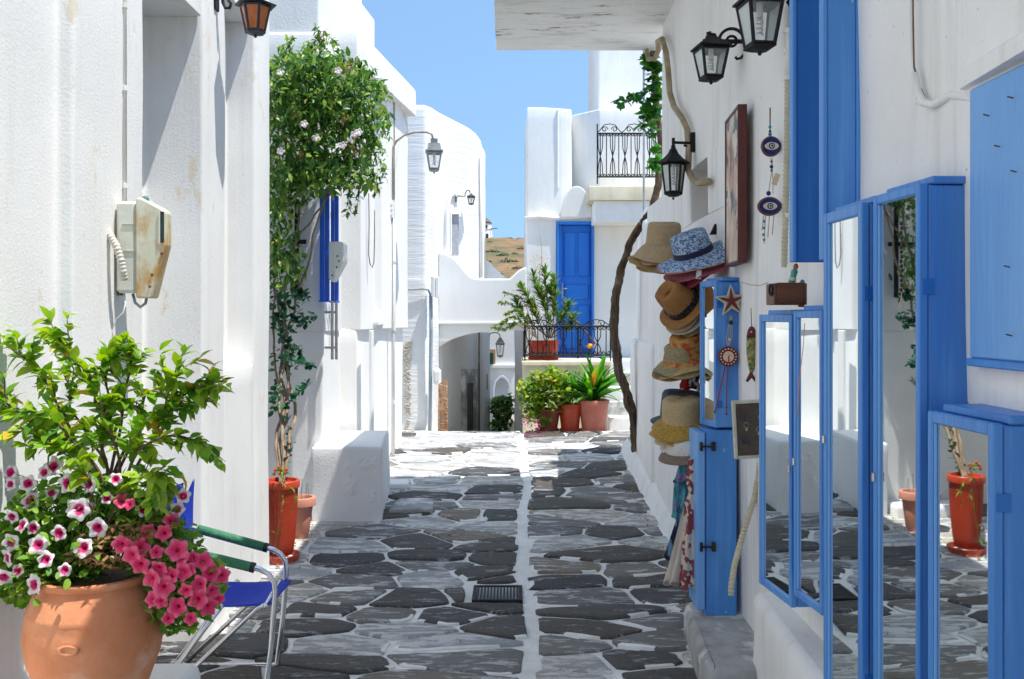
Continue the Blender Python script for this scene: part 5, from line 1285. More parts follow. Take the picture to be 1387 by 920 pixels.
H_OLIVE = weave('olive_straw', (.26,.21,.10), (.36,.29,.16)); H_SEAG = weave('seagrass', (.42,.28,.10), (.30,.18,.05)); H_ROSE = weave('rose_tan', (.55,.36,.28), (.46,.28,.2)); H_MUSH = weave('mushroom', (.22,.16,.125), (.17,.12,.09)); H_WHITE = weave('white_straw', (.72,.70,.66), (.6,.58,.54))
B_NAVY = flat('navy_ribbon', (.008,.014,.05), .6); B_BLACK = nmat('black_braid', (.012,.011,.01), (.20,.15,.09), 90, .7, lo=.56, hi=.62); B_PLUM = flat('plum_edge', (.25,.05,.07), .7)
def hat(label, px, py, d, br, cr, ch, mat, band=None, droop=.02, tilt=(0,0), crown='round', wavy=.008, edge=None, ztop=None, seed=0, brim_mat=None, oval=1.15, cup=0, pinch=0):
    """(px, py) = middle of the crown's foot; br, cr = brim and crown radius; tilt = lean towards camera, lean sideways"""
    t = thing('hat', label, 'hat', P(px, py, d), 'hats hung in stacks outside the shop', (tilt[0], tilt[1], 0))
    rs = random.Random(seed); p1, p2 = rs.uniform(0,6), rs.uniform(0,6)
    prof = []
    N = 9
    for i in range(N+1):
        u = i/N; r = br + (cr-br)*u
        prof.append((r, -droop*(1-u)**1.5 + cup*((1-u)**2)))
    def wv(i, a):
        k = max(0, 1-i/N); return (0, wavy*k*(math.sin(2*a+p1)+.6*math.sin(3*a+p2)))
    brim = MB().lathe(prof, 40, (0,0,0), 1, oval, wv); bot = MB().lathe([(r, z-.0035) for r, z in prof], 40, (0,0,0), 1, oval, wv)
    nb_ = len(brim.v); ring = 40
    brim.add(bot.v, [f[::-1] for f in bot.f if len(f) == 4]); brim.f = [f for f in brim.f if len(f) == 4] + [[k, (k+1)%ring, nb_+(k+1)%ring, nb_+k] for k in range(ring)]
    bo = part('brim', brim, brim_mat or mat, t, smooth=1.0, world=False)
    if edge: part('brim_edge', MB().tube([( br*math.cos(a), br*oval*math.sin(a), prof[0][1]+wv(0,a)[1]-.001) for a in [2*PI*i/40 for i in range(41)]], .0035, 5), edge, t, world=False)
    if crown == 'flat': cp_ = [(cr*1.02,-.002),(cr,.01),(cr*.97,ch*.55),(cr*.93,ch*.88),(cr*.86,ch*.96),(cr*.7,ch),(0,ch*1.0)]
    elif crown == 'fedora': cp_ = [(cr*1.02,-.002),(cr,.01),(cr*.94,ch*.45),(cr*.86,ch*.8),(cr*.76,ch*.97),(cr*.62,ch*1.0),(cr*.38,ch*.88),(0,ch*.80)]
    else: cp_ = [(cr*1.02,-.002),(cr,.01),(cr*.96,ch*.4),(cr*.86,ch*.75),(cr*.66,ch*.93),(cr*.38,ch*.99),(0,ch)]
    def cw(i, a):
        u = min(1, i/4)
        return (-(pinch*u*cr*max(0, math.cos(2*(a+PI/2)-PI))**2 if pinch else 0) + .0015*math.sin(5*a+p2), .003*math.sin(2*a+p1)*u)
    part('crown', MB().lathe(cp_, 40, (0,0,0), 1, oval, cw), mat, t, smooth=1.2, world=False)
    if band: part('band', MB().lathe([(cr*1.03,.003),(cr*1.045,.006),(cr*1.03,ch*.26),(cr*1.0,ch*.27)], 40, (0,0,0), 1, oval, lambda i, a: (.0015*math.sin(5*a+p2), 0)), band, t, smooth=1.0, world=False)
    return t
# top-left pile
hat('pale tan bucket hat on top of the upper left pile', 899, 331, 5.5, .172, .100, .125, H_TAN, droop=.085, tilt=(.14,.02), crown='flat', wavy=.010, seed=1)
hat('rose tan hat brim just under the pale bucket hat', 895, 343, 5.55, .180, .10, .09, H_ROSE, droop=.055, tilt=(.16,.03), wavy=.008, seed=2)
hat('honey straw hat brim lowest of the upper left pile', 891, 351, 5.52, .172, .10, .07, H_SEAG, droop=.022, tilt=(.32,.10), wavy=.006, seed=3, brim_mat=H_SEAG)
# blue hat with pinks beneath
hat('blue and white straw hat with a navy ribbon, on top of the pink hats', 940, 344, 5.05, .205, .102, .118, H_BLUE, B_NAVY, .03, (.20,-.36), 'flat', .022, edge=flat('orange_edge', (.5,.16,.06)), seed=4)
hat('dusty pink hat brim directly beneath the blue straw hat', 946, 355, 5.06, .200, .10, .09, H_PINK, None, .03, (.16,-.42), 'flat', .022, seed=4)
hat('crimson rose hat brim at the bottom under the blue straw hat', 946, 362, 5.08, .182, .10, .08, weave('crimson', (.40,.05,.10), (.30,.04,.07)), None, .045, (.16,-.40), 'flat', .024, seed=6)
# fedora pile, crowns leaning left
hat('caramel brown fedora with a black braided band, crown tilted left', 926, 413, 5.0, .148, .096, .140, H_BROWN, B_BLACK, .0, (.38,-.92), 'fedora', .012, seed=7, pinch=.22)
for i, (lab, dx, dy, mt_, s) in enumerate((('cream fedora brim right behind the caramel fedora', 8, 7, H_CREAM, 8), ('olive fedora brim third in the tilted pile', 13, 11, H_OLIVE, 9), ('teal fedora brim fourth in the tilted pile', 18, 15, H_TEAL, 10), ('grey slate fedora brim last of the tilted pile', 23, 19, H_GREY, 11))):
    hat(lab, 926+dx, 413+dy, 5.04+.03*i, .158, .092, .10, mt_, None, .0, (.34,-.94), 'fedora', .010, seed=s)
# patterned pile
hat('red and ochre patterned hat above the pointed olive brims', 932, 482, 5.05, .135, .092, .115, H_ORNG, None, .03, (.20,-.16), 'flat', .008, seed=12)
hat('olive straw hat brim under the patterned hat', 928, 486, 5.06, .176, .10, .09, H_OLIVE, None, .03, (.16,-.30), 'flat', .014, seed=13)
hat('dark olive hat brim second under the patterned hat', 927, 492, 5.08, .176, .10, .08, H_MUSH, None, .02, (.16,-.26), 'flat', .012, seed=14)
hat('honey brown hat brim lowest of the patterned pile', 926, 498, 5.10, .172, .10, .07, H_BROWN, None, .01, (.16,-.20), 'flat', .010, seed=15)
# low pile
hat('slate blue hat at the back of the low pile, behind the straw one', 922, 568, 5.12, .160, .112, .150, H_GREY, None, .02, (.12,.02), 'flat', .008, seed=16)
hat('straw hat with a fringed golden brim and grey crown top in the low pile', 925, 568, 4.98, .164, .106, .112, weave('wheat_felt', (.52,.38,.20), (.45,.32,.16)), None, .05, (.16,-.10), 'flat', .012, seed=17, brim_mat=weave('gold_fringe', (.46,.28,.05), (.30,.17,.03)))
hat('golden straw hat brim just beneath the fringed one', 922, 578, 5.0, .166, .10, .08, weave('gold_fringe2', (.50,.32,.07), (.34,.2,.04)), None, .04, (.16,-.08), 'flat', .010, seed=18)
wh = hat('white hat with a wooden bead band in the low pile', 928, 597, 4.98, .135, .108, .080, H_WHITE, None, .02, (.12,-.20), 'round', .008, seed=19)
hat('mushroom grey floppy hat brim at the bottom of all the hats', 932, 603, 4.92, .165, .118, .070, H_WHITE, None, .030, (.20,-.30), 'round', .012, seed=20, brim_mat=H_MUSH)
hat('slim olive brim between the honey straw and the blue hat', 898, 356, 5.48, .150, .09, .05, H_OLIVE, None, .03, (.28,.04), 'flat', .010, seed=23)
hat('pale sand fedora brim tucked closest behind the caramel fedora', 930, 416, 5.02, .152, .09, .08, H_TAN, B_NAVY, .0, (.36,-.93), 'fedora', .010, seed=24)
hat('brick red felt brim in the middle of the tilted pile', 941, 426, 5.09, .160, .09, .08, H_PINK, B_BLACK, .0, (.32,-.96), 'fedora', .012, seed=25)
hat('wheat straw brim fourth down in the patterned pile', 929, 489, 5.07, .181, .10, .07, H_STRAW, B_BLACK, .022, (.16,-.28), 'flat', .012, seed=26)
hat('brown seagrass brim just above the lowest of the patterned pile', 925, 495, 5.09, .168, .10, .07, H_SEAG, None, .014, (.16,-.23), 'flat', .016, seed=27)
hat('cream felt brim between the golden straw and the white hat', 925, 588, 5.0, .150, .10, .07, H_CREAM, B_BLACK, .03, (.14,-.12), 'flat', .012, seed=28)
bdm = MB().ball((0,0,0), .010, 8, 6).mesh('wood_bead', flat('wood_bead', (.10,.05,.02), .4), smooth=True)
for i in range(16):
    a = -PI*.98 + PI*.96*i/15; place('wood_bead', bdm, wh, T(.118*math.cos(a), .135*math.sin(a), .018))
# price tag and small black peg cards
solo('price_tag', 'small white swing tag hanging from the pink hats', 'tag', MB().box(-.013,.013,-.001,.001,-.045,.0).xf(T(P(947,366,4.86)) @ RY(.1)), M_WHITEP, P(947,366,4.86))
solo('dark_card', 'black folded card peak behind the blue straw hat', 'card', MB().prism([(WX(962,5.2),WZ(318,5.2)),(WX(969,5.2),WZ(303,5.2)),(WX(988,5.2),WZ(316,5.2))], lambda a, b: Vector((a,5.2,b)), lambda a, b: Vector((a,5.23,b))), M_IRON, P(969,318,5.2))
# the pegs that carry the piles
hp = thing('hat_rail', 'white upright rail with pegs carrying the piles of hats', 'rail', P(950, 640, 5.1))
part('upright', MB().box(WX(944,5.2), WX(952,5.2), 5.2, 5.23, WZ(640,5.2), WZ(330,5.2)), M_WALL_SHOP, hp, .003)
for py in (352, 430, 497, 580): part('peg', MB().tube([P(948,py,5.2), P(915,py-4,5.1)], .006, 6), M_STEEL, hp)
part('wall_arm', MB().tube([P(948,400,5.21), Vector((XR+.02,5.21,WZ(400,5.21)))], .007, 6).tube([P(948,600,5.21), Vector((XR+.02,5.21,WZ(600,5.21)))], .007, 6), M_STEEL, hp)
# red and dark bits of cloth between the piles
def drape(name, label, cat, top, bot, w0, w1, mat, folds=5, seed=0, depth=.35, n=26, seg=44, knot=None, group=None, sway=.0):
    rs = random.Random(seed); ph = [rs.uniform(0, 6) for _ in range(6)]; vs = []; fs = []
    for j in range(n+1):
        t = j/n; c = top.lerp(bot, t) + Vector((sway*math.sin(t*3+ph[0]), 0, 0)); w = w0 + (w1-w0)*t**.8
        if knot: w *= 1 - .45*math.exp(-((t-knot)/.05)**2)
        for k in range(seg):
            a = 2*PI*k/seg; f = 1 + (.10+.22*t)*math.sin(folds*a+ph[1]+t*1.3) + .08*math.sin((folds*2+1)*a+ph[2]-t*2)
            vs.append((c.x + math.cos(a)*w*f, c.y + math.sin(a)*w*depth*f, c.z + (.012*math.sin(folds*a+ph[3])+.02*math.sin(a+ph[4]))*(t if j == n else 0)))
    for j in range(n):
        for k in range(seg):
            k2 = (k+1) % seg; fs.append((j*seg+k, j*seg+k2, (j+1)*seg+k2, (j+1)*seg+k))
    fs += [tuple(range(seg))[::-1], tuple(n*seg+k for k in range(seg))]
    return solo(name, label, cat, MB().add(vs, fs), mat, top, group, smooth=1.4)
M_SC1 = nmat('cream_scarf', (.60,.52,.44), (.26,.06,.06), 26, .9, .5, 150, (1,1,1), lo=.515, hi=.53, detail=1)
M_SC1P = nmat('plain_cream_scarf', (.62,.55,.47), (.5,.42,.35), 10, .9, .5, 150, (1,1,.3))
M_SC2 = nmat('turquoise_scarf', (.10,.34,.38), (.04,.14,.20), 22, .8, .5, 90, (1,1,.5), lo=.45, hi=.55, c3=(.35,.08,.30), s3=26, lo3=.58, hi3=.62)
M_SC3 = nmat('navy_scarf', (.015,.02,.06), (.16,.30,.42), 25, .85, .5, 90, (1,1,.3), lo=.52, hi=.58)
G_ = 'scarves hanging by the blue cupboard'
drape('scarf', 'turquoise ruffled scarf, uppermost, with purple touches', 'scarf', P(934,612,4.86), P(926,655,4.86), .022, .045, M_SC2, 6, 3, .7, 14, group=G_)
drape('scarf', 'turquoise and violet scarf bunched below the first', 'scarf', P(926,650,4.88), P(921,705,4.88), .040, .035, M_SC2, 7, 5, .7, 16, group=G_)
drape('scarf', 'thin navy and sky blue scarf at the left of the bunch', 'scarf', P(926,690,4.9), P(910,752,4.9), .022, .032, M_SC3, 4, 6, .5, 16, group=G_)
drape('scarf', 'plain cream scarf hanging left of the patterned one', 'scarf', P(938,672,4.74), P(920,790,4.74), .022, .062, M_SC1P, 6, 7, .5, 30, group=G_)
drape('scarf', 'cream scarf with maroon scroll pattern knotted near the top', 'scarf', P(940,622,4.70), P(936,790,4.70), .024, .048, M_SC1, 5, 8, .6, 34, knot=.27, group=G_)
drape('bag', 'red cloth bag tucked between the hat piles', 'bag', P(936,497,5.14), P(931,524,5.14), .02, .036, flat('red_cloth', (.50,.02,.02), .8), 4, 9, .5, 8)
drape('bag', 'black and white woven bag beside the red one', 'bag', P(943,497,5.10), P(941,526,5.10), .02, .03, nmat('zebra', (.02,.02,.02), (.5,.5,.48), 60, .8, .4, 90, (1,1,.3), lo=.52, hi=.54), 4, 10, .5, 8)

# ================================================================ GARDEN CHAIR
def V(px, py, d): return P(px, py, d)
ch = thing('garden_chair', 'aluminium folding chair with green padded arms and blue cloth seat', 'chair', (-1.28, 4.25, 0))
zf, zn = 4.38, 4.0      # far and near side frames
def arm(d, px0, py0, px1, py1, r=.0115):
    a, b = P(px0,py0,d), P(px1,py1,d); u = (b-a).normalized()
    return a, b
far_a, far_b = P(262,715,zf), P(361,742,zf)
near_a, near_b = P(252,747,zn), P(343,769,zn)
M_PAD = nmat('green_foam', (.03,.155,.075), (.05,.20,.10), 20, .75, .5, 120, c3=(.12,.24,.17), s3=14, lo3=.6, hi3=.7)
for (a, b, d, lab) in ((far_a, far_b, zf, 'far'), (near_a, near_b, zn, 'near')):
    u = (b-a).normalized()
    part('armrest', MB().tube([a+u*.02, a+u*.03, b-u*.02, b-u*.012], [.019,.0205,.0205,.019], 14), M_PAD, ch, smooth=.9)
    part('arm_cap', MB().tube([b-u*.012, b+u*.006], .0215, 14), flat('black_plastic', (.015,.015,.015), .4), ch)
    e = b + u*.03
    pts = [a - u*.05 + Vector((-.01,0,-.02)), a - u*.02, a, b, e, e+Vector((.035,0,-.02)), e+Vector((.058,0,-.055)), e+Vector((.062,0,-.10)), Vector((e.x+.045, d, .22)), Vector((e.x+.02, d, .02)), Vector((e.x-.02, d, .012)), Vector((e.x-.40, d, .012)), Vector((e.x-.43, d, .04)), Vector((e.x-.16, d, .40))]
    part('side_frame', MB().tube(pts, .0115, 10), M_ALU, ch, smooth=True)
    part('leg', MB().tube([Vector((e.x+.02, d+.012, .40)), Vector((e.x-.02, d+.012, .38)), Vector((e.x-.40, d+.012, .02))], .010, 8), M_ALU, ch, smooth=True)
    part('back_post', MB().tube([Vector((e.x-.40, d, .36)), Vector((e.x-.44, d, .60)), Vector((e.x-.47, d, .86))], .0105, 8), M_ALU, ch, smooth=True)
part('cross_bar', MB().tube([Vector((near_b.x+.05, zn, .395)), Vector((far_b.x+.06, zf, .395))], .010, 8), M_ALU, ch, smooth=True)
xs1_ = near_b.x+.075; M_CLOTH = nmat('blue_canvas', (.018,.055,.52), (.014,.045,.46), 8, .75, .4, 260)
def sheet(f, nu, nv, th):
    vs = []; fs = []
    for s_ in (0, 1):
        for j in range(nv+1):
            for i in range(nu+1): q = f(i/nu, j/nv); vs.append((q[0], q[1], q[2]-s_*th))
    k = (nu+1)*(nv+1)
    for j in range(nv):
        for i in range(nu):
            a = j*(nu+1)+i; fs.append((a,a+1,a+nu+2,a+nu+1)); fs.append((k+a,k+a+nu+1,k+a+nu+2,k+a+1))
    for i in range(nu): fs.append((i+1,i,k+i,k+i+1)); a = nv*(nu+1)+i; fs.append((a,a+1,k+a+1,k+a))
    for j in range(nv): a = j*(nu+1); b = a+nu+1; fs.append((a,b,k+b,k+a)); a += nu; b = a+nu+1; fs.append((b,a,k+a,k+b))
    return MB().add(vs, fs)
part('seat', sheet(lambda u, v: (xs1_-.40+.40*u, zn+.01+(zf-zn-.02)*v, .405-.028*math.sin(PI*v)*math.sin(PI*min(1,u*1.05))-.01*math.sin(PI*u)), 12, 10, .006), M_CLOTH, ch, smooth=True)
# slack blue cloth of the back, its top corner standing up
bx0 = P(247,655,4.38)
def backf(u, v):
    base = Vector((xs1_-.44, zn+(zf-zn)*u, .40)); 
    zt_ = .72 + .145*u**3 - .05*math.sin(PI*u); z = .40 + (zt_-.40)*v
    return (base.x - .06*v - .03*math.sin(PI*u)*math.sin(PI*v) + .05*u**3*v**2, base.y, z)
vsb = MB(); nu, nv = 12, 10
for s_ in (0, 1):
    for j in range(nv+1):
        for i in range(nu+1): q = backf(i/nu, j/nv); vsb.v.append(Vector((q[0]+s_*.006, q[1], q[2])))
k = (nu+1)*(nv+1)
for s_ in (0, 1):
    for j in range(nv):
        for i in range(nu): a = j*(nu+1)+i+s_*k; vsb.f.append([a,a+1,a+nu+2,a+nu+1])
part('backrest', vsb, M_CLOTH, ch, smooth=True)
part('back_flap', MB().prism([(210,672),(232,660),(248,654),(246,668),(243,688),(236,702),(222,700),(212,690)], lambda a, b: P(a, b, 4.30)+Vector((0,.0,0)), lambda a, b: P(a, b, 4.30)+Vector((.0,.012,0))), M_CLOTH, ch)
# ================================================================ FOLIAGE TOOLS
def leaf(L, W, fold=.25, curl=.2, point=True):
    """one leaf: a pointed blade with a folded midrib, base at the origin, growing along +Y"""
    st_ = [(0,0),(.22,.62),(.45,1.0),(.72,.72),(1.0,0)] if point else [(0,0),(.25,.8),(.5,1.0),(.8,.8),(1.0,.0)]
    vs = []; fs = []
    for t, w in st_:
        z = -curl*L*t*t
        if w == 0: vs.append((0, L*t, z))
        else: vs += [(-W/2*w, L*t, z+fold*W*w/2), (0, L*t, z), (W/2*w, L*t, z+fold*W*w/2)]
    fs = [(0,2,1),(0,3,2),(1,2,5,4),(2,3,6,5),(4,5,8,7),(5,6,9,8),(7,8,10),(8,9,10)]
    return vs, fs
def orient(pos, d, roll, s=1.0):
    d = d.normalized(); up = Vector((0,0,1))
    x = d.cross(up)
    if x.length < .05: x = Vector((1,0,0))
    x.normalize(); z = x.cross(d)
    M = Matrix(((x.x,d.x,z.x,0),(x.y,d.y,z.y,0),(x.z,d.z,z.z,0),(0,0,0,1)))
    return T(pos) @ M @ RY(roll) @ Matrix.Scale(s, 4)
def rv(r): return Vector((r.gauss(0,1), r.gauss(0,1), r.gauss(0,1))).normalized()
def scatter(t, name, leaves, variants, mat, n_obj=0):
    """leaves: list of matrices (world). The first n_obj become leaf objects with shared meshes, the rest one stuff part"""
    org = rooted(t); O = T(-org)
    mes = []
    for (vs, fs) in variants: mes.append(MB().add(vs, fs).mesh('leaf', mat, smooth=True))
    for i, M in enumerate(leaves[:n_obj]): place('leaf', mes[i % len(mes)], t, O @ M)
    rest = leaves[n_obj:]
    if rest:
        V_ = []; F_ = []
        for i, M in enumerate(rest):
            vs, fs = variants[i % len(variants)]; n = len(V_); V_ += [tuple(M @ Vector(v) - org) for v in vs]; F_ += [[a+n for a in f] for f in fs]
        me = bpy.data.meshes.new(name); me.from_pydata(V_, [], F_); me.materials.append(mat)
        for p in me.polygons: p.use_smooth = True
        part(name, me, mat, t, kind='stuff')
def curve(pts, n=8):                          # Catmull-Rom through points
    pts = [Vector(p) for p in pts]; q = [pts[0]*2-pts[1]] + pts + [pts[-1]*2-pts[-2]]; out = []
    for i in range(1, len(q)-2):
        for k in range(n):
            t = k/n; a, b, c, d = q[i-1], q[i], q[i+1], q[i+2]
            out.append(.5*((2*b)+(-a+c)*t+(2*a-5*b+4*c-d)*t*t+(-a+3*b-3*c+d)*t**3))
    out.append(q[-2]); return out
def twig(mb, pts, r0, r1, n=6, seg=6, wob=.0, r_=None):
    c = curve(pts, n)
    if wob: c = [p + Vector((noise.noise(p*9), noise.noise(p*9+Vector((5,5,5))), 0))*wob for p in c]
    k = len(c); mb.tube(c, [r0+(r1-r0)*i/(k-1) for i in range(k)], seg); return c
L_HIB = leafmat('hibiscus_leaf', [(0,(.06,.18,.015)),(.35,(.17,.34,.025)),(.75,(.36,.50,.045)),(.955,(.30,.40,.05)),(.975,(.62,.36,.03)),(1,(.60,.40,.05))], .35, .38)
L_VINE = leafmat('vine_leaf', [(0,(.03,.10,.025)),(.45,(.09,.21,.04)),(.8,(.21,.34,.06)),(1,(.40,.47,.10))], .35, .35)
L_DARK = leafmat('dark_leaf', [(0,(.012,.06,.03)),(.6,(.025,.12,.06)),(1,(.05,.20,.08))], .25, .3)
L_PET = leafmat('petunia_leaf', [(0,(.07,.20,.025)),(.6,(.17,.33,.04)),(1,(.30,.44,.06))], .35, .5)
L_DRY = leafmat('dry_leaf', [(0,(.30,.17,.07)),(.6,(.42,.27,.12)),(1,(.18,.10,.05))], .25, .8)
L_YEL = leafmat('geranium_leaf', [(0,(.06,.16,.015)),(.5,(.16,.28,.02)),(.9,(.32,.40,.05)),(1,(.5,.42,.08))], .4, .5)
L_OLE = leafmat('oleander_leaf', [(0,(.04,.12,.02)),(.5,(.11,.22,.035)),(.9,(.22,.32,.08)),(1,(.35,.20,.08))], .35, .45)
L_STRAP = leafmat('strap_leaf', [(0,(.03,.16,.012)),(.5,(.06,.26,.02)),(.85,(.14,.36,.03)),(.93,(.30,.40,.05)),(1,(.55,.22,.05))], .35, .35)
L_PINKB = leafmat('bract', [(0,(.55,.02,.22)),(1,(.75,.06,.40))], .4, .7)
L_WHITEF = leafmat('pale_petal', [(0,(.70,.55,.60)),(1,(.85,.80,.80))], .4, .7)

def pot(name, label, c, prof, mat, saucer=None, group=None, rim=None, ribs=0, seg=40, soil=None):
    t = thing(name, label, 'flower pot', c, group)
    part('body', MB().lathe(prof, seg, (0,0,0), 1, 1, (lambda i, a: (ribs*math.cos(a*36), 0)) if ribs else None), mat, t, smooth=.9, world=False)
    if rim: part('rim', MB().lathe(rim, seg), mat, t, smooth=.9, world=False)
    zt_ = soil[1] if soil else prof[-1][1]-.02; r = soil[0] if soil else prof[-1][0]*.92
    part('soil', MB().lathe([(r*.98, zt_-.02),(r, zt_),(r*.5, zt_+.008),(0, zt_+.012)], 20), M_SOIL, t, smooth=True, world=False)
    if saucer: part('saucer', MB().lathe(saucer, seg), mat, t, smooth=.9, world=False)
    return t
def rimprof(r, z, h, o=.012, th=.012): return [(r-.002,z-h),(r+o,z-h+.004),(r+o+.002,z-.006),(r+o-.003,z),(r-th+.004,z),(r-th,z-.006),(r-th-.002,z-h)]

# ================================================================ FOREGROUND POT, HIBISCUS, PETUNIAS
dP = 2.86; pc = Vector((WX(128,dP), dP, .425)); zr = WZ(776,dP) - .425
R0 = 89*dP/F
t = pot('flower_pot', 'large terracotta bowl pot in front, overflowing with petunias', pc,
    [(R0*.60,0),(R0*.64,.01),(R0*.80,zr*.22),(R0*.95,zr*.42),(R0*1.0,zr*.56),(R0*.985,zr*.66),(R0*.955,zr*.74),(R0*.965,zr*.755),(R0*.95,zr*.775),(R0*.87,zr*.88),(R0*.80,zr*.93),(R0*.79,zr*.955)], M_TERRA, soil=(R0*.70, zr-.02),
    rim=[(R0*.775,zr-.022),(R0*.82,zr-.02),(R0*.855,zr-.010),(R0*.85,zr),(R0*.76,zr+.001),(R0*.72,zr-.015),(R0*.72,zr-.04)])
part('emblem', MB().lathe([(.030,0),(.032,.004),(.020,.006),(.018,.003),(0,.004)], 16, (0,0,0), 1, .5).xf(T(Vector((.01,-R0*.985,zr*.60))) @ RX(PI/2)), M_TERRA, t, smooth=True, world=False)
hroot = pc + Vector((.015, 0, zr-.02))
hb = thing('hibiscus', 'bushy green hibiscus growing from the large terracotta bowl', 'shrub', hroot)
rr = random.Random(21); stems = MB(); lv = []
def hp(px, py, dz=0): return P(px, py, dP+dz)
mains = [[(128,770,0),(150,690,.0),(160,620,-.02),(140,560,-.03),(120,520,-.03),(98,478,-.04),(75,452,-.04)],
 [(130,770,.02),(140,680,.03),(110,620,.02),(70,585,.0),(30,560,-.02),(8,545,-.02)],
 [(128,770,0),(150,660,.02),(185,590,.02),(215,555,.02),(250,535,.0),(282,520,-.02)],
 [(132,770,-.03),(165,660,-.05),(190,610,-.06),(230,590,-.08),(270,598,-.08)],
 [(126,770,.04),(120,660,.06),(95,580,.08),(60,520,.08),(45,495,.08),(30,480,.06)],
 [(130,770,0),(150,640,.04),(165,570,.05),(170,530,.05),(178,500,.05),(182,492,.05)],
 [(130,770,.0),(172,655,-.02),(205,600,-.02),(222,560,-.03),(230,525,-.03),(238,508,-.03)],
 [(126,770,-.04),(130,690,-.08),(110,640,-.1),(85,610,-.1),(60,600,-.1)],
 [(126,770,-.04),(150,700,-.08),(180,660,-.1),(205,640,-.1),(215,655,-.1)],
 [(128,770,0),(145,650,.02),(138,600,.0),(150,555,.0),(140,500,.0),(150,485,.0)],
 [(128,770,0),(150,650,.08),(120,590,.12),(95,550,.12),(100,500,.12)],
 [(128,770,0),(155,640,.06),(190,570,.10),(205,530,.10),(262,545,.08),(288,522,.05)],
 [(128,770,0),(140,660,-.05),(100,600,-.08),(60,560,-.10),(28,585,-.10)]]
def addleaf(p, d, s): lv.append(orient(p, d, rr.uniform(-.6,.6), s))
for mpts in mains:
    c = twig(stems, [hp(*q) for q in mpts], .0058, .0022, 6, 6, .008)
    k = len(c)
    for i in range(int(k*.36), k):
        u = i/k; dirm = (c[min(i+1,k-1)]-c[max(i-1,0)]).normalized()
        for _ in range(1 + (rr.random() < .6)): addleaf(c[i], (rv(rr)*.9+dirm*.5+Vector((.1,-.35,-.05))), rr.uniform(.7,1.1))
        if i % 3 == 0 or i == k-1:
            d = (rv(rr)*.8 + dirm + Vector((0,-.1,.25))).normalized(); L = rr.uniform(.05,.105); p1 = c[i]+d*L*.5+rv(rr)*.008; p2 = c[i]+d*L
            twig(stems, [c[i], p1, p2], .0028, .0012, 3, 5)
            for j in range(9):
                w = .2+.8*j/7; q = c[i].lerp(p2, w); addleaf(q, (rv(rr)*.9+d*.9+Vector((.1,-.25,-.05))), rr.uniform(.65,1.15)*(1.1-.35*w))
rr.shuffle(lv)
part('branches', stems, M_BARK, hb, smooth=True)
scatter(hb, 'foliage', lv, [leaf(.060,.033,.25,.22), leaf(.050,.030,.3,.1), leaf(.066,.037,.2,.35)], L_HIB, 290)
# petunias
def petmat(name, cin, cout, eye, r0, r1):
    m = bpy.data.materials.new(name); m.use_nodes = True; nt = m.node_tree; bs = nt.nodes['Principled BSDF']; bs.inputs['Roughness'].default_value = .6
    tc = nt.nodes.new('ShaderNodeTexCoord'); sp = nt.nodes.new('ShaderNodeVectorMath'); sp.operation = 'MULTIPLY'; sp.inputs[1].default_value = (1,1,0)
    ln = nt.nodes.new('ShaderNodeVectorMath'); ln.operation = 'LENGTH'; lk(nt, tc.outputs['Object'], sp.inputs[0]); lk(nt, sp.outputs[0], ln.inputs[0])
    nz = nt.nodes.new('ShaderNodeTexNoise'); nz.inputs['Scale'].default_value = 60; lk(nt, tc.outputs['Object'], nz.inputs['Vector'])
    ad = nt.nodes.new('ShaderNodeMath'); ad.operation = 'MULTIPLY_ADD'; ad.inputs[1].default_value = .016; lk(nt, nz.outputs['Fac'], ad.inputs[0]); lk(nt, ln.outputs['Value'], ad.inputs[2])
    mr = nt.nodes.new('ShaderNodeMapRange'); mr.inputs[1].default_value = .008; mr.inputs[2].default_value = .046; lk(nt, ad.outputs[0], mr.inputs[0])
    cr = nt.nodes.new('ShaderNodeValToRGB'); e = cr.color_ramp.elements; e[0].position = .08; e[0].color = (*eye,1); e[1].position = r1; e[1].color = (*cout,1)
    x = e.new(.2); x.color = (*cin,1); y = e.new(r0); y.color = (*cin,1)
    lk(nt, mr.outputs[0], cr.inputs[0]); lk(nt, cr.outputs[0], bs.inputs['Base Color'])
    tr = nt.nodes.new('ShaderNodeBsdfTranslucent'); lk(nt, cr.outputs[0], tr.inputs[0]); mx = nt.nodes.new('ShaderNodeMixShader'); mx.inputs[0].default_value = .3
    lk(nt, bs.outputs[0], mx.inputs[1]); lk(nt, tr.outputs[0], mx.inputs[2]); lk(nt, mx.outputs[0], nt.nodes['Material Output'].inputs[0]); return m
PM1 = petmat('white_edged_petal', (.62,.01,.16), (.82,.76,.78), (.08,.01,.04), .40, .58)
PM2 = petmat('coral_pink_petal', (.80,.03,.15), (.88,.16,.30), (.45,.02,.08), .5, .9)
def petunia_mesh(mat, seed, R=.036):
    r = random.Random(seed); m = MB(); seg = 30; prof = [(.002,-.030),(.004,-.016),(.010,-.004),(.45*R,.000),(.75*R,.003),(R,.0)]
    p1 = r.uniform(0,6)
    def wv(i, a):
        if i < 2: return (0,0)
        lob = .5+.5*math.cos(5*a); u = max(0, (i-2)/3)
        return ((lob-.75)*.26*R*u, (.0035*math.sin(5*a+1.2)+.004*math.sin(3*a+p1)+.002*math.sin(11*a+p1))*u)
    m.lathe(prof, seg, (0,0,0), 1, 1, wv); m.f = [f for f in m.f if len(f) == 4]
    return m.mesh('flower', mat, smooth=True)
pw = [petunia_mesh(PM1, s, r) for s, r in ((1,.034),(2,.037),(3,.030))]; pk = [petunia_mesh(PM2, s, r) for s, r in ((4,.036),(5,.034),(6,.039))]
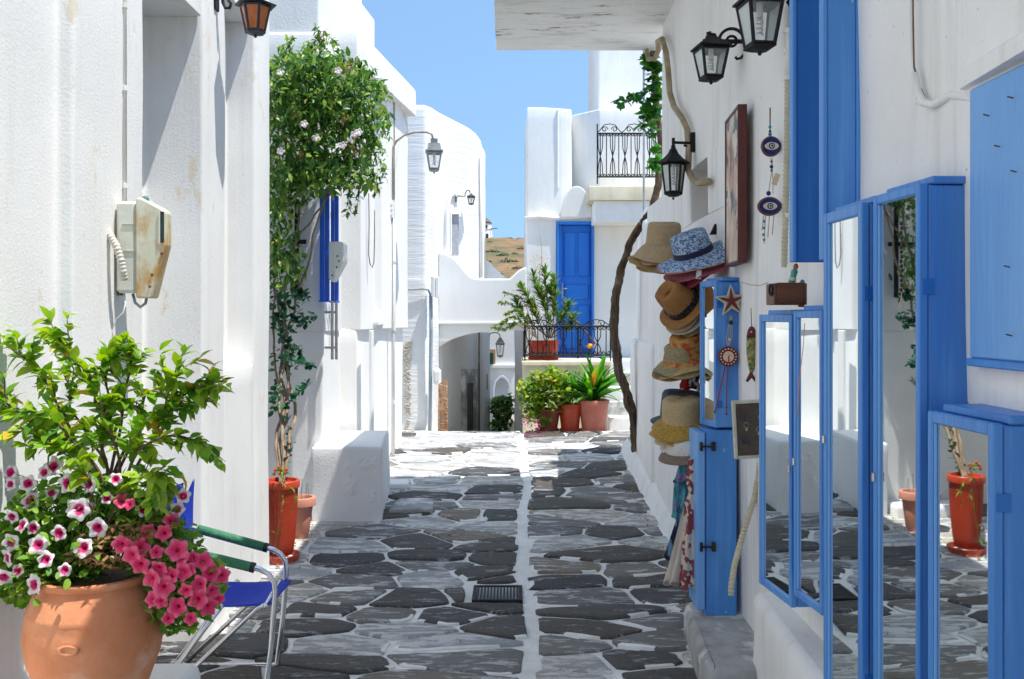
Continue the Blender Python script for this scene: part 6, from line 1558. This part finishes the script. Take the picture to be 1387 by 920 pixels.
def petunia_plant(label, flowers, zones, meshes, seed, nl, root, fs=1.0):
    t = thing('petunia', label, 'flowers', root, 'petunias in the large bowl'); r = random.Random(seed); lv = []; st = MB(); O = T(-root)
    for i, (px, py, dz, tiltx, tiltz) in enumerate(flowers):
        p = P(px, py, dP+dz); d = (Vector((tiltx, -1, tiltz)).normalized() + rv(r)*.38).normalized(); q = d.to_track_quat('Z', 'Y').to_matrix().to_4x4()
        place('flower', meshes[i % len(meshes)], t, O @ T(p) @ q @ RZ(r.uniform(0,6)) @ Matrix.Scale(r.uniform(.58,.92)*fs, 4))
        b = p - d*.03; twig(st, [b, b-d*.04+Vector((0,0,-.01)), b.lerp(root, .45)+rv(r)*.01], .0014, .002, 3, 4)
    for (px, py, rx, ry, n) in zones:
        for k in range(n):
            a = r.uniform(0, 2*PI); e = r.random()**.5; dd = r.gauss(0, .055)
            p = P(px+rx*e*math.cos(a), py+ry*e*math.sin(a), dP+dd); lv.append(orient(p, rv(r)+Vector((0,-.5,.35)), r.uniform(-.8,.8), r.uniform(.6,1.15)))
            if k % 9 == 0: twig(st, [p, p.lerp(root,.3)+Vector((0,0,.01)), p.lerp(root,.7)], .0014, .0022, 3, 4)
    r.shuffle(lv); part('stems', st, L_PET, t); scatter(t, 'foliage', lv, [leaf(.034,.021,.2,.2,False), leaf(.030,.017,.2,.3), leaf(.040,.024,.25,.2,False)], L_PET, nl)
    return t
petunia_plant('white petunias with magenta centres filling the left side of the bowl',
  [(16,700,-.10,-.2,.2),(15,735,-.12,-.3,.0),(24,773,-.12,-.3,-.1),(42,678,-.06,-.1,.5),(52,738,-.14,.0,.2),(45,715,-.12,.1,.3),(113,742,-.16,.1,.1),(107,690,-.14,.3,.2),(157,649,-.12,.1,.2),(120,655,-.10,-.1,.3),(72,632,-.02,.1,.2),(14,640,.0,-.1,.4),(14,656,-.02,-.3,.1),(100,684,-.12,-.6,.3),(118,688,-.10,.7,.0),(70,668,-.08,.3,.5),(113,628,-.05,.1,.3),(195,690,-.10,.2,.3),(248,672,-.06,.4,.1),(240,690,-.06,.3,.3),(30,712,-.13,-.2,.2),(62,758,-.16,0,.1),(10,756,-.12,-.3,0),(80,722,-.15,.2,.2),(60,640,-.05,0,.4),(132,715,-.15,.2,.2),(88,772,-.17,.1,0),(38,655,-.06,-.2,.3),(5,782,-.12,-.3,-.2),(145,675,-.12,.2,.3),(92,655,-.1,0,.3),(46,792,-.15,-.1,-.2),(215,668,-.08,.2,.3)],
  [(35,740,48,55,520),(75,700,65,45,650),(90,750,62,32,520),(150,690,55,45,560),(50,785,52,34,480),(100,775,40,16,160),(190,680,40,40,280)], pw, 31, 60, pc+Vector((-.05,0,zr-.01)))
petunia_plant('coral pink petunias spilling over the right side of the bowl',
  [(165,738,-.18,-.1,.2),(175,683,-.14,-.2,.3),(165,678,-.12,.3,.3),(212,748,-.18,.2,.3),(232,780,-.19,.0,.1),(205,784,-.19,-.3,.0),(262,756,-.14,.3,.3),(285,776,-.14,.4,.1),(270,792,-.17,.1,.0),(268,812,-.18,.1,-.1),(240,822,-.19,-.1,-.1),(288,800,-.14,.6,.0),(222,722,-.14,.1,.4),(190,742,-.16,.5,.2),(240,745,-.16,.2,.4),(300,779,-.11,.7,.1),(228,838,-.18,.0,-.2),(206,812,-.18,-.3,-.1),(258,838,-.18,.2,-.3),(200,720,-.12,.0,.6),(232,705,-.10,.3,.4),(248,775,-.18,.2,.0),(283,822,-.15,.4,-.2),(215,770,-.19,-.1,.0),(255,772,-.17,.0,.2),(275,760,-.14,.3,.2),(222,795,-.20,0,0),(252,800,-.19,.1,-.1),(190,765,-.2,-.2,.2),(178,752,-.2,0,.2),(218,815,-.2,-.1,-.1),(296,812,-.13,.5,0),(246,755,-.16,0,.3)],
  [(225,735,48,38,420),(255,790,52,45,620),(190,715,45,35,330),(238,830,42,28,240)], pk, 32, 60, pc+Vector((.06,0,zr-.01)), .92)
dl_ = thing('dry_petunias', 'curled brown dried stalks in the middle of the bowl', 'dried plant', pc+Vector((.02,-.03,zr-.01)))
r = random.Random(5); lv = []
for (px, py, rx, ry, n) in ((150,745,45,22,170),(195,735,22,28,140),(160,722,24,12,60),(118,755,25,10,50)):
    for k in range(n): lv.append(orient(P(px+rx*r.uniform(-1,1), py+ry*r.uniform(-1,1), dP-.10+r.gauss(0,.03)), rv(r)+Vector((0,-.3,.2)), r.uniform(-2,2), r.uniform(.5,1)))
scatter(dl_, 'dry_leaves', lv, [leaf(.030,.012,.8,.9), leaf(.022,.014,.9,.5)], L_DRY)

# ================================================================ RED POT WITH THE BIG VINE, SECOND TERRACOTTA POT
dV = 6.12; vc = Vector((WX(381,dV), dV, gz(dV)+.0)); zt_ = WZ(650,dV)-vc.z; w_ = 23*dV/F
pot('flower_pot', 'tall ribbed red pot at the corner of the pilaster house, holding the vine', vc,
  [(w_*.62,.05),(w_*.66,.06),(w_*.78,.14),(w_*.90,.3),(w_*.96,zt_-.03),(w_*.98,zt_-.02)], M_REDPOT, ribs=.0018, seg=108,
  rim=rimprof(w_*.98, zt_, .05, .010), saucer=[(w_*.70,0),(w_*.95,.0),(w_*1.1,.05),(w_*1.06,.055),(w_*.9,.012),(w_*.62,.014)], soil=(w_*.85, zt_-.03))
dT = 6.62; tc_ = Vector((WX(407,dT), dT, gz(dT))); zt2 = WZ(673,dT)-tc_.z; w2_ = 17*dT/F
pot('flower_pot', 'faded terracotta pot with stained rings behind the tall red one', tc_,
  [(w2_*.55,0),(w2_*.62,.01),(w2_*.80,zt2*.4),(w2_*.97,zt2*.78),(w2_*.99,zt2-.03)], M_TERRAP, rim=rimprof(w2_*1.03, zt2, .06, .014), soil=(w2_*.85, zt2-.03))
vr = vc + Vector((0,0,zt_-.03))
vn = thing('climbing_vine', 'huge climbing vine with a dense green crown spilling over the blue shutters', 'climbing plant', vr)
rr = random.Random(77); sm = MB()
def vp(px, py, d): return P(px, py, d)
main = [[(381,655,6.12),(384,600,6.3),(378,540,6.5),(390,470,6.7),(385,400,6.85),(400,330,6.9),(410,270,6.9),(430,200,6.8)],
        [(385,655,6.12),(378,610,6.3),(388,560,6.5),(380,490,6.7),(398,420,6.8),(418,350,6.85),(432,290,6.85),(455,230,6.8)],
        [(379,655,6.12),(388,620,6.25),(382,570,6.4),(392,510,6.6),(378,440,6.8),(372,360,6.9),(380,280,6.9),(385,200,6.7)],
        [(383,655,6.12),(392,600,6.3),(398,560,6.5),(388,500,6.7),(384,430,6.8),(392,350,6.9),(420,300,6.9),(448,262,6.85)],
        [(380,655,6.12),(374,600,6.35),(384,545,6.5),(374,500,6.6),(370,440,6.7),(372,380,6.8)]]
for mpts in main: twig(sm, [vp(*q) for q in mpts], .013, .006, 10, 7, .02)
part('stems', sm, M_TWIG, vn, smooth=True)
lv = []; hang = MB()
blobs = [(392,120,42,60,1300),(430,110,52,52,1700),(470,130,44,48,1300),(400,190,50,60,1500),(455,190,52,50,1500),(498,150,30,36,340),(503,212,22,40,220),(425,235,48,32,800),(478,235,28,22,300),(385,255,28,40,500),(440,75,26,24,120),(400,82,34,18,200),(380,310,20,46,420),(395,360,22,28,200),(374,360,10,40,120),(515,165,10,20,40),(488,105,14,18,90)]
for (px, py, rx, ry, n) in blobs:
    for k in range(int(n*.80)):
        a = rr.uniform(0, 2*PI); e = rr.random()**.5; edge = 1 + .40*noise.noise(Vector((math.cos(a)*2+px, math.sin(a)*2, py)))
        x = px+rx*e*math.cos(a)*edge; y = py+ry*e*math.sin(a)*edge
        dep = 6.72 + rr.gauss(0,.13)*1.0 + (.18 if e > .8 else 0)
        p = P(x, y, dep)
        if p.x < -1.9: continue
        lv.append(orient(p, rv(rr)*.9+Vector((.1,-.35,-.45)), rr.uniform(-.9,.9), rr.choice((.45,.7,.9,1.1,1.35))*rr.uniform(.85,1.1)))
# whippy shoots outside the crown
shoots = [((470,90),(455,60),(440,42)),((440,60),(432,48),(428,36)),((500,120),(515,112),(524,122)),((505,150),(520,165),(528,185)),((500,200),(518,222),(522,240)),((500,230),(512,250),(508,262)),((380,80),(392,62),(396,48)),((460,100),(478,85),(492,82)),((480,245),(486,262),(482,285)),((420,70),(425,58),(432,52)),((470,250),(474,270),(470,290)),((372,260),(378,300),(374,340)),((490,90),(500,100),(508,92))]
for s_ in shoots:
    c = twig(hang, [P(x, y, 6.7) for x, y in s_], .0022, .0012, 6, 4)
    for q in c:
        for _ in range(3): lv.append(orient(q, rv(rr)+Vector((0,-.2,-.2)), rr.uniform(-.7,.7), rr.uniform(.5,.9)))
rr.shuffle(lv); part('shoots', hang, L_VINE, vn)
lv.sort(key=lambda M: M.translation.y + rr.uniform(0,.12))
scatter(vn, 'foliage', lv, [leaf(.060,.024,.25,.3), leaf(.050,.020,.3,.15), leaf(.066,.028,.2,.4)], L_VINE, 220)
fl = petunia_mesh(L_WHITEF, 9, .027); rp = rooted(vn)
for (x, y) in ((480,182),(486,179),(464,197),(428,187),(412,168),(380,205),(458,96),(380,98)):
    place('flower', fl, vn, T(P(x,y,6.42)-rp) @ Vector((.1,-1,.2)).to_track_quat('Z','Y').to_matrix().to_4x4())
dm_ = MB()
lv = []
for (x, y, n) in ((470,92,30),(403,158,12),(466,160,14),(408,205,10),(482,200,12),(440,52,6)):
    for k in range(n): lv.append(orient(P(x+rr.gauss(0,4), y+rr.gauss(0,5), 6.45), rv(rr), rr.uniform(-1,1), rr.uniform(.4,.8)))
scatter(vn, 'withered_leaves', lv, [leaf(.045,.02,.7,.7)], L_DRY)
# round-leafed creeper lower on the stems
cr_ = thing('creeper', 'glossy dark round-leafed creeper twining low on the vine stems', 'climbing plant', vr + Vector((.02,0,0)))
lv = []; st = MB()
for s_ in (((384,400,6.75),(395,425,6.7),(410,440,6.7),(428,425,6.7)),((378,480,6.6),(395,488,6.5),(410,495,6.5),(425,494,6.5)),((380,560,6.4),(392,545,6.4),(405,532,6.45),(418,522,6.5)),((376,440,6.6),(385,460,6.6),(400,470,6.6),(408,478,6.6)),((390,410,6.8),(378,425,6.7),(372,450,6.65)),((376,520,6.5),(370,540,6.45),(373,560,6.4)),((398,400,6.8),(408,398,6.8),(415,405,6.8)),((388,560,6.45),(392,600,6.3),(386,640,6.2))):
    c = twig(st, [P(*q) for q in s_], .003, .0016, 7, 5)
    for q in c[2:]:
        for _ in range(2): lv.append(orient(q+rv(rr)*.012, rv(rr)+Vector((.1,-.3,.3)), rr.uniform(-.7,.7), rr.uniform(.7,1.2)))
for (px, py, rx, ry, n) in ((385,420,22,24,70),(385,490,16,20,46),(400,440,22,12,34),(380,530,10,14,14)):
    for k in range(n): lv.append(orient(P(px+rx*rr.uniform(-1,1), py+ry*rr.uniform(-1,1), 6.68+rr.gauss(0,.07)), rv(rr)+Vector((0,-.3,.2)), rr.uniform(-.7,.7), rr.uniform(.7,1.15)))
part('stems', st, M_TWIG, cr_); scatter(cr_, 'foliage', lv, [leaf(.052,.038,.15,.1,False), leaf(.044,.032,.2,.2,False)], L_DARK, 220)
# small red-flowered milkweed in the red pot
mk = thing('milkweed', 'thin milkweed with tiny orange red flowers in the tall red pot', 'flowers', vr+Vector((.03,-.03,0)))
st = MB(); lv = []; fm = MB().ball((0,0,0), .011, 6, 5).mesh('blossom', flat('orange_red_petal', (.60,.09,.02)))
for s_ in (((384,655),(380,640),(376,633)),((386,655),(384,643),(383,631)),((384,668),(380,700),(372,740)),((392,655),(400,672),(396,690))):
    c = twig(st, [P(x,y,5.98) for x,y in s_], .002, .0012, 5, 4)
    for q in c[1:]: lv.append(orient(q, rv(rr)+Vector((.2,-.2,0)), 0, rr.uniform(.7,1.2)))
part('stems', st, L_PET, mk); scatter(mk, 'foliage', lv, [leaf(.055,.010,.2,.2)], L_PET, 30)
for (x, y) in ((373,637),(377,633),(382,636),(386,641),(379,641),(388,636),(371,642)): place('blossom', fm, mk, T(P(x,y,5.97)-rooted(mk)))
ds = thing('dry_stalks', 'bare dry stalks standing in the faded terracotta pot', 'dried plant', tc_+Vector((0,0,zt2-.02)))
st = MB()
for x in (398,403,408,414,418): st.tube([P(x,680,dT), P(x+rr.uniform(-2,2),655+rr.uniform(-6,6),dT)], .0022, 4)
part('stalks', st, M_TWIG, ds)

# ================================================================ POTS BY THE TERRACE
def gpot(label, px, pyb, pyt, wtop, wbot, d, mat, ribs=0, sauc=True):
    c = Vector((WX(px,d), d, gz(d)+.012)); h = (pyb-pyt)*d/F; rt_, rb2 = wtop/2*d/F, wbot/2*d/F
    return pot('flower_pot', label, c, [(rb2,.02),(rb2*1.02,.03),(rb2+(rt_-rb2)*.5,h*.5),(rt_*.97,h-.04),(rt_*.98,h-.03)], mat, rim=rimprof(rt_*.97, h, .045, .012), ribs=ribs, group='pots at the foot of the terrace',
      saucer=[(rb2*.9,0),(rb2*1.1,0),(rb2*1.22,.03),(rb2*1.18,.034),(rb2*1.02,.01),(rb2*.8,.012)] if sauc else None, soil=(rt_*.84,h-.03)), c, h
pA, cA, hA = gpot('dark red pot under the bushy yellow-green geranium', 742, 591, 560, 34, 25, 10.75, flat('dark_red_clay', (.26,.05,.03)))
pB, cB, hB = gpot('plain red pot between the geranium and the strap-leaved plant', 772, 587, 549, 31, 24, 10.75, M_REDPOT)
pC, cC, hC = gpot('broad faded pink terracotta pot holding the strap-leaved plant', 804, 584, 541, 41, 31, 10.75, nmat('pink_clay', (.58,.20,.14), (.50,.15,.10), 8, .6), .0)
for (px, w, lab) in ((745,36,'thin stone slab under the red pot'),(790,40,'thin stone slab under the broad pink pot')):
    solo('stone_slab', lab, 'stone slab', masonry([(WX(px-w/2,10.6),10.55),(WX(px+w/2,10.6),10.55),(WX(px+w/2,10.6),10.95),(WX(px-w/2,10.6),10.95)], gz(10.7)-.05, gz(10.7)+.012, .01, .01, .08), M_CREAM, (WX(px,10.6),10.7,gz(10.7)), smooth=1.2)
rr = random.Random(90)
def bushy(t, blobs, d, var, mat, nobj, sc=(.7,1.15), dsp=.09, bias=(0,-.3,.3), stemsrc=None, stemmat=None, sr=.004):
    lv = []; st = MB(); rt0 = rooted(t)
    for (px, py, rx, ry, n) in blobs:
        for k in range(n):
            a = rr.uniform(0,2*PI); e = rr.random()**.5; ed = 1+.3*noise.noise(Vector((math.cos(a)*2+px, math.sin(a)*2, py)))
            p = P(px+rx*e*math.cos(a)*ed, py+ry*e*math.sin(a)*ed, d+rr.gauss(0,dsp)); lv.append(orient(p, rv(rr)+Vector(bias), rr.uniform(-.8,.8), rr.uniform(*sc)))
        twig(st, [rt0, rt0.lerp(P(px,py,d), .5)+rv(rr)*.03, P(px,py,d)], sr, sr*.5, 4, 5)
        for _ in range(3): twig(st, [P(px,py,d), P(px+rx*rr.uniform(-.8,.8), py+ry*rr.uniform(-.8,.8), d)], sr*.5, sr*.25, 3, 4)
    rr.shuffle(lv); part('stems', st, stemmat or M_TWIG, t); scatter(t, 'foliage', lv, var, mat, nobj)
geo = thing('geranium', 'rounded yellow-green leafy geranium bush in the dark red pot', 'potted plant', cA+Vector((0,0,hA-.03)))
bushy(geo, [(735,525,30,22,420),(750,515,22,16,260),(720,550,16,22,180),(742,553,24,18,230),(765,530,14,18,130),(712,528,12,12,70),(732,575,8,14,40)], 10.7, [leaf(.062,.052,.15,.1,False), leaf(.05,.042,.2,.2,False)], L_YEL, 160)
for i, (x, y) in enumerate(((712,572),(716,580),(722,589),(726,592),(711,592),(742,594),(718,595),(708,565))): pass
bg_ = thing('bougainvillea', 'small magenta flowering trailer low beside the geranium', 'flowers', P(722,592,10.5))
lv = [orient(P(rr.uniform(706,726), rr.uniform(560,592), 10.5), rv(rr), 0, rr.uniform(.5,.9)) for _ in range(40)]
scatter(bg_, 'foliage', lv, [leaf(.04,.026,.2,.2)], L_DARK, 0)
lv = [orient(P(rr.choice((710,716,722,728))+rr.gauss(0,2.5), rr.choice((572,582,590))+rr.gauss(0,3), 10.42), rv(rr), 0, rr.uniform(.6,1)) for _ in range(46)]
scatter(bg_, 'bracts', lv, [leaf(.035,.030,.3,.2,False)], L_PINKB, 0)
stp = thing('strap_leaf_plant', 'lush strap-leaved plant with a yellow orange flower in the pink pot', 'potted plant', cC+Vector((0,0,hC-.03)))
def strap(L, W, bend):
    vs = []; fs = []; n = 7
    for i in range(n+1):
        t = i/n; w = W*(math.sin(PI*min(1,.12+t*.93))**.7)*(1 if t < 1 else 0.05); y = L*t*(1-.25*bend*t); z = -bend*L*.55*t*t
        vs += [(-w/2, y, z+.18*w), (0, y, z), (w/2, y, z+.18*w)]
    for i in range(n): a = i*3; fs += [(a,a+1,a+4,a+3),(a+1,a+2,a+5,a+4)]
    return vs, fs
lv = []
for k in range(96):
    a = rr.uniform(0,2*PI); el = rr.uniform(.25,1.35); d = Vector((math.cos(a)*math.cos(el), math.sin(a)*math.cos(el)*.8-.1, math.sin(el))); off = Vector((rr.uniform(-.07,.07), rr.uniform(-.05,.05), rr.uniform(0,.16)))
    lv.append(orient(rooted(stp)+off, d, rr.uniform(-.5,.5), rr.uniform(.75,1.15)))
scatter(stp, 'foliage', lv, [strap(.50,.06,.30), strap(.56,.055,.6), strap(.44,.065,.15), strap(.46,.045,.9)], L_STRAP, 96)
part('flower_stalk', MB().tube([rooted(stp), P(800,500,10.65), P(799,470,10.6)], .006, 6), L_STRAP, stp)
fo = part('flower', MB().ball(P(799,469,10.6), (.032,.03,.03), 8, 6), flat('yellow_petal', (.85,.42,.02)), stp, smooth=True)
for i in range(7):
    a = 2*PI*i/7; vs, fs = leaf(.05,.03,.3,.4,False); M = orient(P(799,470,10.6), Vector((math.cos(a),-.4+.3*math.sin(a),.5+.3*math.sin(a))), 0, 1); part('petal', MB().add([M @ Vector(v) for v in vs], fs), flat('orange_petal', (.85,.25,.01)), fo)
bB = thing('leafy_plant', 'dense darker green plant filling the plain red pot', 'potted plant', cB+Vector((0,0,hB-.03)))
bushy(bB, [(770,535,16,14,120),(778,520,14,16,110),(764,520,10,14,60)], 10.8, [leaf(.09,.022,.3,.4), leaf(.07,.025,.2,.4)], L_STRAP, 60)
# upper pots on the terrace behind the railing
ups = []
for (px, wt, col, lab) in ((727,24,M_REDPOT,'red pot at the left end of the terrace behind the railing'),(744,26,M_REDPOT,'second red pot behind the railing, below the leggy oleander')):
    d = 11.85; c = Vector((WX(px,d), d, zt0)); h = (484-458)*d/F; r0 = wt/2*d/F
    pt_ = pot('flower_pot', lab, c, [(r0*.8,.02),(r0*.84,.03),(r0*.96,h-.03),(r0*.97,h-.02)], col, group='red pots behind the terrace railing', rim=rimprof(r0*.97,h,.04,.01), saucer=[(r0*.7,0),(r0*.9,0),(r0*1.05,.03),(r0*1.0,.034),(r0*.8,.012),(r0*.6,.012)], soil=(r0*.85,h-.02)); ups.append((c,h))
ol = thing('oleander', 'leggy oleander rising from the red pots in front of the blue door', 'shrub', ups[1][0]+Vector((-.03,0,ups[1][1]-.02)))
st = MB(); lv = []
def oshoot(pts, d, n=8, r0=.008, per=6, sc=1.0, bias=(0,-.2,.25)):
    c = twig(st, [P(x,y,d) for x,y in pts], r0, .002, n, 5, .006)
    for i in range(int(len(c)*.35), len(c)):
        dm2 = (c[min(i+1,len(c)-1)]-c[max(0,i-1)]).normalized()
        for _ in range(per): lv.append(orient(c[i], rv(rr)*.8+dm2*.9+Vector(bias), rr.uniform(-.6,.6), rr.uniform(.7,1.15)*sc))
for pts in (((742,458),(738,420),(728,395),(722,372)),((744,458),(742,420),(740,390),(738,368)),((745,458),(750,430),(752,400),(750,378)),((746,458),(758,440),(764,425),(770,412)),((740,458),(728,430),(716,405),(708,392)),((742,458),(745,440),(735,410),(731,390)),((747,458),(755,430),(748,405),(745,392)),((745,458),(765,450),(772,440),(776,428)),((743,458),(722,440),(706,425),(700,410)),((741,458),(730,440),(722,420),(716,412))):
    oshoot(pts, 11.7+rr.uniform(-.1,.1))
part('stems', st, M_BARK, ol); scatter(ol, 'foliage', lv, [leaf(.125,.026,.2,.25), leaf(.11,.024,.2,.45)], L_OLE, 200)
rs_ = thing('climbing_rose', 'loose arching bush with tiny pink buds leaning left over the terrace corner', 'shrub', ups[0][0]+Vector((0,0,ups[0][1]-.02)))
st = MB(); lv = []
for pts in (((727,458),(712,430),(700,420),(685,425)),((727,458),(710,410),(696,400),(684,396)),((727,458),(714,440),(698,438),(672,440)),((727,458),(705,425),(690,412),(678,410)),((727,458),(700,440),(684,446),(668,444)),((727,458),(718,415),(712,396),(705,385)),((727,458),(706,436),(692,430),(680,438))):
    oshoot(pts, 11.6+rr.uniform(-.1,.1), 7, .005, 5, .62, (0,-.2,.1))
part('stems', st, M_TWIG, rs_); scatter(rs_, 'foliage', lv, [leaf(.085,.045,.2,.25), leaf(.07,.04,.2,.3)], L_YEL, 120)
lv = [orient(P(rr.uniform(680,728), rr.uniform(392,425), 11.45), rv(rr), 0, rr.uniform(.5,.9)) for _ in range(34)]
scatter(rs_, 'buds', lv, [leaf(.035,.02,.3,.3)], flat('rose_bud', (.45,.03,.10)), 0)
# green bush beyond the arch
gb = thing('far_bush', 'green bush glowing in the sun beyond the bridge arch', 'bush', P(680,600,14.6))
bushy(gb, [(680,555,15,18,420),(676,580,14,14,200),(688,545,8,10,90),(672,548,9,8,80)], 14.6, [leaf(.09,.05,.2,.2), leaf(.075,.045,.2,.2,False)], L_VINE, 0, sr=.02)
# dry creeper on the door house wall
dc_ = thing('dry_creeper', 'nearly bare dry creeper on the white wall left of the blue door', 'climbing plant', Vector((WX(733,yd), yd-.02, 1.9)))
st = MB(); twig(st, [P(733,400,yd-.03), P(731,370,yd-.03), P(734,350,yd-.03), P(732,318,yd-.03)], .005, .002, 5, 4)
lv = [orient(P(731+rr.gauss(0,4), rr.uniform(345,368), yd-.05), rv(rr), 0, rr.uniform(.4,.8)) for _ in range(18)]
part('stem', st, M_TWIG, dc_); scatter(dc_, 'leaves', lv, [leaf(.06,.04,.3,.3,False)], L_DRY, 0)

# ================================================================ TWISTED TRUNK AND GRAPE VINE UNDER THE CANOPY
tr = thing('twisted_vine_trunk', 'thick twisted dark vine trunk rising against the annex wall, with grape leaves above', 'tree', P(862,628,8.85))
pts = [P(864,632,8.85),P(862,610,8.85),P(860,580,8.85),P(855,550,8.83),P(846,525,8.82),P(838,500,8.8),P(834,470,8.8),P(832,435,8.8),P(834,405,8.8),P(838,380,8.8),P(845,355,8.78),P(852,335,8.75),P(862,315,8.7),P(873,300,8.65),P(883,283,8.6),P(889,262,8.5),P(893,235,8.4),P(895,200,8.3),P(890,150,8.2),P(886,100,8.1),P(884,60,8.0)]
m = MB(); c = curve(pts, 8); k = len(c); seg = 14; base = len(m.v)
rads = []
for i in range(k):
    t_ = i/(k-1); rads.append((.043+.02*max(0, 1-t_*12)-.018*t_)*(1+.16*noise.noise(c[i]*5)))
m.tube(c, rads, seg)
for i, v in enumerate(m.v):
    ci = c[min(i//seg, k-1)]; a = (i % seg)/seg*2*PI + i//seg*.16; dv_ = v-ci
    m.v[i] = ci + dv_*(1+.16*math.sin(3*a)+.10*math.sin(7*a+2)+.10*noise.noise(v*24))
part('trunk', m, M_TRUNK, tr, smooth=True)
twn = MB()
c = twig(twn, [P(863,630,8.8),P(857,575,8.78),P(840,510,8.74),P(830,450,8.74),P(834,395,8.74),P(846,345,8.7),P(866,302,8.62)], .020, .016, 8, 8, .03)
part('second_stem', twn, M_TRUNK, tr, smooth=True)
def grape(W):
    n = 15; vs = [(0,0,0)]; 
    for i in range(n):
        a = -PI*.42 + (PI*1.84)*i/(n-1); r = W/2*(1.0 + .22*math.cos(5*(a-PI/2)) ) * (.85+.15*(i % 2))
        vs.append((r*math.cos(a)*1.05, W*.38+r*math.sin(a), .05*W*math.sin(3*a)))
    return vs, [(0,i,i+1) for i in range(1,n)]
st = MB(); lv = []
for s_, nn in ((((886,75,7.9),(884,110,7.9),(886,150,7.9),(882,175,7.9)),6),(((886,110,7.9),(870,128,7.9),(855,134,7.9),(838,136,7.9)),6),(((888,90,7.9),(878,85,7.9),(872,74,7.9)),5),(((888,150,8.0),(884,180,8.0),(888,210,8.0),(890,228,8.0)),6),(((884,130,7.9),(875,150,7.9),(872,165,7.9)),5),(((890,85,7.85),(892,120,7.85),(890,160,7.85)),6)):
    c = twig(st, [P(*q) for q in s_], .006, .002, 7, 5, .01)
    for q in c:
        if rr.random() < .98:
            for _ in range(2): lv.append(orient(q+Vector((rr.gauss(0,.02),rr.gauss(0,.03),rr.gauss(0,.02))), rv(rr)*.7+Vector((-.1,-.6,-.5)), rr.uniform(-.5,.5), rr.uniform(.6,1.1)))
part('shoots', st, M_TWIG, tr)
scatter(tr, 'foliage', lv, [grape(.085), grape(.07), grape(.10)], leafmat('grape_leaf', [(0,(.02,.11,.02)),(.6,(.05,.21,.03)),(1,(.13,.33,.05))], .4, .4), 200)

# ================================================================ FALLEN PETALS
lv = []
pet = MB().add(*leaf(.04,.034,.3,.2,False)).mesh('petal', L_PINKB, smooth=True)
for i, (px, py, lab) in enumerate(((640,597,'fallen magenta petal alone on the left of the white seam at the crest'),(723,596,'fallen magenta petal just right of the white seam, nearest the trailer'),(736,595,'fallen magenta petal farther right, in front of the dark red pot'),(711,599,'fallen magenta petal lying on the white seam'))):
    d = 10.1; z = gz(d)+.03; x = WX(px, d)
    t = bpy.data.objects.new('fallen_petal', pet); COL.objects.link(t); t.location = (x, d + .1*i, z); t.rotation_euler = (.2, .3, i*1.3); t['label'] = lab; t['category'] = 'petal'; t['group'] = 'fallen petals on the crest'
# ================================================================ SMALL THINGS
# beads and ribbon hanging in front of the cabinet mirrors
q0 = P(1221, 296, 2.27)
bs_ = thing('bead_string', 'string of dark wooden beads hanging on the tallest mirrored cabinet', 'necklace', q0)
bm_ = MB().ball((0,0,0), (.0042,.0042,.0052), 8, 6).mesh('bead', flat('dark_bead', (.02,.015,.012), .3), smooth=True)
part('cord', MB().tube([q0, q0+Vector((0,0,-.19))], .0009, 4), M_STRING, bs_)
for i in range(15): place('bead', bm_, bs_, T(.0012*math.sin(i*2.1), 0, -.012-.0112*i))
part('tassel', MB().tube([q0+Vector((0,0,-.18)), q0+Vector((-.004,0,-.215))], .0012, 4).tube([q0+Vector((0,0,-.18)), q0+Vector((.004,0,-.21))], .0012, 4).tube([q0+Vector((0,0,-.18)), q0+Vector((.000,0,-.22))], .0012, 4), M_STRING, bs_, kind='stuff')
solo('ribbon', 'thin orange ribbon hanging in front of the second small mirrored cabinet', 'ribbon',
     MB().tube([P(1090,438,3.02), P(1088,470,3.02), P(1084,505,3.02), P(1081,540,3.02), P(1080,565,3.02)], .0032, 6, .25), flat('orange_ribbon', (.75,.20,.03)), P(1090,438,3.02), smooth=True)
# blown dry leaves and grit gathered along the wall feet
r = random.Random(66); V_ = []; F_ = []; vs0, fs0 = leaf(.030, .016, .6, .5)
for k in range(230):
    side = r.random()
    if side < .45: x = XR-.09-abs(r.gauss(0,.06)); y = r.uniform(4.4, 9.2)
    elif side < .8: x = X0+.03+abs(r.gauss(0,.08)); y = r.uniform(4.2, 6.95)
    else: x = r.uniform(-1.0, .9); y = r.uniform(4.6, 10)
    M = T(x, y, gw(x, y)+.022) @ RZ(r.uniform(0, 6)) @ RX(r.uniform(-.3,.3)) @ RY(r.uniform(-.4,.4)) @ Matrix.Scale(r.uniform(.3,1), 4)
    n = len(V_); V_ += [tuple(M @ Vector(v)) for v in vs0]; F_ += [[a+n for a in f] for f in fs0]
me = bpy.data.meshes.new('leaf_litter'); me.from_pydata(V_, [], F_); me.materials.append(L_DRY)
o = bpy.data.objects.new('leaf_litter', me); COL.objects.link(o); o['kind'] = 'stuff'; o['label'] = 'dry leaves and petals blown along the foot of the walls'; o['category'] = 'leaf litter'
# weeds at the foot of the twisted trunk and along the right wall
wd_ = thing('weeds', 'small green weeds growing at the foot of the twisted trunk', 'weeds', P(868,630,8.8))
lv = []
for k in range(60): lv.append(orient(Vector((WX(868,8.8)+r.gauss(0,.05), 8.75+r.gauss(0,.06), gz(8.8)+.02)), rv(r)+Vector((0,0,1.2)), r.uniform(-.5,.5), r.uniform(.5,1)))
scatter(wd_, 'foliage', lv, [leaf(.045,.018,.2,.5)], L_PET)
